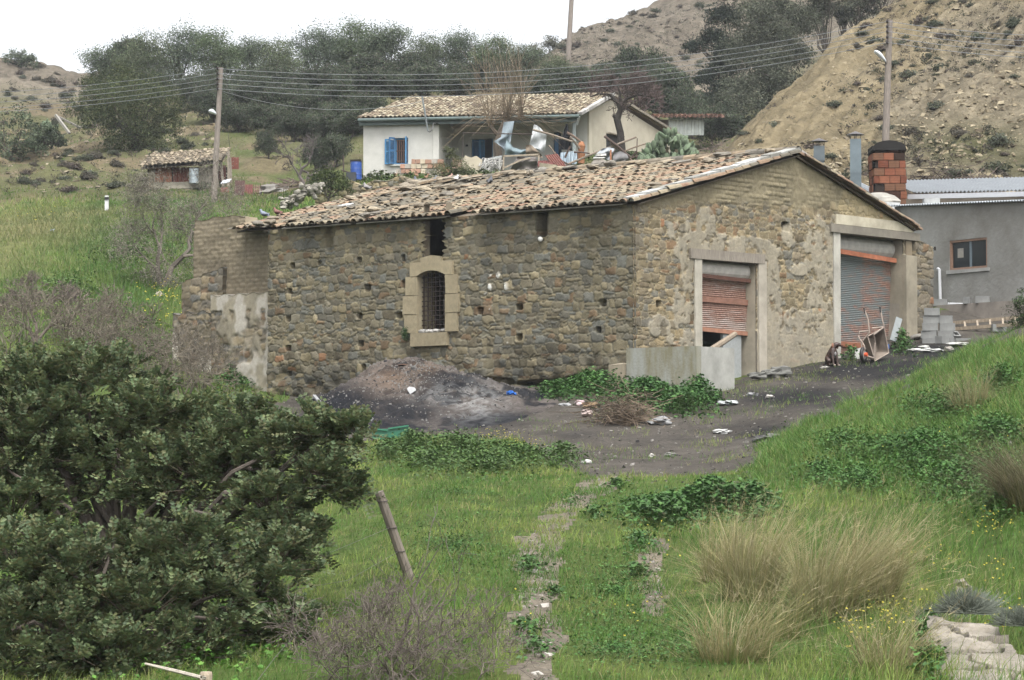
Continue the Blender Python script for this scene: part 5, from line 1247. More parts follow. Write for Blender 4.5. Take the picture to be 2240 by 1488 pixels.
# ---- the scrub slope below the ridge: dense evergreen bushes
BT = [(470,235,152,50),(545,232,156,52),(612,242,150,46),(668,236,154,54),(735,232,150,56),(800,205,158,50),(862,196,158,46),(700,285,140,48),(770,290,138,44),(790,262,142,46),(430,205,160,46),(920,190,160,44),(1000,190,158,44),(1190,205,150,42),(1470,205,150,56),(1520,232,146,48),(1440,170,165,40)]
BL = ['dark bush under the ridge, right of the big round tree', 'dark bush under the ridge left of the service cable', 'bush hanging over the rooty bank', 'dense bush in the middle of the slope left of the cottage', 'dense bush just above the cottage hip roof', 'bush behind the left end of the cottage roof', 'bush behind the cottage ridge near the mast', 'low bush at the foot of the slope left of the blue barrel', 'low bush close to the cottage left corner', 'bush touching the left edge of the cottage roof', 'bush between the big round tree and the ridge', 'bush above the cottage roof right of the mast', 'bush above the cottage roof left of the pollarded tree', 'bush between the pollarded tree and the bare red tree', 'dark bush left of the black conifer', 'dark bush above the lean-to', 'upper bush on the edge of the middle hill']
bp = []
for i, (px, py, Y, r) in enumerate(BT):
    s = Y / F_PX; R = r * s * 1.15; b = on_ground(px, Y, -.1); H = max(P(px, py - r, Y)[2] - b[2], R * 1.1)
    if i < 3:
        rng = np.random.RandomState(60 + i); lobes = [(b + [rng.uniform(-.6, .6) * R, rng.uniform(-.5, .5) * R, H * rng.uniform(.3, .75)], (R * .5, R * .5, H * .26)) for k in range(8)]
        t = leafy('evergreen_bush', BL[i], 'bush', b, lobes, 8500, .13, .085, [lin(80, 92, 72), lin(72, 84, 66), lin(92, 102, 76), lin(98, 96, 86)], 340 + i, .1, 'evergreen bushes on the slope', nl=12); bp.append((t, R, H))
    else:
        t, R0, H0 = bp[i % 3]; dup(t, b, random.uniform(0, 6), (R / R0, R / R0, H / H0), BL[i])
FT = [(500,205,160,52),(575,200,163,54),(645,205,163,54),(720,195,164,56),(790,175,166,52),(850,180,167,52),(520,262,147,40),(580,272,145,42),(640,285,141,40),(745,262,144,48),(812,250,143,40),(905,165,168,48),(965,175,168,48),(1045,185,166,46),(1110,195,162,44),(1165,190,158,44),(1230,195,156,44),(1290,190,156,46),(1330,175,160,42),(1400,150,168,44),(1430,215,150,46),(1560,265,142,44),(1600,290,138,40),(345,185,168,44),(440,195,165,42),(270,140,178,52),(585,310,133,26),(690,330,128,30),(735,325,128,30)]
FD = ['in front of the ridge row above the left wires', 'below the ridge row, next in line to the right', 'under the ridge row right of the left lamp pole wires', 'below the dip of the ridge', 'below the highest ridge carob', 'below the ridge carob right of the highest', 'just right above the rooty bank', 'on the bank right of the rooty one', 'low on the bank near the leafless almond', 'between the slope and the cottage hip', 'touching the cottage roof corner from behind', 'filling the ridge gap above the mast', 'filling the ridge gap right of the mast', 'behind the left shoots of the pollarded tree', 'behind the middle shoots of the pollarded tree', 'behind the right shoots of the pollarded tree', 'left of the tall bare pole foot line', 'right of the tall bare pole foot line', 'on the lower edge of the middle hill', 'high on the middle hill edge near the conifer', 'directly left of the lean-to', 'right above the lean-to end', 'at the clay hill foot beside the lean-to', 'between the big round tree and the ridge row', 'behind the left lamp pole top', 'at the left end behind the ridge row', 'smallest, at the grass edge of the bank', 'on the grass edge above the leafless almond', 'on the grass edge left of the cottage wall']
for i, (px, py, Y, r) in enumerate(FT):
    s = Y / F_PX; R = r * s * 1.15; b = on_ground(px, Y, -.1); H = max(P(px, py - r, Y)[2] - b[2], R * 1.1); t, R0, H0 = bp[(i + 1) % 3]; dup(t, b, random.uniform(0, 6), (R / R0, R / R0, H / H0), 'evergreen bush ' + FD[i])
# ---- large single trees
b = on_ground(300, 139, -.1)
leafy('big_tree', 'big dark round evergreen tree above the tiled shed', 'tree', b, plobes([(290,200,140,1.6),(230,225,139,1.5),(345,235,139,1.5),(285,250,138,2.0),(220,270,139,1.2),(365,280,139,1.2),(300,300,138.5,1.6),(260,165,141,.9),(200,190,141,.8),(325,330,138.5,.9),(260,325,138,1.1),(345,340,138,.9),(190,240,139,1.1)]), 24000, .13, .085, [lin(80, 92, 58), lin(70, 82, 58), lin(92, 100, 62), lin(100, 106, 72)], 401, .3, nl=24)
b = on_ground(1660, 158, -.2)
leafy('big_tree', 'large dull green evergreen tree at the left edge of the clay hill', 'tree', b, plobes([(1655,60,158,1.7),(1700,100,158,1.7),(1640,130,157,1.7),(1720,40,160,1.5),(1690,170,156,1.7),(1630,210,155,1.4),(1760,60,161,1.3),(1600,235,153,1.1),(1740,130,157,1.2),(1670,10,160,1.3),(1720,190,153,1.1),(1650,250,152,1.1)], .9), 30000, .165, .105, [lin(92, 98, 80), lin(82, 88, 72), lin(104, 106, 88)], 402, .3, nl=26)
b = on_ground(1575, 162, -.2)
leafy('dark_conifer', 'ragged blackish conifer standing before the middle hill', 'tree', b, plobes([(1590,-20,162,1.3),(1585,40,162,1.2),(1560,85,162,1.0),(1525,105,161.5,.75),(1600,110,161,1.2),(1575,150,161,1.1),(1540,175,160.5,.9),(1590,200,160,1.2),(1555,225,159.5,.9),(1505,100,161.5,.35)], .55), 17000, .2, .085, [lin(58, 68, 58), lin(50, 60, 54), lin(68, 76, 60)], 403, .25, clump=.33)
for k, (px, py, Y, r, lb) in enumerate(((1795,10,165,1.3,'grey green tree at the top behind the clay hill crest'), (1880,15,176,1.5,'bushy tree on the clay hill crest, beside its left neighbour'), (1930,-10,182,1.4,'darker tree on the clay hill crest near the upper edge'), (1840,30,170,.9,'small bush low on the clay hill crest'))):
    b = on_ground(px, Y, -.1); c0 = P(px, py, Y); c0[2] = max(c0[2], b[2] + r * .7)
    leafy('crest_tree', lb, 'tree', b, [(c0 + np.random.RandomState(k * 9 + q).uniform(-.7, .7, 3) * r, (r * .6, r * .6, r * .5)) for q in range(7)], 3800, .18, .12, [lin(84, 88, 70), lin(74, 80, 64), lin(100, 98, 82)], 410 + k, .12, 'trees on the clay hill crest')
for k, (px, py, Y, r, lb) in enumerate(((18,262,138,1.5,'dark bush cut by the left picture edge below the left hill'), (42,128,222,1.3,'small round bush on the top of the left hill'), (92,285,140,.9,'low bush near the propped grey poles'))):
    b = on_ground(px, Y, -.1); c0 = P(px, py, Y); c0[2] = max(c0[2], b[2] + r * .6)
    leafy('hill_bush', lb, 'bush', b, [(b + np.random.RandomState(k * 9 + q + 3).uniform(-.7, .7, 3) * r * [1.3, 1, 0] + [0, 0, (.18 + .75 * q / 7) * max(r, c0[2] - b[2])], (r * .6, r * .6, r * .5)) for q in range(8)], 2600, .17, .11, DG, 420 + k, .08)
b = on_ground(1200, 246, -.1); leafy('hill_bush', 'pale bush on the skyline left of the tall bare pole', 'bush', b, [(b + [x, 0, z], (.9, .9, .7)) for x, z in ((-1.2, 1.0), (0, 1.3), (1.2, 1.1), (.4, 1.8))], 1800, .18, .12, [lin(120, 120, 104)], 424, .06)
b = gp(712, 428); leafy('roadside_bush', 'dark green bush in front of the blue barrel', 'bush', on_ground(715, 100), plobes([(700,400,100,.55),(730,395,100,.6),(745,412,99.5,.45),(685,412,99.5,.4),(715,385,100.3,.4)]), 3200, .1, .07, [lin(80, 94, 50), lin(66, 80, 46), lin(98, 108, 60)], 425, .05)
b = on_ground(985, 103.5); leafy('feathery_shrub', 'feathery olive green shrub before the broken cottage wall', 'shrub', b, plobes([(960,385,103.5,.5),(1000,375,103.6,.45),(990,350,103.6,.35),(978,335,103.6,.25),(1015,385,103.4,.4)], 1.1), 3000, .16, .03, [lin(110, 116, 78), lin(92, 100, 66), lin(124, 126, 90)], 426, .04, upb=1)
# ---- foreground carobs with real leaflets
def carob(label, base, lobes, tips_per, seed, r0, nl, group):
    rng = np.random.RandomState(seed); T = []; D0 = []; tint = []
    for (c, r), k in zip(lobes, tips_per):
        d = runit(k, rng); d[:, 2] = np.where(d[:, 2] < -.5, -d[:, 2], d[:, 2]); q = (.35 + .65 * rng.rand(k) ** .5)[:, None] * (1 + .15 * np.sin(d @ rng.normal(0, 4, 3)))[:, None]
        T.append(np.asarray(c) + d * q * np.asarray(r)); D0.append(d); tint.append(rng.uniform(.75, 1.25, k))
    T = np.concatenate(T); D0 = np.concatenate(D0); tint = np.concatenate(tint); nt_ = len(T)
    t = thing('carob_tree', label, 'tree', base, group)
    C = []; N = []; D = []; K = []; sa = []; sb = []; Ls = []
    for q in range(6):      # six compound leaves to a shoot
        ax = D0 * .7 + runit(nt_, rng) * .75 + [0, 0, .45]; ax /= np.linalg.norm(ax, axis=1)[:, None]
        ln = rng.uniform(.13, .20, nt_); st = T + D0 * rng.uniform(-.06, .05, (nt_, 1))
        en = st + ax * ln[:, None] - Z3 * (ln * .15)[:, None]; sa.append(st); sb.append(en)
        up = runit(nt_, rng) * .45 + Z3; side = np.cross(ax, up); side /= np.linalg.norm(side, axis=1)[:, None]; nrm = np.cross(side, ax)
        young = (q == 0)
        for p in range(4):
            f = .28 + .24 * p
            for sg in (-1, 1):
                c = st + (en - st) * f + side * sg * .024; C.append(c); N.append(nrm + runit(nt_, rng) * .3); D.append(side * sg + ax * .35)
                b0 = np.array([lin(104, 124, 82), lin(88, 110, 72), lin(120, 136, 92), lin(110, 114, 72)])[rng.randint(0, 4, nt_)]
                if young: b0 = lin(128, 142, 84)[None] * .45 + b0 * .55
                K.append(b0 * (tint * rng.uniform(.75, 1.25, nt_))[:, None]); Ls.append(rng.uniform(.044, .064, nt_))
    C = np.concatenate(C); mb = MB(); L_ = np.concatenate(Ls)
    mb.leaves(C, np.concatenate(N), np.concatenate(D), L_, L_ * .72, np.concatenate(K), .12); 
    mb.build('crown', M['leaf'], t)
    mb = MB(); limbs(mb, base, T, r0, rng, lin(116, 106, 96), nl, .3, 6); mb.segs(np.concatenate(sa), np.concatenate(sb), .0022, .001, lin(120, 100, 70))
    # shoots back towards the lobe
    cc = np.concatenate([np.tile(c, (k, 1)) for (c, r), k in zip(lobes, tips_per)]); mb.segs(T - (T - cc) * .45, T, .006, .003, lin(104, 92, 78)); mb.build('trunk', M['bark'], t)
    return t
LA = [(70,880,25.5,.58),(215,872,25.4,.55),(320,930,25,.5),(440,955,25,.42),(545,955,24.6,.4),(625,990,24,.36),(690,955,23.6,.27),(772,958,23.5,.19),(760,1080,23.5,.24),(715,1050,23.4,.3),(600,1130,23.4,.5),(650,1200,23.2,.36),(450,1070,24.5,.66),(240,1030,25,.75),(60,1020,25,.8),(130,950,25.2,.6),(-120,920,25.5,.8),(20,1160,24.5,.75),(350,1060,24.6,.5),(520,1040,24.4,.4)]
la = plobes(LA, .85); carob('large dark carob with long side branches filling the left foreground', on_ground(250, 24.5), la, [int(84 * r[0] ** 2 / .36) + 14 for _, r in la], 501, .13, 46, 'foreground carob trees')
LBb = [(330,1250,21.8,.42),(430,1215,22,.38),(180,1300,21.6,.62),(40,1275,21.6,.6),(470,1330,21.8,.46),(300,1370,21.4,.6),(560,1310,22.2,.42),(620,1400,22,.36),(100,1420,21.2,.62),(420,1440,21.5,.5),(0,1480,21,.6),(250,1480,21,.6),(600,1250,22.6,.4)]
lb = plobes(LBb, .9); carob('lower brighter carob in front, at the bottom left of the grass', on_ground(240, 21.4), lb, [int(82 * r[0] ** 2 / .36) + 14 for _, r in lb], 502, .09, 30, 'foreground carob trees')

# ================================================================ leafless trees and thorn bushes
def bare(mb, base, dirs, L0, r0, levels, rng, col, nb=(2, 4), shrink=(.62, .85), spread=.55, up=.25, sides=4, wig=.12, minr=.002, twigf=1.0):
    """recursive branching; every branch is two bent segments"""
    A = []; B = []; Ra = []; Rb = []; minr = max(minr, float(base[1]) * 1.05e-4)
    fr = [(np.asarray(base, float), np.asarray(d, float) / np.linalg.norm(d), L0 * rng.uniform(.85, 1.15), r0) for d in dirs]
    for lv in range(levels):
        nx = []
        for (p, d, l, r) in fr:
            m = p + d * l * .5 + rng.normal(0, wig, 3) * l * .5; e = p + d * l + rng.normal(0, wig, 3) * l * .6; re = max(r * .72, minr)
            A += [p, m]; B += [m, e]; Ra += [r, (r + re) / 2]; Rb += [(r + re) / 2, re]
            if lv == levels - 1: continue
            k = rng.randint(nb[0], nb[1] + 1)
            for q in range(k):
                d2 = d + rng.normal(0, spread, 3) + [0, 0, up]; d2 /= np.linalg.norm(d2)
                s = e if q < 2 else (m + (e - m) * rng.rand()); nx.append((s, d2, l * rng.uniform(*shrink), max(re * (.85 if q == 0 else .65) * twigf, minr)))
        fr = nx
    A, B, Ra, Rb = np.array(A), np.array(B), np.array(Ra), np.array(Rb); c = np.asarray(col)[None] * rng.uniform(.7, 1.25, (len(A), 1))
    big = Ra > r0 * .3
    mb.segs(A[big], B[big] + (B[big] - A[big]) * .03, Ra[big], Rb[big], c[big], 6); mb.segs(A[~big], B[~big], Ra[~big], Rb[~big], c[~big], 3)
    return B[-len(B) // 2:]
def baretree(name, label, cat, base, h, r0, seed, col, levels=6, nb=(2, 3), lean=(0, 0), spread=.5, up=.2, dirs=None, L0=None, group=None, wig=.12, minr=.004, leaf=None):
    rng = np.random.RandomState(seed); t = thing(name, label, cat, base, group); mb = MB()
    dirs = dirs or [(lean[0], lean[1], 1)]
    tips = bare(mb, np.asarray(base) - [0, 0, .1], dirs, L0 or h * .3, r0, levels, rng, col, nb, (.62, .86), spread, up, wig=wig, minr=minr); mb.build('branches', M['twig'], t)
    if leaf is not None:
        n, L, W_, c, sg = leaf; q = tips[rng.randint(0, len(tips), n)] + rng.normal(0, sg, (n, 3)); mb = MB(); mb.leaves(q, runit(n, rng) + Z3 * .3, runit(n, rng), L, W_, np.asarray(c)[None] * rng.uniform(.7, 1.3, (n, 1))); mb.build('crown', M['leaf'], t)
    return t
baretree('wild_olive', 'grey half leafless tree with forked trunk left of the adobe wall', 'tree', gp(352, 628), 3.7, .11, 601, lin(128, 118, 106), 8, (2, 3), (.15, 0), .6, .16, [(-.25, 0, 1), (.5, .1, 1)], 1.2, minr=.006, leaf=(15000, .1, .022, lin(156, 150, 132), .25))
baretree('bare_almond', 'small leafless tree on the grass left of the blue barrel', 'tree', on_ground(672, 114), 3.4, .12, 602, lin(118, 108, 104), 7, (2, 3), (-.1, 0), .55, .15, [(-.6, 0, 1), (.1, 0, 1)], .95, minr=.008)
baretree('bare_shrub_tree', 'leafless reddish brown tree at the left picture edge behind the carob', 'tree', gp(78, 752), 2.3, .06, 603, lin(136, 122, 112), 8, (2, 3), (0, 0), .6, .12, [(-.3, 0, 1), (.45, .1, .9), (0, .2, 1)], .72, minr=.0045)
for k, (px, py, Y, w_, lb) in enumerate(((170,760,64,.75,'brown leafless scrub clump nearest the bare tree at the left edge'), (270,775,63,.7,'brown leafless scrub clump in the middle of the left scrub band'), (350,790,61,.62,'brown leafless scrub clump below the green slope'), (440,815,62,.5,'thin leafless scrub in front of the whitewashed ruin'), (20,760,64,.75,'brown leafless scrub cut by the left edge of the picture'), (395,845,59,.55,'low leafless scrub beside the ruin foot'), (225,705,67,.6,'upper leafless scrub on the lower edge of the green slope'))):
    b = on_ground(px, Y); baretree('bare_scrub', lb, 'scrub', b, 1, .022, 610 + k, lin(132, 122, 106), 6, (2, 3), (0, 0), .75, .12, [(math.cos(a) * .7, math.sin(a) * .7, 1) for a in np.linspace(0, 6, 7)], w_, 'leafless scrub on the left', minr=.0035, leaf=(160, .03, .02, lin(140, 112, 84), .1))
# old stump tree before the cottage gable
tr = thing('dead_tree', 'black crooked dead tree before the cottage gable', 'tree', on_ground(1364, 109.5)); mb = MB(); dc = lin(66, 60, 54); Yd = 109.5
mb.tube([P(1368, 365, Yd), P(1360, 330, Yd), P(1357, 290, Yd), P(1350, 262, Yd), P(1357, 240, Yd), P(1352, 222, Yd)], [.24, .2, .17, .17, .13, .12], dc, 8); mb.tube([P(1351, 262, Yd), P(1342, 252, Yd)], [.14, .09], dc, 7)
for q in ([(1353, 226), (1335, 208), (1310, 205), (1292, 212)], [(1355, 235), (1372, 216), (1395, 208), (1425, 212)], [(1353, 224), (1357, 205), (1350, 185)], [(1357, 240), (1375, 232), (1384, 225)]): mb.tube([P(x, y, Yd + .1 * i) for i, (x, y) in enumerate(q)], np.linspace(.09, .025, len(q)), dc, 6)
mb.build('trunk', M['bark'], tr); mb = MB(); rng = np.random.RandomState(5)
for (x, y) in ((1292,212),(1310,205),(1335,208),(1350,185),(1357,205),(1395,208),(1425,212),(1410,210),(1372,216)):
    bare(mb, P(x, y, Yd + .2), [rng.normal(0, .6, 3) + [0, 0, .5] for _ in range(3)], .45, .014, 5, rng, lin(98, 84, 78), (2, 3), spread=.8, up=.05, minr=.006)
mb.build('twigs', M['twig'], tr)
rng = np.random.RandomState(6); b = on_ground(1370, 138); baretree('bare_red_tree', 'reddish grey leafless tree behind the cottage gable', 'tree', b, 4.2, .12, 621, lin(116, 96, 92), 7, (3, 3), (0, 0), .6, .1, [(-.8, 0, 1), (.8, 0, 1), (0, .3, 1.2)], 1.15, minr=.011)
# pollarded mulberry with long straight shoots
pt = thing('pollarded_tree', 'pollarded leafless tree with a fan of long pale shoots before the cottage', 'tree', on_ground(1096, 111.2)); mb = MB(); Yp = 111.2; pc = lin(124, 110, 94)
mb.tube([P(1094, 395, Yp), P(1090, 340, Yp), P(1088, 315, Yp), P(1098, 285, Yp), P(1106, 265, Yp)], [.22, .2, .2, .17, .15], pc * .8, 8); mb.tube([P(1094, 300, Yp), P(1080, 285, Yp), P(1072, 275, Yp)], [.13, .1, .09], pc * .8, 6); mb.tube([P(1102, 275, Yp), P(1122, 262, Yp), P(1140, 258, Yp)], [.12, .1, .08], pc * .8, 6); mb.build('trunk', M['bark'], pt)
mb = MB(); rng = np.random.RandomState(7)
for k in range(165):
    hx, hy = [(1106, 262), (1074, 274), (1140, 256), (1112, 258)][rng.randint(4)]; p = P(hx + rng.uniform(-6, 6), hy + rng.uniform(-5, 5), Yp)
    a = rng.normal(0, .38) if rng.rand() < .62 else rng.choice([-1, 1]) * rng.uniform(.9, 1.9); l = rng.uniform(1.6, 3.9) * (1 if abs(a) < .8 else .75); yy = rng.normal(0, .3)
    d = np.array([math.sin(a), yy, math.cos(a)]); m = p + d * l * .5 + [0, 0, .1 * l if abs(a) > .8 else 0]; e = p + d * l + ([0, 0, -.28 * l] if abs(a) > .9 else rng.normal(0, .08, 3) * l)
    mb.tube([p, m, e], [.016, .011, .005], lin(150, 132, 108) * rng.uniform(.75, 1.15), 3, False)
    for q in range(2): s = m + (e - m) * rng.rand(); mb.segs([s], [s + d * .5 + rng.normal(0, .2, 3)], .008, .004, lin(150, 132, 108))
mb.build('shoots', M['twig'], pt)
# thorn bush in the foreground
rng = np.random.RandomState(8); b = on_ground(860, 18.6, -.05); th = thing('thorn_bush', 'tangled grey leafless thorn bush at the bottom centre', 'bush', b); mb = MB()
for k in range(30):
    o = b + np.array([rng.normal(0, .36), rng.normal(0, .25), 0]); bare(mb, o, [np.array([rng.normal(0, .6), rng.normal(0, .5), 1])], rng.uniform(.18, .34), .006, 6, rng, lin(128, 116, 108), (2, 3), spread=.7, up=.1, wig=.16, minr=.0016)
for (x, y) in ((930, 1290), (990, 1270), (960, 1200), (870, 1250), (1020, 1330)):
    e = P(x, y, 18.9 + rng.uniform(-.3, .3)); s = b + np.array([rng.normal(.1, .2), .1, .3]); m = (s + e) / 2 + rng.normal(0, .06, 3); mb.tube([s, m, e], [.008, .006, .003], lin(120, 108, 104), 4, False); bare(mb, m, [e - m + rng.normal(0, .1, 3)], .25, .004, 4, rng, lin(120, 108, 104), (1, 2), spread=.5, minr=.0018)
mb.build('branches', M['twig'], th)
mb = MB(); rng = np.random.RandomState(9); n = 700; C = b + np.stack([rng.normal(.0, .4, n), rng.normal(0, .3, n), np.abs(rng.normal(.35, .22, n))], 1); mb.leaves(C, runit(n, rng), runit(n, rng), .022, .014, lin(120, 118, 84)[None] * rng.uniform(.6, 1.2, (n, 1))); mb.build('leaves', M['leaf'], th)
def brushpile(label, ctr, rad, n, ln, seed, col, name='brush_heap'):
    rng = np.random.RandomState(seed); mb = MB(); A = []; B = []
    for k in range(n):
        d = runit(1, rng)[0]; d[2] *= .45; p = np.asarray(ctr) + np.array([rng.normal(0, .5) * rad[0], rng.normal(0, .5) * rad[1], abs(rng.normal(0, .5)) * rad[2]]); l = ln * rng.uniform(.5, 1.3); q = p + d * l * .5 + rng.normal(0, .08, 3) * l
        A += [p, q]; B += [q, p + d * l]
    mb.segs(A, B, rad[2] * .016, rad[2] * .009, np.repeat(np.asarray(col)[None] * rng.uniform(.6, 1.3, (n, 1)), 2, 0)); return solo(mb, name, label, 'brushwood', M['twig'])
brushpile('heap of cut dry brushwood among the nettles near the concrete wall', gp(1365, 925), (.62, .4, .5), 520, .6, 71, lin(140, 122, 102))
brushpile('wide heap of grey brushwood behind the workshop roof', on_ground(2080, 80.5) + [0, 0, .1], (1.7, .6, 1.0), 420, 1.4, 72, lin(112, 98, 90))
brushpile('small pile of pale dry branches at the clay hill foot', on_ground(1560, 112), (.9, .6, .9), 200, 1.0, 73, lin(146, 130, 118))

# ================================================================ grass, weeds and flowers (what nobody could count)
rngG = np.random.RandomState(77)
qc = GV.reshape(-1, 3)[GF].mean(1); qpx = gpx.ravel()[GF].mean(1); qpy = gpy.ravel()[GF].mean(1)
e1_ = GV.reshape(-1, 3)[GF[:, 1]] - GV.reshape(-1, 3)[GF[:, 0]]; e2_ = GV.reshape(-1, 3)[GF[:, 3]] - GV.reshape(-1, 3)[GF[:, 0]]
qA = np.linalg.norm(np.cross(e1_, e2_), axis=1)
inwin = (qpx > -350) & (qpx < 2600) & (qpy < 1650)
barnq = np.abs((qc[:, :2] - O[:2]) @ eL[:2] - LL / 2) < LL / 2 + .3
barnq &= np.abs((qc[:, :2] - O[:2]) @ eG[:2] - LG / 2) < LG / 2 + .3
bare_ = fr_ | fp_
edge = np.zeros(len(GF))
def sample(dens, n):
    w_ = qA * dens; w_ = w_ / w_.sum(); f = rngG.choice(len(GF), n, p=w_); a, b = rngG.rand(n, 1), rngG.rand(n, 1)
    V = GV.reshape(-1, 3); q = GF[f]; p = (V[q[:, 0]] * (1 - a) + V[q[:, 1]] * a) * (1 - b) + (V[q[:, 3]] * (1 - a) + V[q[:, 2]] * a) * b
    p[:, 2] -= .01; return p
Yq = qc[:, 1]
near = inwin & ~bare_ & ~barnq & (Yq < 60)
lush = fbm(qc[:, 0] * .7, qc[:, 1] * .5, 801, 3)
right_bank = sstep(1650, 1800, qpx) * (Yq < 50)
GRN = [lin(110, 138, 58), lin(128, 152, 68), lin(92, 136, 46), lin(146, 158, 84), lin(172, 168, 104)]
def gcol(p, rng, dry=.0, green=0.0):
    n = len(p); a = fbm(p[:, 0] * .55, p[:, 1] * .4, 811, 3); b = fbm(p[:, 0] * 2.6, p[:, 1] * 1.9, 812, 3)
    k = np.clip((a - .5) * 3.4 + (b - .5) * 3.4 + .48 + dry - green, 0, 1)[:, None]
    c = np.array(GRN[2])[None] * (1 - k) + np.array(lin(146, 168, 70))[None] * k
    c = c * 1.12 * rng.uniform(.7, 1.3, (n, 1)); s = rng.rand(n) < .06 + .16 * k[:, 0]; c[s] = lin(182, 172, 116) * rng.uniform(.75, 1.1, (s.sum(), 1)); return c
d_near = near * (22.0 / np.maximum(Yq, 15)) ** 1.1 * np.where(qpy > 940, 1, .3)
p = sample(d_near, 230000); n = len(p); rbk = sstep(1650, 1850, proj(p)[0]) * (p[:, 1] < 48)
H = rngG.gamma(4, .017, n) * (.35 + 1.5 * fbm(p[:, 0] * 2.3, p[:, 1] * 1.6, 803, 3) ** 1.3) * (1 + .9 * rbk) ; a = rngG.uniform(0, 6.28, n); l = H * rngG.uniform(.15, .9, n)
mb = MB(); mb.blades(p, H, np.stack([np.cos(a) * l + H * .15, np.sin(a) * l], 1), np.clip(.005 * p[:, 1] / 22, .0045, .012) * rngG.uniform(.7, 1.5, n), gcol(p, rngG, -.05, .25 * rbk))
tag(mb.build('grass', M['grass']), kind='stuff')
cr_q = near * (qpx > 1620) * ((Yq > 34) & (Yq < 50)) * (.25 + sstep(.42, .6, lush)); p = sample(cr_q + 1e-12, 30000); n = len(p); H = rngG.gamma(5, .027, n); a = rngG.uniform(0, 6.28, n); l = H * rngG.uniform(.3, 1.1, n)
mb = MB(); mb.blades(p, H, np.stack([np.cos(a) * l - .3 * H, np.sin(a) * l - .2 * H], 1), .010 * rngG.uniform(.6, 1.5, n), np.array([lin(104, 158, 60), lin(92, 142, 54), lin(124, 170, 76), lin(150, 166, 90)])[rngG.randint(0, 4, n)] * rngG.uniform(.7, 1.25, (n, 1))); tag(mb.build('lush_grass', M['grass']), kind='stuff')
# grass creeping over the edges of road and path
d_e = (bare_ & inwin & (Yq < 60)) * (fbm(qc[:, 0] * 1.6, qc[:, 1] * 1.6, 821, 3) > .56) * np.where(fp_, .45, .06)
p = sample(d_e + 1e-9 * near, 15000); n = len(p); H = rngG.gamma(4, .018, n); a = rngG.uniform(0, 6.28, n); l = H * .6
mb = MB(); mb.blades(p, H, np.stack([np.cos(a) * l, np.sin(a) * l], 1), .008, gcol(p, rngG, .1)); tag(mb.build('sparse_grass', M['grass']), kind='stuff')
# far slopes and terraces
mid = inwin & ~bare_ & ~barnq & (Yq > 60) & (Yq < 150) & ~clay_q
vis = mid & ((qpx < 640) | (Yq > 98))
dry_q = blobs(qpx, qpy, [(60,500,190,45,.9),(180,470,120,20,.8),(0,560,120,60,.5)])
d_m = vis * (1.0 + 2.2 * blobs(qpx, qpy, [(250,520,190,70,1),(280,640,160,90,1),(480,430,150,20,1),(330,440,60,20,.8),(60,620,80,70,.6)])) * np.where(Yq > 112, np.clip(1.0 - GC[:, 0][GF[:, 0]] * 2.6, .03, 1), 1) * np.where(Yq > 118, .16, 1)
p = sample(d_m, 90000); n = len(p); ppx, ppy = proj(p)
H = rngG.gamma(4, .042, n) * np.where(p[:, 1] > 114, .6, 1); a = rngG.uniform(0, 6.28, n); l = H * rngG.uniform(.2, .9, n)
gk = blobs(ppx, ppy, [(250,530,190,75,1),(290,650,160,100,1),(330,440,60,20,.7),(60,620,100,60,.8)]) * (p[:, 1] < 112); dk_ = blobs(ppx, ppy, [(60,500,190,45,.9),(180,470,120,20,.8),(0,560,120,60,.5)])
c = gcol(p, rngG, -.12); c = c * (1 - .75 * gk[:, None]) + .75 * gk[:, None] * lin(70, 124, 42)[None] * rngG.uniform(.65, 1.3, (n, 1)); c = c * (1 - .7 * dk_[:, None]) + .7 * dk_[:, None] * lin(158, 150, 104)[None]
c *= np.where(p[:, 1] > 112, .72, 1)[:, None]
mb = MB(); mb.blades(p, H, np.stack([np.cos(a) * l, np.sin(a) * l], 1), .028 * rngG.uniform(.6, 1.4, n) * p[:, 1] / 90, c); tag(mb.build('slope_grass', M['grass']), kind='stuff')
# broad leaved weeds
def weeds(name, patches, n, seed, Lf, Hm, cols, mat='leaf', flat=.9, stems=True):
    rng = np.random.RandomState(seed); wts = np.array([q[2] * q[3] * (q[4] if len(q) > 4 else 1) for q in patches], float); k = rng.choice(len(patches), n, p=wts / wts.sum()); q = np.array([x[:4] for x in patches], float)[k]
    r = np.minimum(np.abs(rng.normal(0, .55, n)), 1.5); a = rng.uniform(0, 6.28, n); px = q[:, 0] + np.cos(a) * r * q[:, 2]; py = q[:, 1] + np.sin(a) * r * q[:, 3]
    p = ghit(px, py); hh = Hm * np.maximum(.25, 1.15 - r ** 2) * rng.uniform(.15, 1, n) * (.6 + .8 * vnoise(p[:, 0] * 2.2, p[:, 1] * 2.2, seed)); t = p + np.stack([rng.normal(0, .04, n), rng.normal(0, .04, n), hh], 1)
    L_ = Lf * rng.uniform(.55, 1.35, n); c = np.asarray(cols)[rng.randint(0, len(cols), n)] * rng.uniform(.7, 1.25, (n, 1)); mb = MB()
    nr = runit(n, rng) * .55 + Z3 * flat; D = runit(n, rng); S = np.cross(nr / np.linalg.norm(nr, axis=1)[:, None], D); D2 = D
    mb.leaves(t, nr, D2, L_, L_ * .62, c, .1); mb.leaves(t + rng.normal(0, .006, (n, 3)), nr + runit(n, rng) * .25, S, L_ * .95, L_ * .6, c * .94, .1)
    if stems:
        k = rng.rand(n) < .3; mb.segs(p[k], t[k], .004, .003, lin(104, 126, 66))
    return tag(mb.build(name, M[mat]), kind='stuff')
MAL = [lin(84, 132, 56), lin(72, 116, 50), lin(100, 146, 68), lin(92, 128, 72)]
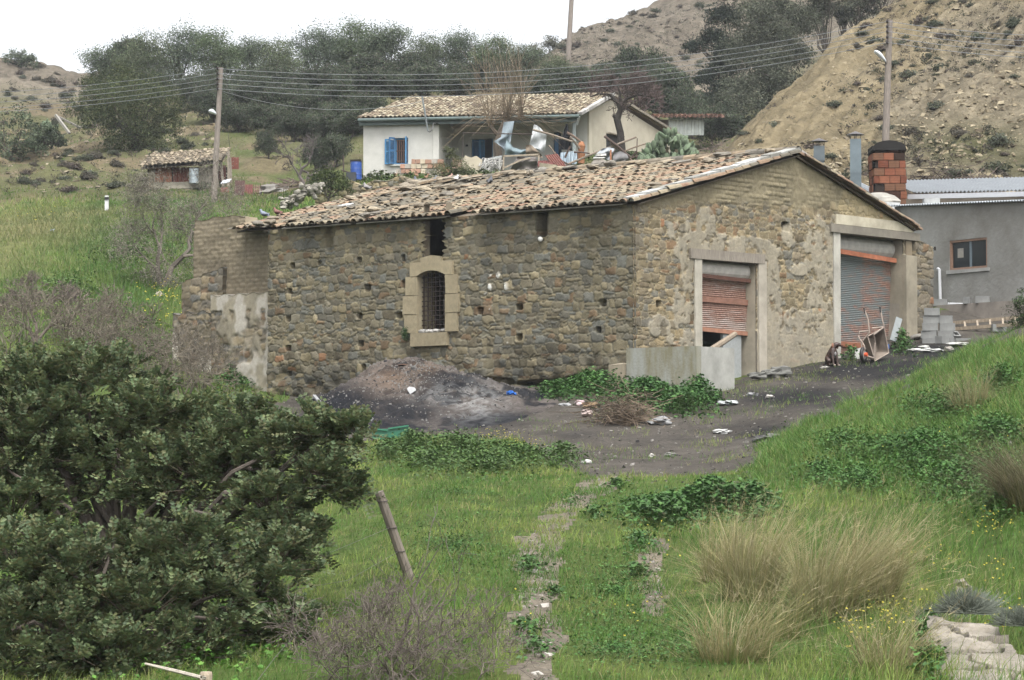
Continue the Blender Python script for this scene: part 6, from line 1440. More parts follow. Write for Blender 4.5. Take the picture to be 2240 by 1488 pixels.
weeds('mallow_weeds', [(1590,1098,110,26,1.6),(1500,1120,110,26,1.4),(1420,1110,90,30,1),(1350,1062,26,10),(1400,1190,36,34,.8),(1390,1260,26,26,.6),(1160,1250,44,16,.35),(1150,1390,32,28,.3),(1170,1425,36,22,.3),(1215,1300,20,16,.4),(1500,870,60,20),(1300,1130,30,18,.5)], 8500, 901, .055, .12, MAL)
weeds('nettles', [(1290,858,130,22,1.2),(1420,880,110,30,1.4),(1510,850,38,26,1.2),(1500,895,70,24),(1220,866,60,14),(1560,880,26,10,.5),(525,835,62,26,2.0),(1975,765,26,18,1.2),(1860,788,26,7,1),(1530,870,50,26)], 11000, 902, .085, .4, [lin(86, 136, 60), lin(72, 118, 52), lin(100, 148, 70), lin(80, 126, 64)])
weeds('mustard_weeds', [(900,985,75,22),(1010,990,110,30),(1120,1005,100,26),(1230,1010,70,20,.8),(850,1000,50,18),(1060,1030,150,22,.7),(950,1020,90,18)], 9000, 903, .06, .3, [lin(94, 132, 58), lin(80, 118, 54), lin(110, 144, 68), lin(98, 128, 72)])
weeds('bank_herbs', [(2032,1420,22,60,2),(2030,1480,30,30,2),(2000,1000,220,70),(2120,1060,150,70),(1850,980,130,50,.8),(2180,960,110,50),(1880,1065,90,34,1),(2060,900,140,50,.7),(2190,840,70,40,.6),(1800,1050,80,40,.6),(1760,1340,60,20,1),(1850,1330,90,24,1),(1700,1270,30,40,.6),(2180,1130,50,40)], 26000, 904, .05, .22, [lin(84, 136, 54), lin(72, 120, 50), lin(100, 150, 64), lin(92, 132, 66)])
weeds('mallow_patch', [(1560,1108,115,30,1.6),(1450,1136,80,28),(1640,1095,50,20)], 5200, 908, .08, .3, MAL)
weeds('lawn_herbs', [(1000,1200,260,150),(1350,1300,200,160),(1250,1100,150,60),(1000,1080,200,50),(1500,1400,200,80),(1900,1450,200,40),(1350,1420,220,70)], 9000, 906, .028, .07, [lin(84, 138, 56), lin(70, 118, 48), lin(104, 152, 70)])
weeds('undergrowth', [(150,1330,140,70),(350,1420,200,70),(560,1380,120,60),(620,1180,80,70,.5)], 6000, 907, .06, .3, [lin(104, 160, 50), lin(88, 142, 46), lin(126, 178, 66)])
weeds('slope_weeds', [(310,720,60,18),(330,770,60,30),(150,640,90,40,.5),(280,560,140,50,.4)], 5000, 905, .1, .3, [lin(104, 140, 62), lin(84, 124, 52), lin(124, 150, 76)])
def flowers(name, patches, n, seed, sz, h):
    rng = np.random.RandomState(seed); k = rng.choice(len(patches), n, p=np.array([q[4] for q in patches]) / sum(q[4] for q in patches)); q = np.array(patches, float)[k]
    p = ghit(q[:, 0] + rng.normal(0, .5, n) * q[:, 2], q[:, 1] + rng.normal(0, .5, n) * q[:, 3]); t = p + np.stack([rng.normal(0, .02, n), rng.normal(0, .02, n), h * rng.uniform(.5, 1.15, n)], 1); mb = MB(); c = lin(226, 214, 60)[None] * rng.uniform(.7, 1.15, (n, 1))
    for r in range(2): mb.leaves(t, runit(n, rng) * .5 + Z3 - Y3 * .4, runit(n, rng), sz, sz * .8, c, .2)
    mb.segs(p, t, .0018, .0015, lin(120, 140, 70)); return tag(mb.build(name, M['grass']), kind='stuff')
flowers('yellow_flowers', [(1080,975,60,16,3),(1130,990,50,16,2),(2160,1180,60,24,1.2),(2040,1260,60,40,1.2),(1960,1380,110,50,2.5),(1880,1420,100,50,2),(2200,1400,50,40,1),(1470,1270,80,90,.6),(2000,1000,200,80,.8),(1300,1400,200,80,.4),(1750,1350,80,40,.6),(2170,1290,40,30,.8)], 400, 911, .026, .26)
flowers('slope_flowers', [(90,480,100,20,1),(360,650,60,30,1.5),(60,300,60,8,2),(330,700,80,40,1)], 200, 912, .07, .35)
# ---- tall dry tussocks
def tussock(label, px, Y, n, h, rad, seed, wind=.35, straw=None, group='dry grass tussocks in the foreground', dz=0):
    rng = np.random.RandomState(seed); b = on_ground(px, Y, dz); mb = MB(); r = rad * .38 * np.sqrt(rng.rand(n)); a = rng.uniform(0, 6.28, n)
    p = b + np.stack([np.cos(a) * r, np.sin(a) * r, np.zeros(n)], 1); p[:, 2] = ground(p[:, 0], p[:, 1]) - .02
    n_ = n; H = h * rng.beta(3.2, 1.8, n); out = rng.normal(.6, .45, n); bent = rng.rand(n) < .16; out = np.where(bent, out * 2.4, out); H = np.where(bent, H * .55, H) * (r / (rad * .38) + .25); l = np.stack([np.cos(a) * out * rad * .8 + wind * H * rng.uniform(.4, 1.1, n), np.sin(a) * out * rad * .7], 1)
    straw = straw if straw is not None else [lin(200, 186, 138, .85), lin(184, 170, 118, .85), lin(212, 198, 156, .85), lin(164, 156, 102, .85)]
    tipc = np.asarray(straw)[rng.randint(0, len(straw), n)] * rng.uniform(.8, 1.15, (n, 1)); basec = np.where((rng.rand(n) < .55)[:, None], lin(112, 128, 58, .85)[None], lin(150, 142, 88, .85)[None]) * rng.uniform(.75, 1.15, (n, 1))
    mb.blades(p, H, l, .0075 * rng.uniform(.6, 1.3, n), basec, tipc, 2.0)
    k = rng.rand(n) < .22; T = p[k] + np.c_[l[k], H[k]]; m = k.sum()      # feathery heads
    for q in range(5):
        s = T - np.c_[l[k] * .2, H[k] * .17] * rng.rand(m, 1); mb.segs(s, s + rng.normal(0, .035, (m, 3)) + np.c_[l[k] * .06, np.full(m, .04)], .0014, .0008, tipc[k])
    return solo(mb, 'grass_tussock', label, 'grass tussock', M['straw'], group, loc=b)
tussock('large pale dry grass tussock in the middle of the tussock row', 1800, 22.2, 1250, 1.08, .66, 921)
tussock('dry grass tussock with arching dark hollow, left end of the row', 1635, 23.4, 900, 1.1, .62, 922, .25)
tussock('dry grass tussock leaning right at the right end of the row', 1900, 22.8, 900, 1.08, .58, 923, .5)
tussock('shorter greenish tussock in front of the row', 1690, 21.0, 300, .8, .6, 924, .3, [lin(150, 150, 96), lin(170, 164, 112)])
tussock('low straw tussock at the bottom edge below the row', 1600, 19.2, 520, .66, .7, 925, .3)
tussock('dry tussock behind the row near the dark mallow leaves', 1575, 25.0, 480, .8, .5, 926, .3)
tussock('grey brown tussock at the right picture edge', 2245, 27.5, 1700, .9, .6, 927, -.55, [lin(150, 136, 112), lin(132, 120, 100)], dz=.1)
tussock('sparse dead stalks on the grassy bank at upper right', 2125, 37, 420, .8, .6, 928, -.2, [lin(196, 180, 140), lin(176, 160, 124)])
tussock('loose straw patch low at the bottom right before the stone wall', 1940, 17.6, 480, .55, .5, 929, .3)
# grey woolly shrubs by the stone wall
for k, (px, Y, r, lb) in enumerate(((2115,19.3,.26,'grey green woolly shrub growing on the stone wall end'), (2230,18.4,.2,'grey green woolly shrub cut by the right picture edge'), (2140,21.5,.16,'small round grey shrub behind the stone wall'), (2050,21.0,.24,'loose grey shrub left of the pale boulder'))):
    rng = np.random.RandomState(930 + k); b = on_ground(px, Y, .24 if k < 2 else 0); mb = MB(); n = 1500; d = runit(n, rng); d[:, 2] = np.abs(d[:, 2]) * .8; R = r * rng.uniform(.5, 1.1, n)[:, None]; A_ = b + np.stack([rng.normal(0, .25 * r, n), rng.normal(0, .25 * r, n), np.zeros(n)], 1); mb.segs(A_ + d * R * .3, A_ + d * R, .0035, .0015, lin(136, 144, 128)[None] * rng.uniform(.7, 1.2, (n, 1))); solo(mb, 'grey_shrub', lb, 'shrub', M['twig'], 'grey shrubs by the stone wall')
# ---- small shrubs dotted over the hills: five built, the rest copied
protoS = []
SCOL = [(lin(112, 104, 90), lin(96, 92, 78)), (lin(92, 98, 72), lin(80, 88, 66)), (lin(120, 108, 96), lin(104, 92, 82)), (lin(100, 108, 86), lin(112, 118, 96))]
SLB = ['small brownish shrub dotted on bare clay or scree', 'small green shrub dotted on bare clay or scree', 'small greyish purple thorn shrub dotted on bare clay or scree', 'small silvery green shrub dotted on bare clay or scree']
for k in range(4):
    rng = np.random.RandomState(950 + k); b = on_ground([2100, 1860, 1800, 2190][k], [100, 98, 93, 96][k]); t = thing('hill_shrub', SLB[k], 'shrub', b, 'shrubs dotted over the bare hills'); mb = MB(); n = 420
    d = runit(n, rng); d[:, 2] = np.abs(d[:, 2]); C = b + d * rng.uniform(.35, 1, (n, 1)) ** .7 * [.5, .5, .42] * (1 + .25 * np.sin(d @ rng.normal(0, 4, 3)))[:, None] + [0, 0, .03]
    c = np.asarray(SCOL[k])[rng.randint(0, 2, n)] * rng.uniform(.6, 1.25, (n, 1)); mb.leaves(C, d + runit(n, rng) * .7, runit(n, rng), .14, .07, c); mb.build('foliage', M['leaf'], t)
    mb = MB(); mb.segs(np.tile(b, (30, 1)), b + d[:30] * [.45, .45, .4], .012, .005, lin(110, 96, 84)); mb.build('stems', M['twig'], t); protoS.append(t)
rng = np.random.RandomState(99); cnt = 0; used = []
hx = np.r_[rng.uniform(1560, 2240, 500), rng.uniform(1200, 1620, 170), rng.uniform(0, 175, 40), rng.uniform(0, 480, 80)]; hy = np.r_[rng.uniform(0, 400, 500), rng.uniform(10, 200, 170), rng.uniform(145, 250, 40), rng.uniform(245, 420, 80)]
pts = ghit(hx, hy); cl_ = is_clay(pts[:, 0], pts[:, 1]); dens = fbm(pts[:, 0] * .12, pts[:, 1] * .12, 961, 3)
for i in np.r_[np.arange(500, len(pts)), np.arange(500)]:
    p = pts[i]
    ok = (i < 500 and cl_[i] > .5 and rng.rand() < (.06 + .94 * sstep(1700, 2000, hx[i]) * sstep(.4, .6, dens[i]))) or (500 <= i < 670 and p[1] > 195 and rng.rand() < .4) or (i >= 670 and p[1] > 108)
    if not ok or cnt > 290: continue
    k = rng.randint(4); s = rng.uniform(.3, .95) * (1.3 if p[1] > 190 else 1)
    if i < 500 and hy[i] > 250 and rng.rand() < .5: s *= .8
    dup(protoS[k], p - [0, 0, .05], rng.uniform(0, 6), (s * rng.uniform(.9, 1.5), s, s * rng.uniform(.7, 1.1)), SLB[k]); cnt += 1
print('hill shrubs', cnt)
n = 1900; sx = np.r_[rng.uniform(1560, 2240, 700), rng.normal(2080, 130, 500), rng.uniform(1200, 1620, 400), rng.uniform(0, 480, 300)]; sy = np.r_[rng.uniform(0, 410, 700), rng.normal(200, 120, 500), rng.uniform(10, 210, 400), rng.uniform(150, 420, 300)]; q = ghit(sx, sy); keep_ = (np.arange(n) >= 1200) | (is_clay(q[:, 0], q[:, 1]) > .5) & (fbm(q[:, 0] * .2, q[:, 1] * .2, 963, 3) > .44) & ((sx > 1850) | (rng.rand(n) < .3)); q = q[keep_ & (q[:, 1] > 80)]; m = len(q); sz = rng.uniform(.08, .3, m) * (1 + (q[:, 1] > 190) * .6); T_ = 26
C = np.repeat(q, T_, 0) + rng.normal(0, 1, (m * T_, 3)) * np.repeat(sz, T_)[:, None] * [.6, .6, .35] + np.repeat(sz, T_)[:, None] * [0, 0, .4]; c = np.repeat(np.array([lin(112, 104, 92), lin(96, 102, 78), lin(120, 110, 100), lin(84, 88, 70)])[rng.randint(0, 4, m)], T_, 0) * rng.uniform(.6, 1.2, (m * T_, 1)); mb = MB(); mb.leaves(C, runit(m * T_, rng) + Z3 * .3, runit(m * T_, rng), .12, .05, c); tag(mb.build('low_scrub', M['leaf_far']), kind='stuff')
# loose rock flakes on the slopes, gravel on the road
def flakes(name, px, py, rng, smin, smax, cols, flat=.35, clayonly=False):
    p = ghit(px, py); n = len(p); mb = MB(); s = smin * (smax / smin) ** (rng.rand(n) ** 2.2)
    if clayonly: k = is_clay(p[:, 0], p[:, 1]) > .4; p, s, n = p[k], s[k], k.sum()
    base = np.array([[-1, -.7, -1], [1, -.8, -1], [.9, .8, -1], [-.8, .9, -1], [-.7, -.5, 1], [.8, -.5, 1], [.6, .6, 1], [-.6, .7, 1]]) * .5
    V = base[None] * (s[:, None, None] * np.stack([rng.uniform(.7, 1.5, n), rng.uniform(.6, 1.2, n), np.full(n, flat) * rng.uniform(.5, 1.4, n)], 1)[:, None, :]) + rng.normal(0, .1, (n, 8, 3)) * s[:, None, None]
    a = rng.uniform(0, 6.28, n); ca, sa = np.cos(a)[:, None], np.sin(a)[:, None]; V = np.stack([V[..., 0] * ca - V[..., 1] * sa, V[..., 0] * sa + V[..., 1] * ca, V[..., 2]], -1) + p[:, None, :]
    Fq = (BOXF[None] + (np.arange(n) * 8)[:, None, None]).reshape(-1, 4); c = np.repeat(np.asarray(cols)[rng.randint(0, len(cols), n)] * rng.uniform(.75, 1.2, (n, 1)), 8, 0)
    mb.add(V.reshape(-1, 3), Fq, c); return tag(mb.build(name, M['plain']), kind='stuff')
rng = np.random.RandomState(98); n = 1500
flakes('rock_debris', np.r_[rng.uniform(1560, 2240, n), rng.normal(1800, 90, 800), rng.normal(2080, 110, 1500)], np.r_[rng.uniform(10, 420, n), rng.normal(360, 28, 800), rng.normal(230, 100, 1500)], rng, .06, .34, [lin(176, 162, 130), lin(158, 144, 114), lin(190, 176, 144), lin(140, 126, 102)], clayonly=True)
flakes('scree_stones', rng.uniform(1190, 1620, 1500), rng.uniform(20, 210, 1500), rng, .12, .5, [lin(140, 130, 114), lin(116, 106, 94)])
flakes('bank_stones', rng.uniform(0, 480, 700), rng.uniform(190, 420, 700), rng, .08, .45, [lin(176, 164, 138), lin(150, 138, 116)])
n = 5000; rx = rng.uniform(620, 2240, n); ry = rng.uniform(745, 1060, n); k = inpoly(rx, ry, ROAD)
flakes('road_gravel', rx[k], ry[k], rng, .02, .085, [lin(136, 131, 122), lin(112, 106, 98), lin(92, 88, 82), lin(164, 160, 152), lin(60, 58, 58)], .6)
n = 900; rx = rng.uniform(1100, 1460, n); ry = rng.uniform(1040, 1488, n); k = inpoly(rx, ry, PATH) | inpoly(rx, ry, PATH2)
flakes('path_stones', rx[k], ry[k], rng, .02, .1, [lin(164, 158, 144), lin(134, 126, 112), lin(196, 190, 180)], .6)
# ================================================================ poles and overhead lines
def pole(name, label, b, t, r, Y, cat='pole'):
    b = np.asarray(b); t = np.asarray(t); o = thing(name, label, cat, b); mb = MB(); mb.tube([b - [0, 0, .3], (b + t) / 2, t], [r, r * .88, r * .75], lin(140, 130, 120, .72), 9); mb.build('shaft', M['wood'], o); return o
LPb, LPt = P(467, 446, 111.5), P(483.5, 148, 111.5); RPb, RPt = P(1936, 330, 98.5), P(1946.5, 44, 98.5)
pl = pole('lamp_pole', 'leaning wooden pole with street lamp beside the tiled shed', LPb, LPt, .15, 111.5); pr = pole('lamp_pole', 'wooden pole with street lamp rising behind the brick chimney', RPb, RPt, .16, 98.5)
pm = pole('line_pole', 'bare tall pole crossing the skyline, with no lamp', P(1243, 125, 205), P(1254, -60, 205), .24, 205)
def lamp(parent, pts, head0, head1, Y, h):
    mb = MB(); mb.tube([P(x, y, Y - .1 * i) for i, (x, y) in enumerate(pts)], .035, lin(120, 112, 104, .8), 6); a = mb.build('lamp_arm', M['metal'], parent); mb = MB(); p, q = P(*head0, Y - .3), P(*head1, Y - .3); d = (q - p)
    n = 10; V = []; 
    for k in range(7):
        f = k / 6; c = p + d * f + np.array([0, 0, math.sin(f * math.pi * .9) * .06]); w_ = .07 + .1 * math.sin(min(1, f * 1.4) * math.pi * .55); hh = (.05 + .07 * math.sin(f * math.pi)) * h
        an = np.arange(n) * math.tau / n; V.append(c + np.c_[np.zeros(n), np.cos(an) * w_, np.sin(an) * hh])
    V = np.concatenate(V); i = np.arange(n); j = (i + 1) % n; Fq = np.concatenate([np.stack([q_ * n + i, q_ * n + j, (q_ + 1) * n + j, (q_ + 1) * n + i], 1) for q_ in range(6)])
    mb.add(np.vstack([V, V[:n].mean(0), V[-n:].mean(0)]), [Fq, np.concatenate([np.stack([j, i, np.full(n, 7 * n)], 1), np.stack([6 * n + i, 6 * n + j, np.full(n, 7 * n + 1)], 1)])], lin(228, 234, 238, .85)); mb.build('lamp_head', M['plastic'], a, True)
lamp(pl, [(475, 268), (472, 256), (471, 250)], (473, 249), (457, 245), 111.5, 1.0); lamp(pr, [(1940, 150), (1938, 138), (1936, 132)], (1938, 134), (1913, 114), 98.5, 1.1)
LY = [150, 161, 172, 183, 194]; RY = [47, 58, 69, 81, 93]
for p_, ys, x0, Y in ((pl, LY, 480, 111.5), (pr, RY, 1945, 98.5)):
    for y in ys:
        mb = MB(); c = P(x0 - 4, y, Y - .18); mb.tube([c - [0, 0, .08], c - [0, 0, .02], c + [0, 0, .02], c + [0, 0, .08]], [.035, .06, .06, .03], lin(60, 48, 44), 6); mb.bar(c, c + [.1, .2, 0], .03, .03, lin(70, 64, 60)); mb.build('insulator', M['metal'], p_)
WN_ = ['topmost of the five overhead wires', 'second overhead wire from the top of the five', 'middle one of the five overhead wires', 'fourth overhead wire from the top of the five', 'lowest of the five overhead wires']
LX = [178, 189, 200, 213, 220]; EX = [66, 80, 94, 108, 118]
for k in range(5):
    A_ = P(476, LY[k], 111.3); B_ = P(1942, RY[k], 98.3); pts = []
    l0 = P(-260, LX[k] + 30, 122)
    for f in np.linspace(0, 1, 10)[:-1]: q = l0 + (A_ - l0) * f; q[2] -= .35 * 4 * f * (1 - f); pts.append(q)
    for f in np.linspace(0, 1, 40)[:-1]: q = A_ + (B_ - A_) * f; q[2] -= (1.05 + .02 * k) * 4 * f * (1 - f); pts.append(q)
    e = P(2500, EX[k] + 12, 92)
    for f in np.linspace(0, 1, 10): q = B_ + (e - B_) * f; q[2] -= .25 * 4 * f * (1 - f); pts.append(q)
    mb = MB(); mb.tube(pts, .0135, lin(150, 154, 156, .75), 4, False); solo(mb, 'overhead_wire', WN_[k], 'wire', M['wire'], 'overhead wires between the lamp poles')
pts = []; A_ = P(487, 200, 111.3); B_ = P(923, 222, 115.6)
for f in np.linspace(0, 1, 24): q = A_ + (B_ - A_) * f; q[2] -= .62 * 4 * f * (1 - f); pts.append(q)
mb = MB(); mb.tube(pts, .011, lin(140, 144, 144, .75), 4, False); solo(mb, 'service_cable', 'sagging service cable from the lamp pole to the cottage mast', 'wire', M['wire'])
mb = MB(); mb.tube([P(487, 195, 111.6), P(503, 325, 114)], .012, lin(120, 120, 118), 4, False); solo(mb, 'stay_wire', 'straight stay wire running down behind the left lamp pole', 'wire', M['wire'])

# ================================================================ ash heap before the long wall
hc_ = on_ground(905, 54.0); rngh = np.random.RandomState(31); nr_, na_ = 70, 150; V = []; C = []
for i in range(nr_ + 1):
    r = i / nr_; a = np.arange(na_) * math.tau / na_
    x = hc_[0] + .0 + np.cos(a) * r * np.where(np.cos(a) > 0, 3.6, 3.1); y = hc_[1] + np.sin(a) * r * np.where(np.sin(a) > 0, 5.2, 6.6)
    h = 1.0 * (np.exp(-(((x - hc_[0] + .35) / 1.25) ** 2 + ((y - hc_[1] - 1.6) / 2.3) ** 2)) * .9 + .5 * np.exp(-(((x - hc_[0] - 1.1) / 1.3) ** 2 + ((y - hc_[1] + .2) / 2.6) ** 2)) + .5 * np.exp(-(((x - hc_[0] + 1.6) / 1.1) ** 2 + ((y - hc_[1] + .6) / 2.8) ** 2)) + .25 * np.exp(-(((x - hc_[0]) / 1.6) ** 2 + ((y - hc_[1] + 3) / 2.2) ** 2)))
    fade = 1 - sstep(.7, 1.0, r); z = ground(x, y) + h * fade - .06 * sstep(.9, 1, r) + fade * ((fbm(x * 2.2, y * 2.2, 321, 4) - .5) * .3 + (fbm(x * 8, y * 8, 322, 3) - .5) * .15)
    V.append(np.stack([x, y, z], 1))
V = np.concatenate(V); px, py = proj(V); n1 = fbm(V[:, 0] * 2.2, V[:, 1] * 2.0, 323, 5); n3 = fbm(V[:, 0] * 9, V[:, 1] * 9, 324, 3)
base = lin(112, 104, 98)[None] * (.7 + .6 * n3[:, None]); blk = np.clip(np.maximum(sstep(.47, .55, n1) * 1.0, blobs(px, py, [(750, 890, 85, 45, 1.6), (1090, 925, 120, 24, 1.6), (990, 840, 70, 16, 1.4), (880, 900, 90, 40, 1.1)])) * (.45 + n3), 0, 1)
C = base * (1 - blk[:, None]) + lin(38, 40, 45)[None] * (.7 + .6 * n3[:, None]) * blk[:, None]
lg = blobs(px, py, [(1040, 880, 60, 40, .7), (960, 860, 70, 25, .4)]) * sstep(.4, .55, n3); C = C * (1 - lg[:, None]) + lin(160, 160, 158)[None] * lg[:, None]; br = blobs(px, py, [(860, 830, 60, 30, .6), (920, 805, 40, 14, .7)]); C = C * (1 - br[:, None]) + lin(134, 112, 92)[None] * br[:, None] * (.7 + .6 * n3[:, None])
i = np.arange(na_); j = (i + 1) % na_; Fq = np.concatenate([np.stack([q * na_ + i, q * na_ + j, (q + 1) * na_ + j, (q + 1) * na_ + i], 1) for q in range(nr_)])
mb = MB(); mb.add(V, Fq, np.clip(C, .01, .8)); ash = solo(mb, 'ash_heap', 'large grey and black heap of ash and soil against the long stone wall', 'ash heap', M['earth'], smooth=True, loc=hc_)
_hp = V.reshape(-1, 3)
def heap_hit(px, py, Y0=47, Y1=60):
    """first point of the ash heap or the ground seen at px,py"""
    hx, hy = proj(_hp); d = (hx - px) ** 2 + (hy - py) ** 2; k = np.argsort(d)[:6]; k = k[np.argmin(_hp[k, 1])]
    g = gp(px, py); return _hp[k].copy() if d.min() < 200 and _hp[k, 1] < g[1] + .5 else g
# gravelly bits on the heap
rng = np.random.RandomState(33); k = rng.randint(0, len(_hp) * 3 // 4, 4500); pp = _hp[k]; mb = MB(); s = .012 * 5 ** (rng.rand(4500) ** 2); b8 = np.array([[-1, -.7, -1], [1, -.8, -1], [.9, .8, -1], [-.8, .9, -1], [-.7, -.5, 1], [.8, -.5, 1], [.6, .6, 1], [-.6, .7, 1]]) * .5
Vv = pp[:, None] + b8[None] * s[:, None, None] * rng.uniform(.5, 1.4, (4500, 1, 3)); mb.add(Vv.reshape(-1, 3), (BOXF[None] + (np.arange(4500) * 8)[:, None, None]).reshape(-1, 4), np.repeat(np.array([lin(150, 146, 140), lin(110, 104, 98), lin(70, 70, 72), lin(160, 158, 154)])[rng.randint(0, 4, 4500)] * .8, 8, 0)); tag(mb.build('cinders', M['plain']), kind='stuff')
mb = MB(); c = heap_hit(885, 800); n = 9; an = np.linspace(-.5, .9, n); V = []
for k in range(n):
    for s in (0, 1): V.append(c + np.array([-.28 + .62 * k / (n - 1), .1 + .3 * s, .02 + .14 * math.cos(an[k] * 2.2) - .12 + .02 * s]))
mb.add(V, np.array([(2 * k, 2 * k + 2, 2 * k + 3, 2 * k + 1) for k in range(n - 1)]), lin(128, 92, 70, .8)); mb.add(np.array(V) - [0, 0, .02], np.array([(2 * k + 1, 2 * k + 3, 2 * k + 2, 2 * k) for k in range(n - 1)]), lin(70, 54, 46)); solo(mb, 'bark_sheet', 'curled brown sheet lying on the very top of the ash heap', 'sheet', M['rust'])
# litter: every piece a thing of its own
def litter(name, label, cat, px, py, w_, h_, col, seed, mat='cloth', rough=.35, dep=None, group=None, hit_=None):
    p = heap_hit(px, py) if hit_ is None else hit_; s = p[1] / F_PX; mb = MB(); mb.blob(p + [0, 0, h_ * s * .4], (w_ * s / 2, (dep or w_ * .8) * s / 2, h_ * s / 2), col, seed, rough, 14, 9, 1.9); return solo(mb, name, label, cat, M[mat], group, smooth=False)
wh_ = lin(190, 191, 191, 1.05)
def sheet_piece(name, label, cat, px, py, w_, h_, col, rz, seed, mat='plain', group=None, tilt=.5, hit_=None):
    p = heap_hit(px, py) if hit_ is None else hit_; s = p[1] / F_PX; rng = np.random.RandomState(seed); n = 7; an = np.sort(rng.uniform(0, 6.28, n)); poly = np.stack([np.cos(an) * w_ * s / 2, np.sin(an) * h_ * s / 2 * .5, np.sin(an) * h_ * s / 2 * tilt * 1.6], 1) * rng.uniform(.8, 1.15, (n, 1)); c, q = math.cos(rz), math.sin(rz); R = np.array([[c, -q, 0], [q, c, 0], [0, 0, 1]])
    mb = MB(); mb.prism(p + poly @ R.T + [0, -.03, h_ * s * .35], np.array([.0, .02, -.015]), col); return solo(mb, name, label, cat, M[mat], group)
sheet_piece('paper_scrap', 'white angular scrap on the front of the ash heap', 'scrap', 900, 860, 24, 20, wh_ * 1.1, .1, 1)
for k, (a, b_, lb) in enumerate((((680, 858), (705, 892), 'upper one of two white strips on the left of the ash heap'), ((676, 870), (703, 908), 'lower one of two white strips on the left of the ash heap'))):
    p, q = heap_hit(*a), heap_hit(*b_); q = q if np.linalg.norm(q - p) < 3 else p + [.25, -.3, -.3]; mb = MB(); mb.bar(p + [0, -.04, .06], q + [0, -.04, .06], .07, .04, wh_ * .9); solo(mb, 'white_strip', lb, 'strip', M['cloth'], 'white strips on the ash heap')
for (nm, lb, ct, x, y, w_, h_, c, sd, mt) in (
    ('plastic_bag', 'small white crumpled bag low on the left of the ash heap', 'bag', 763, 917, 20, 11, wh_, 2, 'cloth'), ('plastic_bag', 'pale grey crumpled bag at the lower left foot of the ash heap', 'bag', 792, 934, 26, 14, lin(190, 192, 196, .85), 3, 'cloth'),
    ('rag', 'dirty pale rag at the foot of the ash heap near the carob', 'rag', 728, 958, 34, 16, lin(170, 160, 152, .85), 4, 'cloth'), ('plaster_lump', 'tiny white lump in the middle of the ash heap', 'lump', 812, 914, 9, 8, wh_, 5, 'plain'),
    ('plastic_bag', 'white bag beside the pinkish one left of the brushwood', 'bag', 1240, 890, 30, 10, wh_, 6, 'cloth'), ('plastic_bag', 'small pinkish bag left of the brushwood', 'bag', 1268, 887, 20, 12, lin(220, 196, 196, .85), 7, 'cloth'),
    ('rag', 'pale pink rag lying on soil left of the brushwood', 'rag', 1283, 912, 24, 20, lin(206, 186, 178, .85), 8, 'cloth'), ('cardboard_scrap', 'brown cardboard scrap behind the pinkish bag', 'scrap', 1290, 893, 34, 14, lin(150, 124, 92, .85), 9, 'cloth'),
    ('plastic_bag', 'large flat white plastic bag in front of the brushwood', 'bag', 1442, 928, 48, 17, wh_, 10, 'cloth'), ('plastic_bag', 'white bag lying alone in the middle of the road', 'bag', 1577, 948, 32, 11, lin(214, 214, 210, .85), 11, 'cloth'),
    ('plastic_bag', 'pale bag in the leaves at the edge of the road', 'bag', 1592, 886, 40, 10, lin(196, 200, 200, .85), 12, 'cloth'), ('plastic_bag', 'white bag near the concrete wall base on the road', 'bag', 1646, 866, 22, 8, wh_, 13, 'cloth'),
    ('paper_scrap', 'crumpled pale paper higher up the road', 'scrap', 1684, 872, 20, 9, lin(206, 200, 192, .85), 14, 'cloth'), ('rag', 'pale scrap before the sitting dog', 'rag', 1805, 806, 18, 6, lin(190, 186, 178, .85), 15, 'cloth'),
    ('plastic_bag', 'white scrap caught in the nettle leaves', 'bag', 1461, 874, 14, 12, wh_, 16, 'cloth'), ('plaster_lump', 'small white lump on the road edge by the grass', 'lump', 1425, 1000, 12, 8, lin(200, 196, 188, .85), 17, 'plain'),
    ('flat_stone', 'flat grey stone on the road above the lower weeds', 'stone', 1466, 998, 24, 8, lin(150, 148, 142, .85), 18, 'plain'), ('flat_stone', 'white flat stone at the lower left corner of the road', 'stone', 1284, 1014, 22, 8, lin(206, 204, 198, .85), 19, 'plain'),
    ('blue_bag', 'bright blue plastic bag at the wall foot', 'bag', 1117, 863, 20, 9, lin(40, 110, 200, .8), 20, 'cloth'), ('field_stone', 'rounded pale stone in the grass below the wild olive', 'stone', 348, 650, 16, 12, lin(196, 184, 164, .85), 21, 'plain'),
    ('field_stone', 'small pale stone in weeds at the left slope', 'stone', 282, 655, 12, 8, lin(180, 172, 158, .85), 22, 'plain'), ('plastic_bag', 'tiny pale blue litter on the left slope', 'bag', 112, 507, 9, 7, lin(196, 210, 226, .85), 23, 'cloth'),
    ('field_stone', 'small white stone in the herbs at the right picture edge', 'stone', 2209, 974, 16, 11, lin(206, 202, 194, .85), 24, 'plain'), ('boulder', 'pale boulder beside the dry stone wall', 'stone', 2098, 1297, 44, 34, lin(176, 166, 152, .85), 25, 'stone'),
    ('cinder_lump', 'dark clinker lump at the road edge under the bank', 'lump', 1660, 965, 34, 13, lin(88, 86, 86, .85), 26, 'plain'), ('flat_stone', 'grey slab near the road edge under the bank', 'stone', 1690, 958, 40, 10, lin(120, 118, 116, .85), 27, 'plain')):
    litter(nm, lb, ct, x, y, w_, h_, c, sd, mt)
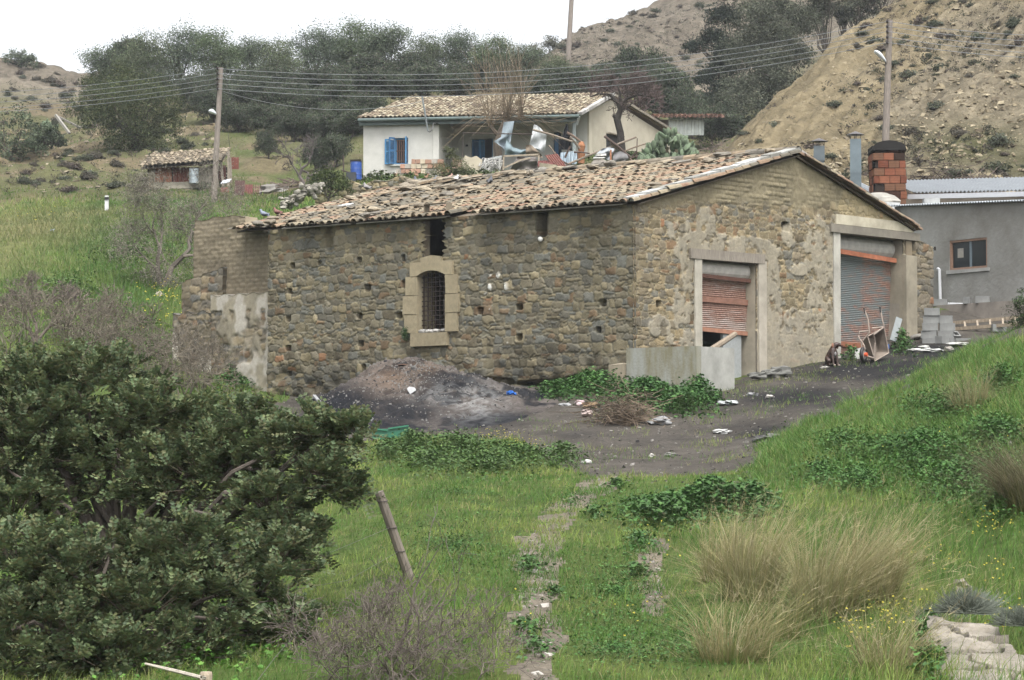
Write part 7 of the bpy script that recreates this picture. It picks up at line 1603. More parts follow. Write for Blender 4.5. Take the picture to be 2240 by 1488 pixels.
# green crate
p = gp(853, 962); g = lin(44, 122, 92, .8); cr = thing('plastic_crate', 'broken green plastic crate half hidden in the mustard weeds', 'crate', p); mb = MB(); p = p + [0, 0, .02]
mb.obox(p + [-.35, 0, 0], X3 * .3 + Z3 * -.03, Y3 * .02, Z3 * .2, g); mb.obox(p + [-.03, -.03, .0], X3 * .4 + Z3 * .06, Y3 * .02, Z3 * .19, g * .95); mb.obox(p + [-.35, .3, 0], X3 * .72, Y3 * .02, Z3 * .2, g * .8); mb.obox(p + [-.35, .02, .0], Y3 * .28, X3 * .02, Z3 * .2, g * .9); mb.obox(p + [.35, .02, .03], Y3 * .28, X3 * .02, Z3 * .2, g * .9); mb.build('sides', M['plastic'], cr)
mb = MB(); mb.bar(p + [-.36, -.02, .2], p + [-.05, -.02, .17], .04, .03, g * 1.15); mb.bar(p + [-.03, -.05, .2], p + [.37, -.05, .26], .04, .03, g * 1.15); mb.build('rim', M['plastic'], cr)

# ================================================================ concrete enclosure before the small door
Kc = P(1524, 858, 53.4); kz0 = Kc[2] - .4; kz1 = Z_(757, 53.4); ct = thing('concrete_enclosure', 'low pale concrete wall enclosure at the small roller door', 'low wall', Kc); cg = lin(150, 148, 136, .75)
def concmat():
    m, nt, N, L = newmat('stained_concrete'); out = N.new('ShaderNodeOutputMaterial'); b = N.new('ShaderNodeBsdfPrincipled'); b.inputs['Roughness'].default_value = .95; b.inputs['Specular IOR Level'].default_value = .15
    tc = N.new('ShaderNodeTexCoord'); mp = N.new('ShaderNodeMapping'); mp.inputs['Scale'].default_value = (2.4, 2.4, .6); L.new(tc.outputs['Object'], mp.inputs[0]); n1 = N.new('ShaderNodeTexNoise'); n1.inputs['Scale'].default_value = 1.3; n1.inputs['Detail'].default_value = 9; n1.inputs['Roughness'].default_value = .65; L.new(mp.outputs[0], n1.inputs[0])
    cr_ = N.new('ShaderNodeValToRGB'); e = cr_.color_ramp.elements; e[0].position = .34; e[0].color = (*lim(118, 112, 86, .62), 1); e[1].position = .62; e[1].color = (*lim(164, 166, 158, .78), 1); q = e.new(.48); q.color = (*lim(146, 144, 128, .74), 1); L.new(n1.outputs['Fac'], cr_.inputs['Fac']); n2 = N.new('ShaderNodeTexNoise'); n2.inputs['Scale'].default_value = 18; n2.inputs['Detail'].default_value = 6; L.new(tc.outputs['Object'], n2.inputs['Vector'])
    bp_ = N.new('ShaderNodeBump'); bp_.inputs['Strength'].default_value = .4; bp_.inputs['Distance'].default_value = .02; L.new(n2.outputs['Fac'], bp_.inputs['Height']); L.new(bp_.outputs[0], b.inputs['Normal']); L.new(cr_.outputs[0], b.inputs['Base Color']); L.new(b.outputs[0], out.inputs[0]); return m
M['stain'] = concmat(); Kb = np.array([Kc[0], Kc[1], kz0]); hh = kz1 - kz0
mb = MB(); mb.obox(Kb, eL * 2.05, eG * .16, Z3 * hh, cg, .006); mb.build('long_side', M['stain'], ct); mb = MB(); mb.obox(Kb + eG * .162, eG * 1.25, eL * .16, Z3 * (hh - .012), lin(166, 166, 158, .74), .006); mb.build('short_side', M['concrete'], ct)
mb = MB(); mb.obox(Kb + eL * 2.06 + eG * -.1, eL * .45, eG * .5, Z3 * (hh - .35), lin(140, 130, 110, .62), .04); mb.build('stepped_end', M['concrete'], ct)
mb = MB(); a = hit(1562, 760, Kc + eL * .5, nL * 0 + np.array([0, -1, 0])); a = P(1558, 764, 54.6); b_ = P(1608, 731, 55.6); mb.tube([a - (b_ - a) * .4, a, b_], [.07, .075, .065], lin(140, 126, 108, .7), 8); solo(mb, 'log', 'pale log leaning out of the small roller door', 'log', M['wood'])
p = gp(1690, 828); mb = MB(); 
for k in range(3): mb.blob(p + [-.3 + .26 * k, .05 * k, .06 + .05 * k], (.26, .14, .08 + .02 * k), lin(128, 128, 122, .85), 70 + k, .3, 12, 8, 2)
solo(mb, 'grey_sheeting', 'bundle of grey sheeting lying at the foot of the gable wall', 'sheeting', M['cloth'])

# ================================================================ dog, wheelbarrow and clutter at the large door
def skinned(name, pts, edges, rad, mat, col, parent, root=0, sub=2):
    me = bpy.data.meshes.new(name); me.from_pydata([tuple(map(float, q)) for q in np.asarray(pts) - ORG[parent.name]], edges, []); o = bpy.data.objects.new(name, me); COLL.objects.link(o); o.parent = parent; ORG[o.name] = ORG[parent.name]
    sm = o.modifiers.new('skin', 'SKIN'); sv = me.skin_vertices[0].data
    for i, r in enumerate(rad): sv[i].radius = (r, r) if np.isscalar(r) else r
    sv[root].use_root = True; o.modifiers.new('sub', 'SUBSURF').levels = sub; o.modifiers['sub'].render_levels = sub; sm.use_smooth_shade = True
    me.materials.append(mat); return o
def solidmat(name, c, rough=.6, ns=14, am=.3):
    m, nt, N, L = newmat(name); out = N.new('ShaderNodeOutputMaterial'); b = N.new('ShaderNodeBsdfPrincipled'); b.inputs['Roughness'].default_value = rough; no = N.new('ShaderNodeTexNoise'); no.inputs['Scale'].default_value = ns; no.inputs['Detail'].default_value = 6; tc = N.new('ShaderNodeTexCoord'); L.new(tc.outputs['Object'], no.inputs['Vector'])
    r = N.new('ShaderNodeValToRGB'); r.color_ramp.elements[0].position = .3; r.color_ramp.elements[1].position = .7; r.color_ramp.elements[0].color = (*(c * (1 - am)), 1); r.color_ramp.elements[1].color = (*(c * (1 + am)), 1); L.new(no.outputs['Fac'], r.inputs['Fac']); L.new(r.outputs[0], b.inputs['Base Color']); L.new(b.outputs[0], out.inputs[0]); return m
M['dogfur'] = solidmat('brown_fur', lim(70, 50, 42, .9), .5, 20, .45); M['dogear'] = solidmat('ear_fur', lim(150, 104, 80, .8)); M['dark'] = solidmat('dark_matt', lim(44, 40, 40), .5)
dp = gp(1822, 801); dg = thing('dog', 'dark brown dog with floppy ears sitting by the large roller door', 'dog', dp)
fd = np.array([.55, -.83, 0]); sd_ = np.array([.83, .55, 0])     # the way it faces, and its left
D = lambda f, s, z: dp + fd * f + sd_ * s + Z3 * z
pts = [D(-.13, 0, .13), D(-.09, 0, .25), D(-.02, 0, .36), D(.03, 0, .45), D(.06, .02, .52), D(.09, .06, .545), D(.11, .13, .52), D(.12, .19, .50)]
rad = [.11, .115, .105, .075, .07, .068, .042, .028]; ed = [(i, i + 1) for i in range(7)]
def leg(ps, rs, root):
    k = len(pts); pts.extend(ps); rad.extend(rs); ed.append((root, k)); ed.extend((k + i, k + i + 1) for i in range(len(ps) - 1))
for s in (-1, 1):
    leg([D(.05, .065 * s, .33), D(.085, .07 * s, .18), D(.10, .07 * s, .05), D(.14, .07 * s, .025)], [.05, .034, .027, .03], 2)
    leg([D(-.06, .11 * s, .16), D(.03, .125 * s, .13), D(-.07, .12 * s, .045), D(.05, .13 * s, .03)], [.075, .06, .032, .03], 0)
leg([D(-.24, -.02, .06), D(-.34, -.08, .03)], [.022, .014], 0)
skinned('body', pts, ed, rad, M['dogfur'], None, dg)
for s, nm in ((-1, 'ear'), (1, 'ear')):
    mb = MB(); c = D(.055, .03 + .068 * s, .55); mb.blob(c - [0, 0, .055] + sd_ * .012 * s, (.032, .028, .075), lin(146, 100, 78, .8), 3, .1, 8, 6); mb.build(nm, M['dogear'], dg, True)
mb = MB(); mb.blob(D(.125, .215, .503), (.014, .014, .012), lin(20, 18, 18), 1, .05); mb.build('nose', M['dark'], dg, True)
mb = MB(); 
for s in (-.02, .05): mb.blob(D(.125 + .01, .075 + s, .56), (.009, .009, .009), lin(14, 12, 12), 1, .02)
mb.build('eyes', M['dark'], dg, True)
mb = MB(); mb.blob(D(.085, 0, .30), (.035, .03, .06), lin(150, 146, 144, .8), 2, .3, 8, 6); mb.build('chest_patch', M['fur'], dg, True)
for s in (-1, 1): mb = MB(); mb.blob(D(.155, .07 * s, .02), (.032, .03, .018), lin(176, 160, 148, .8), 2, .1, 8, 6); mb.build('paw', M['fur'], dg, True)
# wheelbarrow standing on its nose
Yw = 59.6; wb = thing('wheelbarrow', 'pale rusty wheelbarrow upended with its handles in the air', 'wheelbarrow', gp(1892, 796)); ofs = gp(1892, 796); Yw = ofs[1]
wc = P(1889, 776, Yw); n = 22; an = np.arange(n) * math.tau / n; ax = np.array([.86, -.5, 0]); u1 = np.array([.5, .86, 0]); mb = MB(); R = .185
mb.tube([wc + u1 * math.cos(a) * R * .82 + Z3 * math.sin(a) * R * .82 for a in np.r_[an, an[:2]]], .045, lin(48, 48, 52), 8, False); wh = mb.build('wheel', M['dark'], wb, True); wh.data.materials[0] = M['dark']
mb = MB(); mb.tube([wc - ax * .03, wc + ax * .03], R * .62, lin(182, 178, 170, .8), 16); mb.build('rim', M['metal'], wh); mb = MB(); mb.tube([wc - ax * .06, wc + ax * .1], .05, lin(226, 92, 40, .8), 10); mb.build('hub', M['plastic'], wh)
mb = MB(); mt_ = lin(176, 160, 146, .75)
for q in ([(1887,776),(1884,750),(1902,728),(1899,700),(1890,675)], [(1912,784),(1914,750),(1912,732),(1934,716),(1930,700),(1925,672)], [(1902,724),(1880,726),(1878,738),(1890,756),(1892,765)], [(1934,716),(1908,718)], [(1887,776),(1912,784)]): mb.tube([P(x, y, Yw + (.12 if i < 2 else .0) - .03) for i, (x, y) in enumerate(q)], .02, mt_ * random.uniform(.85, 1.1), 7)
mb.build('frame', M['rust'], wb); mb = MB()
for a, b_ in (((1892,686),(1890,674)), ((1926.5,684),(1925,671))): mb.tube([P(*a, Yw - .03), P(*b_, Yw - .03)], .022, lin(64, 58, 54), 7)
mb.build('grips', M['dark'], wb)
mb = MB(); tc_ = lin(148, 134, 120, .85); T = [P(1898, 736, Yw + .1), P(1934, 716, Yw + .35), P(1944, 772, Yw + .45), P(1914, 790, Yw + .1)]; Bk = [P(1888, 744, Yw + .45), P(1914, 735, Yw + .65), P(1920, 770, Yw + .6), P(1896, 782, Yw + .45)]
V = np.array(T + Bk); c_ = V.mean(0); mb.add(np.vstack([V, V + (c_ - V) * .06]), np.array([[0, 1, 5, 4], [1, 2, 6, 5], [2, 3, 7, 6], [3, 0, 4, 7], [4, 5, 6, 7], [9, 8, 12, 13], [10, 9, 13, 14], [11, 10, 14, 15], [8, 11, 15, 12], [13, 12, 15, 14], [0, 8, 9, 1], [1, 9, 10, 2], [2, 10, 11, 3], [3, 11, 8, 0]]), tc_)
mb.tube(T + [T[0]], .014, mt_ * 1.1, 6); tr_ = mb.build('tray', M['rust'], wb)
mb = MB(); mb.bar(P(1953, 746, 61.6), P(1967, 696, 62.0), .17, .03, lin(132, 140, 140, .9), up=Y3); solo(mb, 'leaning_board', 'pale grey board leaning against the large door pier', 'board', M['paint'])
mb = MB(); mb.obox(P(1868, 790, 60.3), P(1880, 786, 60.3) - P(1868, 790, 60.3), np.array([.05, .1, .3]), np.array([0, .03, 0]), lin(176, 176, 170, .7)); solo(mb, 'tile_piece', 'grey tile piece standing behind the wheelbarrow wheel', 'tile', M['plain'])
mb = MB(); mb.box(P(1938, 758, 60.6), (.17, .03, .12), lin(50, 90, 150, .75), .2); mb.box(P(1938, 758, 60.58), (.11, .03, .05), lin(190, 200, 206, .75), .2); solo(mb, 'blue_packet', 'small blue packet in the leaves beside the wheelbarrow', 'packet', M['plastic'])
# hollow concrete blocks
def hollow_block(name, label, p, rz, group, c=lin(150, 151, 148, .9)):
    t_ = MB(); L_, W_, H_ = .40, .2, .195
    for y in (-W_ / 2, W_ / 2 - .035): t_.obox([-L_ / 2, y, 0], X3 * L_, Y3 * .035, Z3 * H_, c, .003)
    for x in (-L_ / 2, -.018, L_ / 2 - .036): t_.obox([x, -W_ / 2 + .034, .002], X3 * .036, Y3 * (W_ - .068), Z3 * (H_ - .004), c * .97)
    t_.obox([-L_ / 2 + .03, -W_ / 2 + .03, .02], X3 * (L_ - .06), Y3 * (W_ - .06), Z3 * .03, c * .7)
    o = mk(name, np.concatenate(t_.V), t_.faces(), M['concrete'], None, np.concatenate(t_.C)); o.location = Vector([float(q) for q in p]); o.rotation_euler = (0, 0, rz); ORG[o.name] = np.array(p, np.float32); return tag(o, label, 'block', group)
bs = gp(2030, 752); bs[1] += .2; rzb = -.2; ux = np.array([math.cos(rzb), math.sin(rzb), 0]); uy = np.array([-ux[1], ux[0], 0]); k = 0; GB = 'hollow concrete blocks at the broken wall'
ROWS = [[(0, 0), (.42, .02), (.84, .1)], [(-.03, .02), (.4, .04)], [(0, .0), (.44, .08)], [(.02, .03), (.38, .1)], [(.05, .0)]]
RN = ['bottom row of the block stack', 'second row of the block stack', 'third row of the block stack', 'fourth row of the block stack', 'top of the block stack']
proto_b = None
for r, row in enumerate(ROWS):
    for i, (x, y) in enumerate(row):
        lb = 'grey hollow block on the ' + RN[r] if len(row) == 1 else f"grey hollow block, {['left', 'middle' if len(row) == 3 else 'right', 'right'][i]} one in the {RN[r]}"
        p = bs + ux * (x + .1) + uy * y + Z3 * (.198 * r - .05)
        if proto_b is None: proto_b = hollow_block('concrete_block', lb, p, rzb, GB)
        else:
            o = proto_b.copy(); COLL.objects.link(o); o.location = Vector([float(q) for q in p]); o.rotation_euler = (0, 0, rzb + random.uniform(-.08, .08)); o['label'] = lb
for (x, y, rx, rz, lb) in ((2080, 742, .7, .5, 'grey hollow block lying tilted at the foot of the block stack'), (2062, 752, .0, .9, 'grey hollow block lying loose before the block stack'), (2185, 726, .0, .2, 'grey hollow block alone near the ladder end')):
    o = proto_b.copy(); COLL.objects.link(o); o.location = Vector([float(q) for q in gp(x, y)]); o.rotation_euler = (rx, 0, rz); o['label'] = lb
for (px, rz, lb, ov) in ((2058, -.37, 'grey block holding the drain pipe under the downpipe', 0), (2117, 1.2, 'grey block set endways on the drain pipe', 0), (2150, -.3, 'grey block on the drain pipe under the workshop window', 0)):
    o = proto_b.copy(); COLL.objects.link(o); q = onw(px, 672, .42); o.location = Vector((q[0], q[1], q0[2] - .05)); o.rotation_euler = (0, 0, rz); o['label'] = lb; o['group'] = 'blocks along the drain pipe'
ld = thing('wooden_ladder', 'wooden ladder lying on the ground before the grey workshop', 'ladder', P(2140, 715, 64)); mb = MB(); a0_, a1_, b0_, b1_ = P(2067, 708, 64.9), P(2260, 692, 63.4), P(2070, 721, 64.2), P(2260, 707, 62.7)
for p_, q_ in ((a0_, a1_), (b0_, b1_)): mb.bar(p_, q_, .06, .09, lin(150, 136, 116, .7))
mb.build('rails', M['wood'], ld); mb = MB()
for f in np.linspace(.08, .95, 7): mb.bar(a0_ + (a1_ - a0_) * f, b0_ + (b1_ - b0_) * f, .05, .04, lin(160, 146, 126, .7))
mb.build('rungs', M['wood'], ld)
for k, (x, y, w_, h_, c, lb) in enumerate(((2003, 768, 30, 7, (206, 204, 200), 'long white plaster piece at the foot of the broken wall'), (2022, 764, 24, 9, (190, 190, 184), 'grey plaster lump at the foot of the broken wall'), (2040, 770, 40, 9, (200, 200, 196), 'wide pale slab on the ground below the block stack'), (2093, 756, 46, 8, (196, 196, 190), 'pale slab right of the tilted block'), (2076, 768, 18, 10, (176, 170, 160), 'small stone right of the wide pale slab'), (2010, 742, 26, 14, (150, 146, 138), 'grey rubble lump under the broken wall'))):
    litter('rubble_piece', lb, 'rubble', x, y, w_, h_, lin(*c, .8), 80 + k, 'plain', .3, group='rubble below the broken wall', hit_=gp(x, y))
b = on_ground(2232, 48.5, -.05); leafy('edge_bush', 'feathery dark green bush cut by the right picture edge', 'bush', b, plobes([(2232, 690, 48.5, .28), (2250, 730, 48.5, .35), (2225, 740, 48.4, .22), (2245, 660, 48.6, .2)], 1.2), 2600, .1, .016, [lin(70, 92, 52), lin(86, 104, 64), lin(58, 78, 46)], 430, .03, upb=.9)

# ================================================================ pigeons on the barn roof
def pigeon(label, px, py, col, rz, wingc, sc=1.0):
    # stand it on the roof plane
    r = hit_roof(px, py); t_ = thing('pigeon', label, 'bird', r, 'pigeons on the barn roof'); c, s = math.cos(rz), math.sin(rz); f = np.array([c, s, 0])
    q = lambda a, z: r + f * a * sc + Z3 * z * sc; mb = MB()
    mb.tube([q(-.19, .07), q(-.12, .09), q(-.05, .115), q(.02, .14), q(.065, .175), q(.085, .215), q(.095, .245), q(.125, .24), q(.145, .235)], np.array([.012, .03, .062, .068, .05, .034, .032, .016, .004]) * sc, col, 9); mb.build('body', M['feather'], t_, True)
    for sd in (-1, 1): mb = MB(); w_ = np.array([-s, c, 0]) * .055 * sd * sc; mb.blob(q(-.05, .125) + w_, np.array([.1, .035, .04]) * sc if abs(c) > .7 else np.array([.035, .1, .04]) * sc, wingc, 4, .05, 8, 6); mb.build('wing', M['feather'], t_, True)
    mb = MB(); 
    for sd in (-.025, .025): mb.tube([q(-.0, .08) + np.array([-s, c, 0]) * sd, q(.0, 0) + np.array([-s, c, 0]) * sd], .006 * sc, lin(150, 80, 70), 4)
    mb.build('legs', M['feather'], t_)
def hit_roof(px, py):
    d = P(px, py, 1.0); o = eaveP + nn * .12; return d * (np.dot(o, nn) / np.dot(d, nn))
for a in ((984, 399, 'pinkish brown pigeon next to the white one on the ridge', (176, 140, 124), .9, (190, 160, 148)), (997, 402, 'white pigeon on the barn roof', (226, 226, 226), .9, (216, 216, 216)), (909, 405, 'dark slate pigeon left of the pinkish and white pair', (92, 98, 110), 1.8, (84, 90, 100)), (953, 403, 'grey pigeon close left of the pinkish one', (120, 122, 124), 1.5, (110, 112, 114)), (1072, 406, 'dark grey pigeon right of the white one', (96, 98, 104), 1.2, (84, 88, 92)), (802, 419, 'pale grey pigeon on the back left part of the roof', (150, 146, 144), 2.4, (140, 136, 134)), (577, 478, 'blue grey pigeon at the far left eave', (140, 150, 166), 2.8, (130, 138, 152)), (606, 474, 'rusty red pigeon near the far left eave', (136, 96, 88), 2.6, (124, 84, 76))):
    pigeon(a[2], a[0], a[1], lin(*a[3], .8), a[4], lin(*a[5], .8), 1.0)
mb = MB(); p = hit_roof(756, 459); mb.prism(np.array([p + etl * x + er * y + nn * .12 for x, y in ((-.18, -.12), (.2, -.1), (.17, .22), (-.16, .2))]), nn * .02, lin(232, 232, 230, .9)); solo(mb, 'white_slab', 'white square slab lying on the barn roof tiles', 'slab', M['plain'])
mb = MB(); p = O + eL * onL(1187, 524)[0] + nL * .08; mb.blob(np.array([p[0], p[1], onL(1187, 524)[1]]), (.06, .05, .06), lin(216, 216, 210, .7), 2, .1); o = mb.build('wall_knob', M['plain'], barn)
for (px, py, r, sd) in ((893, 730, .16, 1),):
    q = onL(px, py); p = O + eL * q[0] + nL * .1; mb = MB(); rng = np.random.RandomState(5); n = 500; C_ = np.array([p[0], p[1], q[1]]) + runit(n, rng) * rng.uniform(.3, 1, (n, 1)) * [.12, .12, .2]; mb.leaves(C_, runit(n, rng), runit(n, rng), .05, .02, lin(84, 116, 62)[None] * rng.uniform(.6, 1.2, (n, 1))); solo(mb, 'wall_plant', 'green tuft growing from the long wall beside the arched window', 'plant', M['leaf'])

# ================================================================ terrace wall and the clutter before the cottage
TA, TB = P(690, 400, 101.5), P(1312, 372, 98.5); tdir = (TB - TA)[:2]; Lt = np.linalg.norm(tdir); tdir = np.r_[tdir / Lt, 0]; tnn = np.array([tdir[1], -tdir[0], 0]); oT = np.array([TA[0], TA[1], 0])
zt0, zt1 = TA[2], TB[2] - .1
def mossy(t, z, c, d, st):
    c = c * np.array([1.12, 1.12, 1.05]) * 1.15; g = sstep(.5, .62, fbm(t * 1.1, z * 1.6, 851, 3)); return c * (1 - .55 * g[:, None]) + lin(112, 116, 72, .7) * .55 * g[:, None], d
tw_ = thing('terrace_wall', 'rough mossy stone retaining wall just above the barn roof', 'wall', oT + [Lt / 2 * tdir[0], 0, zt0 - 1])
t, z, d, c, f = wall_grid(0, Lt, zt0 - 1.4, lambda s: zt0 + (zt1 - zt0) * s / Lt + .1 * math.sin(s * 2.1) + .07 * math.sin(s * 5.3), .028, rubble((.14, .3), 13, zt0 - 2, zt1 + 1, 19, .16, .42), 852, None, None, mossy, depth=.12)
V = oT[None] + tdir[None] * t[:, None] + tnn[None] * d[:, None]; V[:, 2] = z; n = len(V); nt1 = int(Lt / .028) + 1; nzr = n // nt1; top = (nzr - 1) * nt1 + np.arange(nt1 - 1)
mk('stonework', np.vstack([V, V - tnn * 1.2]), np.concatenate([f, np.stack([top, top + 1, top + 1 + n, top + n], 1)]), M['stone'], tw_, np.vstack([c, c]), True)
mb = MB(); rng = np.random.RandomState(12)
for k in range(90): f_ = rng.rand(); p = P(612 + 85 * f_ + rng.normal(0, 4), 452 - 42 * f_ + rng.normal(0, 7), 90 - rng.rand() * 1.5); mb.blob(p, (rng.uniform(.08, .17), .12, rng.uniform(.06, .11)), lin(*[(150, 146, 134), (128, 124, 112), (166, 160, 146)][rng.randint(3)], .75), k, .25, 8, 5)
solo(mb, 'stone_heap', 'heap of loose grey stones at the far left end of the barn roof', 'stone heap', M['stone'])
weeds('terrace_weeds', [(1000, 393, 260, 9), (1240, 372, 80, 10), (1370, 350, 90, 14), (830, 398, 60, 8), (1490, 365, 60, 10)], 3800, 861, .16, .35, [lin(96, 124, 62), lin(78, 104, 52), lin(120, 132, 78)])
drum(779, 357, 394, 113.5, 25, lin(38, 88, 176, .8), 'blue_barrel', 'blue plastic barrel at the left corner of the cottage', 'barrel')
mb = MB(); pbox(mb, 757, 377, 778, 396, 112.6, .4, lin(54, 60, 66), .01); solo(mb, 'black_bin', 'low black bin in front of the blue barrel', 'bin', M['plastic'])
mb = MB(); pbox(mb, 766, 349, 790, 357, 114.5, .5, lin(52, 50, 48), .02); solo(mb, 'dark_board', 'dark board lying above the blue barrel', 'board', M['wood'])
for k, (x0, y0, x1, y1, lb) in enumerate(((725, 392, 733, 350, 'leftmost bare stick of the little fence by the barrel'), (738, 392, 728, 362, 'leaning stick of the little fence by the barrel'), (752, 394, 751, 340, 'tallest stick of the little fence by the barrel'), (745, 372, 772, 380, 'cross stick of the little fence by the barrel'))):
    mb = MB(); mb.tube([P(x0, y0, 113), P(x1, y1, 113)], .035, lin(96, 84, 76), 5); solo(mb, 'fence_stick', lb, 'stick', M['wood'], 'sticks by the blue barrel')
# broken block wall of squared stones
Yb = 108.0; bw = thing('block_wall', 'broken low wall of pinkish squared blocks under the cottage window', 'wall', P(920, 390, Yb)); mb = MB(); rng = np.random.RandomState(3)
for r, (x0, x1) in enumerate(((860, 985), (866, 975), (876, 968), (900, 965))):
    x = x0
    while x < x1:
        w_ = rng.uniform(9, 14); y = 390 - r * 10.5
        if rng.rand() > .06: pbox(mb, x, y - 10, x + w_ - .8, y - .6, Yb + rng.uniform(-.04, .04), .3, lin(*[(196, 156, 130), (172, 164, 152), (186, 142, 116), (200, 186, 160), (164, 128, 106)][rng.randint(5)], .72), .012)
        x += w_
mb.build('blocks', M['plain'], bw)
mb = MB(); Yr = 108.4; poly = [P(1012, 385, Yr), P(1050, 386, Yr), P(1055, 350, Yr), P(1042, 341, Yr), P(1030, 345, Yr), P(1018, 340, Yr), P(1011, 350, Yr)]; mb.prism(np.array(poly), Y3 * .2, lin(196, 186, 162, .75)); solo(mb, 'wall_fragment', 'pale plastered wall fragment before the cottage door', 'wall', M['render'])
mb = MB(); pbox(mb, 990, 348, 1012, 376, Yr + .1, .25, lin(168, 142, 122, .72), .05); solo(mb, 'tile_stack', 'rough stack of broken tiles behind the feathery shrub', 'tile stack', M['tile'])
def rod(label, pts, Y, r=.03, c=lin(86, 72, 64), name='clothes_gantry', cat='gantry', mat='rust'):
    mb = MB(); mb.tube([P(x, y, Y) for x, y in pts], r, c, 5); return solo(mb, name, label, cat, M[mat])
rod('thin rusty frame of a post and top bar before the cottage porch', [(1011, 392), (1013, 291), (1165, 294)], 109.6)
def cloth(label, rows, Y, col, name='hanging_cloth', cat='cloth', seed=0, amp=.12, group=None):
    """rows: list of [(px,py)...] with equal length from top to bottom, drape folds added"""
    rows = np.array(rows, float); nr0, nc0 = rows.shape[:2]; R, Cn = 16, 26; rng = np.random.RandomState(seed); ri = np.linspace(0, nr0 - 1, R); ci = np.linspace(0, nc0 - 1, Cn); V = []; 
    for a in ri:
        for b in ci:
            i0, j0 = min(int(a), nr0 - 2), min(int(b), nc0 - 2); fa, fb = a - i0, b - j0
            q = (rows[i0, j0] * (1 - fb) + rows[i0, j0 + 1] * fb) * (1 - fa) + (rows[i0 + 1, j0] * (1 - fb) + rows[i0 + 1, j0 + 1] * fb) * fa
            V.append(P(q[0], q[1], Y + amp * math.sin(b * 4.2 + a * 1.1 + seed) * (.3 + a / nr0) + amp * .6 * math.sin(a * 3.7 + b * 1.3)))
    V = np.array(V); i = np.arange(R - 1)[:, None] * Cn + np.arange(Cn - 1)[None]; Fq = np.stack([i, i + Cn, i + Cn + 1, i + 1], -1).reshape(-1, 4); mb = MB(); n = len(V); mb.add(np.vstack([V, V + [0, .015, 0]]), np.concatenate([Fq, Fq[:, ::-1] + n]), np.asarray(col) * np.ones(3)); return solo(mb, name, label, cat, M['cloth'], group, True)
cloth('grey blue cloth hanging from the pollarded tree', [[(1102, 267), (1114, 266), (1125, 265)], [(1096, 300), (1110, 298), (1120, 290)], [(1080, 310), (1100, 318), (1116, 315)], [(1100, 322), (1108, 338), (1112, 342)]], 110.2, lin(150, 164, 172, .75), seed=1)
cloth('grey blue cloth slung like a hammock before the porch wall', [[(1108, 300), (1122, 322), (1140, 328), (1155, 326)], [(1106, 318), (1122, 332), (1140, 337), (1154, 334)], [(1104, 338), (1120, 340), (1140, 341), (1152, 340)]], 110.0, lin(140, 160, 166, .75), seed=2)
cloth('white torn sheet hanging in the porch opening', [[(1168, 272), (1174, 274), (1180, 278)], [(1163, 296), (1175, 298), (1196, 296)], [(1158, 318), (1174, 322), (1194, 312)], [(1168, 324), (1180, 330), (1192, 334)]], 110.1, lin(206, 210, 210, .78), seed=3)
cloth('grey tarpaulin draped over the timber frame', [[(1133, 342), (1150, 344), (1172, 344)], [(1124, 356), (1150, 352), (1176, 358)], [(1116, 372), (1148, 370), (1178, 372)]], 108.2, lin(132, 124, 118, .75), seed=4, amp=.2)
cloth('brown sacking spread behind the timber frame', [[(1150, 318), (1160, 316), (1172, 326)], [(1150, 330), (1165, 330), (1184, 338)], [(1150, 342), (1168, 342), (1188, 346)]], 109.4, lin(136, 122, 104, .75), seed=5)
cloth('black tarpaulin hung up like a tent beside the porch post', [[(1238, 270), (1240, 270), (1242, 271)], [(1230, 300), (1240, 300), (1248, 302)], [(1221, 327), (1238, 328), (1252, 330)]], 109.6, lin(24, 26, 34), seed=6)
cloth('grey plastic sheet spread over the junk by the dead tree', [[(1318, 325), (1334, 322), (1344, 326)], [(1306, 335), (1326, 334), (1340, 336)], [(1298, 346), (1318, 348), (1334, 350)]], 107.4, lin(170, 176, 180, .75), seed=7, amp=.2)
cloth('grey felt sheet hanging below the dead tree', [[(1344, 333), (1358, 331), (1372, 338)], [(1340, 346), (1358, 348), (1376, 350)], [(1342, 360), (1352, 362), (1362, 356)]], 107.2, lin(132, 130, 130, .75), seed=8)
cloth('pale sacking heap at the foot of the junk', [[(1300, 348), (1316, 346), (1330, 354)], [(1290, 362), (1312, 360), (1330, 362)]], 106.8, lin(150, 142, 132, .75), seed=9)
tf = thing('timber_rack', 'open timber rack standing on the terrace edge', 'rack', P(1140, 375, 108)); mb = MB(); wc_ = lin(170, 156, 134, .75)
for a, b_ in (((1101, 372), (1102, 342)), ((1101, 342), (1180, 338)), ((1178, 372), (1179, 338)), ((1102, 368), (1140, 350)), ((1140, 350), (1160, 346))): mb.bar(P(*a, 108.0), P(*b_, 108.0), .07, .07, wc_)
mb.build('timbers', M['wood'], tf)
mb = MB(); rng = np.random.RandomState(2)
for k in range(60): a = P(rng.uniform(1046, 1095), rng.uniform(362, 378), 108.3); b_ = P(rng.uniform(1060, 1104), rng.uniform(345, 362), 108.5); mb.tube([a, (a + b_) / 2 + rng.normal(0, .1, 3), b_], .022, lin(206, 204, 198, .8) * rng.uniform(.7, 1.1), 4)
solo(mb, 'net_heap', 'tangled heap of whitish netting and canes beside the wall fragment', 'netting', M['cloth'])
cloth('grey mesh stretched between the wall fragment and the timber frame', [[(1054, 350), (1075, 344), (1098, 340)], [(1054, 360), (1075, 354), (1098, 350)]], 108.6, lin(156, 160, 158, .75), name='mesh_fence', cat='mesh', seed=10, amp=.03)
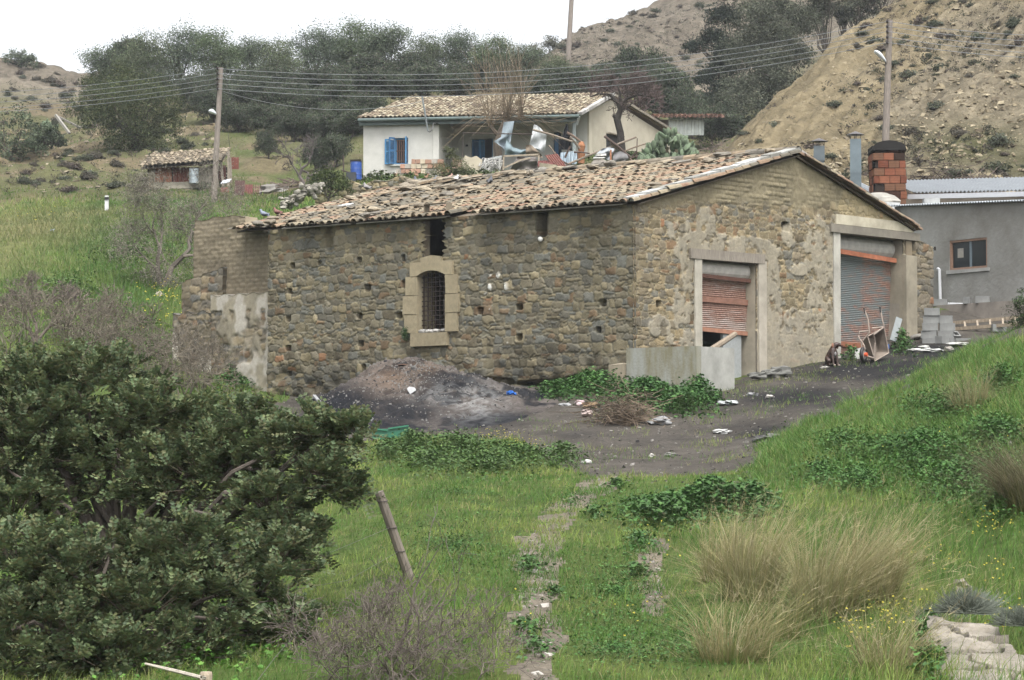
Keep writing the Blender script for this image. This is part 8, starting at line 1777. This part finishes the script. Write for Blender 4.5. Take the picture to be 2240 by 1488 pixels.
for (x0, y0, x1, y1, x2, y2, x3, y3, c, lb) in ((1192, 340, 1200, 336, 1240, 374, 1222, 380, (118, 72, 62), 'rusty red corrugated sheet lying on a slant'), (1177, 352, 1192, 350, 1190, 362, 1176, 364, (110, 58, 52), 'small dark red sheet beside the slanted one')):
    mb = MB(); o = P(x3, y3, 107.6); corr_sheet(mb, P(x0, y0, 108), P(x1, y1, 108) - P(x0, y0, 108) + [.4, 0, 0], P(x3, y3, 107.2) - P(x0, y0, 108), np.array([0, -.8, .6]), .1, .02, lin(*c, .75)); solo(mb, 'rusty_sheet', lb, 'metal sheet', M['rust'])
mb = MB(); corr_sheet(mb, P(1224, 362, 109), P(1262, 358, 109) - P(1224, 362, 109), P(1226, 334, 109.3) - P(1224, 362, 109), np.array([0, -1, 0]), .16, .03, lin(136, 152, 162, .72)); solo(mb, 'corrugated_panel', 'blue grey corrugated panel leaning at the porch post', 'metal sheet', M['metal'])
mb = MB(); a = P(1271, 358, 109.2); b_ = P(1272, 310, 109.2); mb.tube([a, a + (b_ - a) * .3, a + (b_ - a) * .5, a + (b_ - a) * .52, a + (b_ - a) * .8, b_], [.16, .17, .2, .13, .19, .1], lin(176, 118, 76, .85), 12); solo(mb, 'rusty_tank', 'orange rusty hot water tank standing by the porch post', 'tank', M['rust'])
LOGS = [((1166, 284), (1252, 310), .05, 'pole slanting down from the porch opening to the post'), ((1220, 369), (1392, 300), .055, 'long thin pole slanting up across the junk to the right'), ((1322, 298), (1380, 345), .06, 'dark plank leaning against the dead tree from the left'), ((1335, 312), (1384, 354), .07, 'thick grey plank leaning under the dead tree'), ((1350, 338), (1420, 312), .035, 'thin branch reaching right from the dead tree foot'), ((1376, 348), (1440, 328), .03, 'lowest thin branch near the prickly pear'), ((1214, 332), (1218, 380), .03, 'upright stick before the rusty red sheet'), ((1394, 303), (1392, 360), .025, 'upright iron rod left of the prickly pear'), ((1240, 290), (1270, 310), .06, 'upper board of the pile behind the porch post'), ((1246, 300), (1268, 325), .06, 'lower board of the pile behind the porch post'), ((1255, 333), (1290, 336), .04, 'level board right of the porch post'), ((1236, 345), (1248, 320), .05, 'steep board left of the porch post'), ((1345, 326), (1328, 362), .045, 'pale curved root leaning on the junk heap'), ((1200, 318), (1216, 340), .04, 'short stick at the blue door'), ((1379, 352), (1392, 332), .05, 'grey stump piece at the dead tree foot'), ((1228, 352), (1262, 372), .04, 'board lying below the corrugated panel')]
for (a, b_, r, lb) in LOGS:
    mb = MB(); Yl = 108.6 - .5 * random.random(); mb.tube([P(*a, Yl), (P(*a, Yl) + P(*b_, Yl)) / 2 + [0, 0, .03], P(*b_, Yl)], [r, r * .95, r * .8], lin(*random.choice([(120, 100, 86), (140, 122, 104), (96, 80, 72), (150, 136, 120)]), .8), 6); solo(mb, 'timber', lb, 'timber', M['wood'], 'old timbers before the cottage')
for k, (x0, y0, x1, y1, lb) in enumerate(((1298, 343, 1322, 347, 'lower white board on the junk heap'), (1304, 336, 1326, 341, 'upper white board on the junk heap'))):
    mb = MB(); pbox(mb, x0, y0, x1, y1, 107.0 + .1 * k, .5, lin(222, 220, 214, .85), .02); solo(mb, 'white_board', lb, 'board', M['plain'], 'white boards on the junk heap')
mb = MB(); pbox(mb, 1334, 328, 1338, 360, 107.0, .12, lin(176, 120, 86, .8), .01); solo(mb, 'orange_batten', 'upright orange brown batten in the junk heap', 'batten', M['wood'])
mb = MB(); c0 = P(1180, 368, 100.5); mb.obox(c0, P(1216, 373, 100.3) - c0, np.array([.1, .6, .05]), Z3 * .25, lin(160, 152, 128, .75), .02); solo(mb, 'concrete_beam', 'lichened concrete beam lying on the terrace wall', 'beam', M['concrete'])
mb = MB(); mb.blob(P(1188, 377, 100.2), (.35, .3, .22), lin(140, 136, 126, .75), 3, .25); solo(mb, 'wall_stone', 'large grey stone below the concrete beam', 'stone', M['stone'])
# prickly pears
def opuntia(label, px0, px1, py0, py1, Y, n, seed, group=None):
    rng = np.random.RandomState(seed); b = P((px0 + px1) / 2, py1, Y); t_ = thing('prickly_pear', label, 'cactus', b, group); mb = MB(); m = 12; an = np.arange(m) * math.tau / m
    stems = MB()
    for k in range(n):
        f = rng.uniform(-1, 1); top = py0 + (py1 - py0) * .75 * abs(f) ** 1.6; y = rng.uniform(top, py1 - 6); x = (px0 + px1) / 2 + f * (px1 - px0) / 2 * (.85 + .15 * rng.rand()); c = P(x, y, Y + rng.uniform(-.7, .7)); s = rng.uniform(.17, .27); up = np.array([f * .5 + rng.normal(0, .35), rng.normal(0, .3), 1]); up /= np.linalg.norm(up); nr = runit(1, rng)[0] * [1, 1, .25] - [0, .5, 0]; nr -= up * np.dot(nr, up); nr /= np.linalg.norm(nr); sd = np.cross(nr, up)
        ring = np.cos(an)[:, None] * sd * s * .62 + np.sin(an)[:, None] * up * s; V = np.vstack([c + ring * .8 + nr * .03, c + ring, c + ring * .8 - nr * .03, c + nr * .05, c - nr * .05]); i = np.arange(m); j = (i + 1) % m; col = lin(116, 134, 104, .9) * rng.uniform(.75, 1.15) * np.array([1, 1 + rng.normal(0, .03), 1])
        mb.add(V, [np.concatenate([np.stack([i, j, m + j, m + i], 1), np.stack([m + i, m + j, 2 * m + j, 2 * m + i], 1)]), np.concatenate([np.stack([j, i, np.full(m, 3 * m)], 1), np.stack([2 * m + i, 2 * m + j, np.full(m, 3 * m + 1)], 1)])], col)
    mb.build('pads', M['plain'], t_, True); mb = MB()
    for k in range(5): mb.tube([b + [rng.normal(0, .3), 0, -.1], P(rng.uniform(px0 + 30, px1 - 30), (py0 + py1) / 2, Y)], [.09, .06], lin(140, 130, 104), 6)
    mb.build('trunk', M['bark'], t_)
opuntia('large prickly pear cactus beside the cottage gable', 1400, 1535, 283, 362, 104.5, 210, 5)
opuntia('small prickly pear under the left hill', 82, 122, 265, 300, 142, 60, 6)

# ================================================================ foreground fence remains and the stone wall
fpz = gp(898, 1268); ftop = P(829, 1076, fpz[1] - .15); fpst = thing('fence_post', 'leaning weathered fence post standing in the grass', 'post', fpz); mb = MB(); mb.tube([fpz - (ftop - fpz) * .15, fpz, (fpz + ftop) / 2, ftop], [.056, .056, .052, .05], lin(132, 122, 110, .8), 9); mb.build('shaft', M['wood'], fpst); mb = MB()
for f in (.9, .6, .33): 
    c = fpz + (ftop - fpz) * f; an = np.linspace(0, 6.3, 12); mb.tube([c + np.array([math.cos(a) * .06, math.sin(a) * .06, .01 * math.sin(a)]) for a in an], .005, lin(84, 76, 72), 4, False)
mb.build('wire_loops', M['rust'], fpst)
f2 = on_ground(452, 18.4); f2t = P(451, 1470, 18.4); f2p = thing('fence_post', 'sawn fence post top at the bottom picture edge', 'post', f2); mb = MB(); mb.tube([f2 - [0, 0, .2], f2t - [0, 0, .02], f2t], [.05, .05, .045], lin(176, 160, 138, .75), 9); mb.build('shaft', M['wood'], f2p)
mb = MB(); mb.tube([f2t + [0, -.03, -.04], P(440, 1482, 18.2), P(380, 1467, 18.6), P(318, 1452, 19.0)], [.012, .016, .016, .01], lin(206, 196, 178, .8), 5); solo(mb, 'pale_lath', 'pale thin lath beside the sawn fence post', 'lath', M['wood'])
def fwire(label, pts):
    mb = MB(); mb.tube(pts, .0022, lin(110, 106, 102, .8), 4, False); solo(mb, 'fence_wire', label, 'wire', M['wire'], 'old fence wires')
c = fpz + (ftop - fpz) * .6; fwire('fence wire running from the leaning post into the carob', [c, (c + P(560, 1240, 23)) / 2 - [0, 0, .08], P(560, 1240, 23)]); c = fpz + (ftop - fpz) * .33; fwire('lower slack fence wire from the leaning post', [c, P(760, 1270, 24.5), P(640, 1290, 22.6)])
fwire('twisted wire rising out of the thorn bush', [P(555, 1500, 18.2), P(600, 1440, 18.4), P(640, 1395, 18.6), P(662, 1372, 18.8)])
# dry stone wall at the lower right
w0_ = on_ground(2050, 19.2); sw = thing('dry_stone_wall', 'pale lichened stone wall end at the lower right corner', 'wall', w0_); zt = P(2050, 1350, 19.2)[2]
nu, nv = 90, 150; U = np.linspace(0, 1, nu); Vv_ = np.linspace(0, 1, nv); UU, VV2 = np.meshgrid(U, Vv_, indexing='xy')
pA_, pB_, pC_, pD_ = P(2035, 1345, 19.4), P(2185, 1385, 18.6), P(2360, 1560, 15.8), P(2040, 1560, 15.6)
Q = (pA_[None, None] * (1 - UU)[..., None] + pB_[None, None] * UU[..., None]) * (1 - VV2)[..., None] + (pD_[None, None] * (1 - UU)[..., None] + pC_[None, None] * UU[..., None]) * VV2[..., None]
Q[..., 0] += (fbm(Q[..., 1] * 2.3, Q[..., 1] * 0, 876, 4) - .5) * .34 * (1 - UU) + (fbm(Q[..., 0] * 3, Q[..., 1] * 6, 877, 3) - .5) * .1; Q[..., 2] -= .12 * (1 - sstep(0, .16, UU)) * vnoise(Q[..., 1] * 3, Q[..., 1] * 0, 878); X_, Y_ = Q[..., 0] + (fbm(Q[..., 0] * 4, Q[..., 1] * 4, 871, 3) - .5) * .18, Q[..., 1]; cellx = np.floor(X_ * 1.9 + .4 * np.floor(Y_ * 1.7)); celly = np.floor(Y_ * 1.7); fx_ = X_ * 1.9 + .4 * celly - cellx; fy_ = Y_ * 1.7 - celly
gap_ = np.minimum(sstep(0, .04, fx_) * sstep(1, .96, fx_), sstep(0, .035, fy_) * sstep(1, .965, fy_)); hcell = _hash(cellx, celly, 9)
Q[..., 2] += (gap_ - 1) * .1 + (hcell - .5) * .05 + (fbm(X_ * 5, Y_ * 5, 872, 5) - .5) * .07 + (np.abs(vnoise(X_ * 3, Y_ * 12, 875) - .5)) * .06; side = np.minimum(sstep(0, .03, UU), 1) * sstep(0, .02, VV2); 
col = lin(158, 150, 136, .9)[None, None] * (.72 + .5 * fbm(X_ * 6, Y_ * 6, 873, 4))[..., None] * (.5 + .5 * gap_)[..., None] * (.9 + .2 * hcell)[..., None]; li = sstep(.58, .66, fbm(X_ * 9, Y_ * 9, 874, 3))[..., None]; col = col * (1 - .5 * li) + lin(120, 112, 98, .72) * .5 * li
edge_i = np.zeros((nv, nu), bool); V = Q.reshape(-1, 3); skirt = V.copy(); skirt[:, 2] -= .55; i = np.arange(nv - 1)[:, None] * nu + np.arange(nu - 1)[None]; Fq = np.stack([i, i + nu, i + nu + 1, i + 1], -1).reshape(-1, 4); n = nu * nv; sk = []
a = np.arange(nv - 1) * nu; sk.append(np.stack([a, a + n, a + nu + n, a + nu], 1)); b_ = a + nu - 1; sk.append(np.stack([b_, b_ + nu, b_ + nu + n, b_ + n], 1)); t0_ = np.arange(nu - 1); sk.append(np.stack([t0_, t0_ + 1, t0_ + 1 + n, t0_ + n], 1))
mk('stonework', np.vstack([V, skirt]), np.concatenate([Fq] + sk), M['stone'], sw, np.vstack([col.reshape(-1, 3), col.reshape(-1, 3) * .8]))
# ================================================================ the damp winter air
hz = MB(); z0_, z1_ = float(GZ.min()) - 1.5, float(GZ.max()) + 6
hz.obox([-300, -30, z0_], X3 * 600, Y3 * 480, Z3 * (z1_ - z0_), np.ones(3))
def hazemat():
    m, nt, N, L = newmat('haze'); out = N.new('ShaderNodeOutputMaterial'); v = N.new('ShaderNodeVolumePrincipled'); v.inputs['Density'].default_value = .00024; v.inputs['Color'].default_value = (.86, .91, .95, 1); v.inputs['Anisotropy'].default_value = 0
    L.new(v.outputs[0], out.inputs['Volume']); return m
tag(hz.build('haze', hazemat()), kind='stuff'); print('air', z0_, z1_, GX.min(), GX.max())
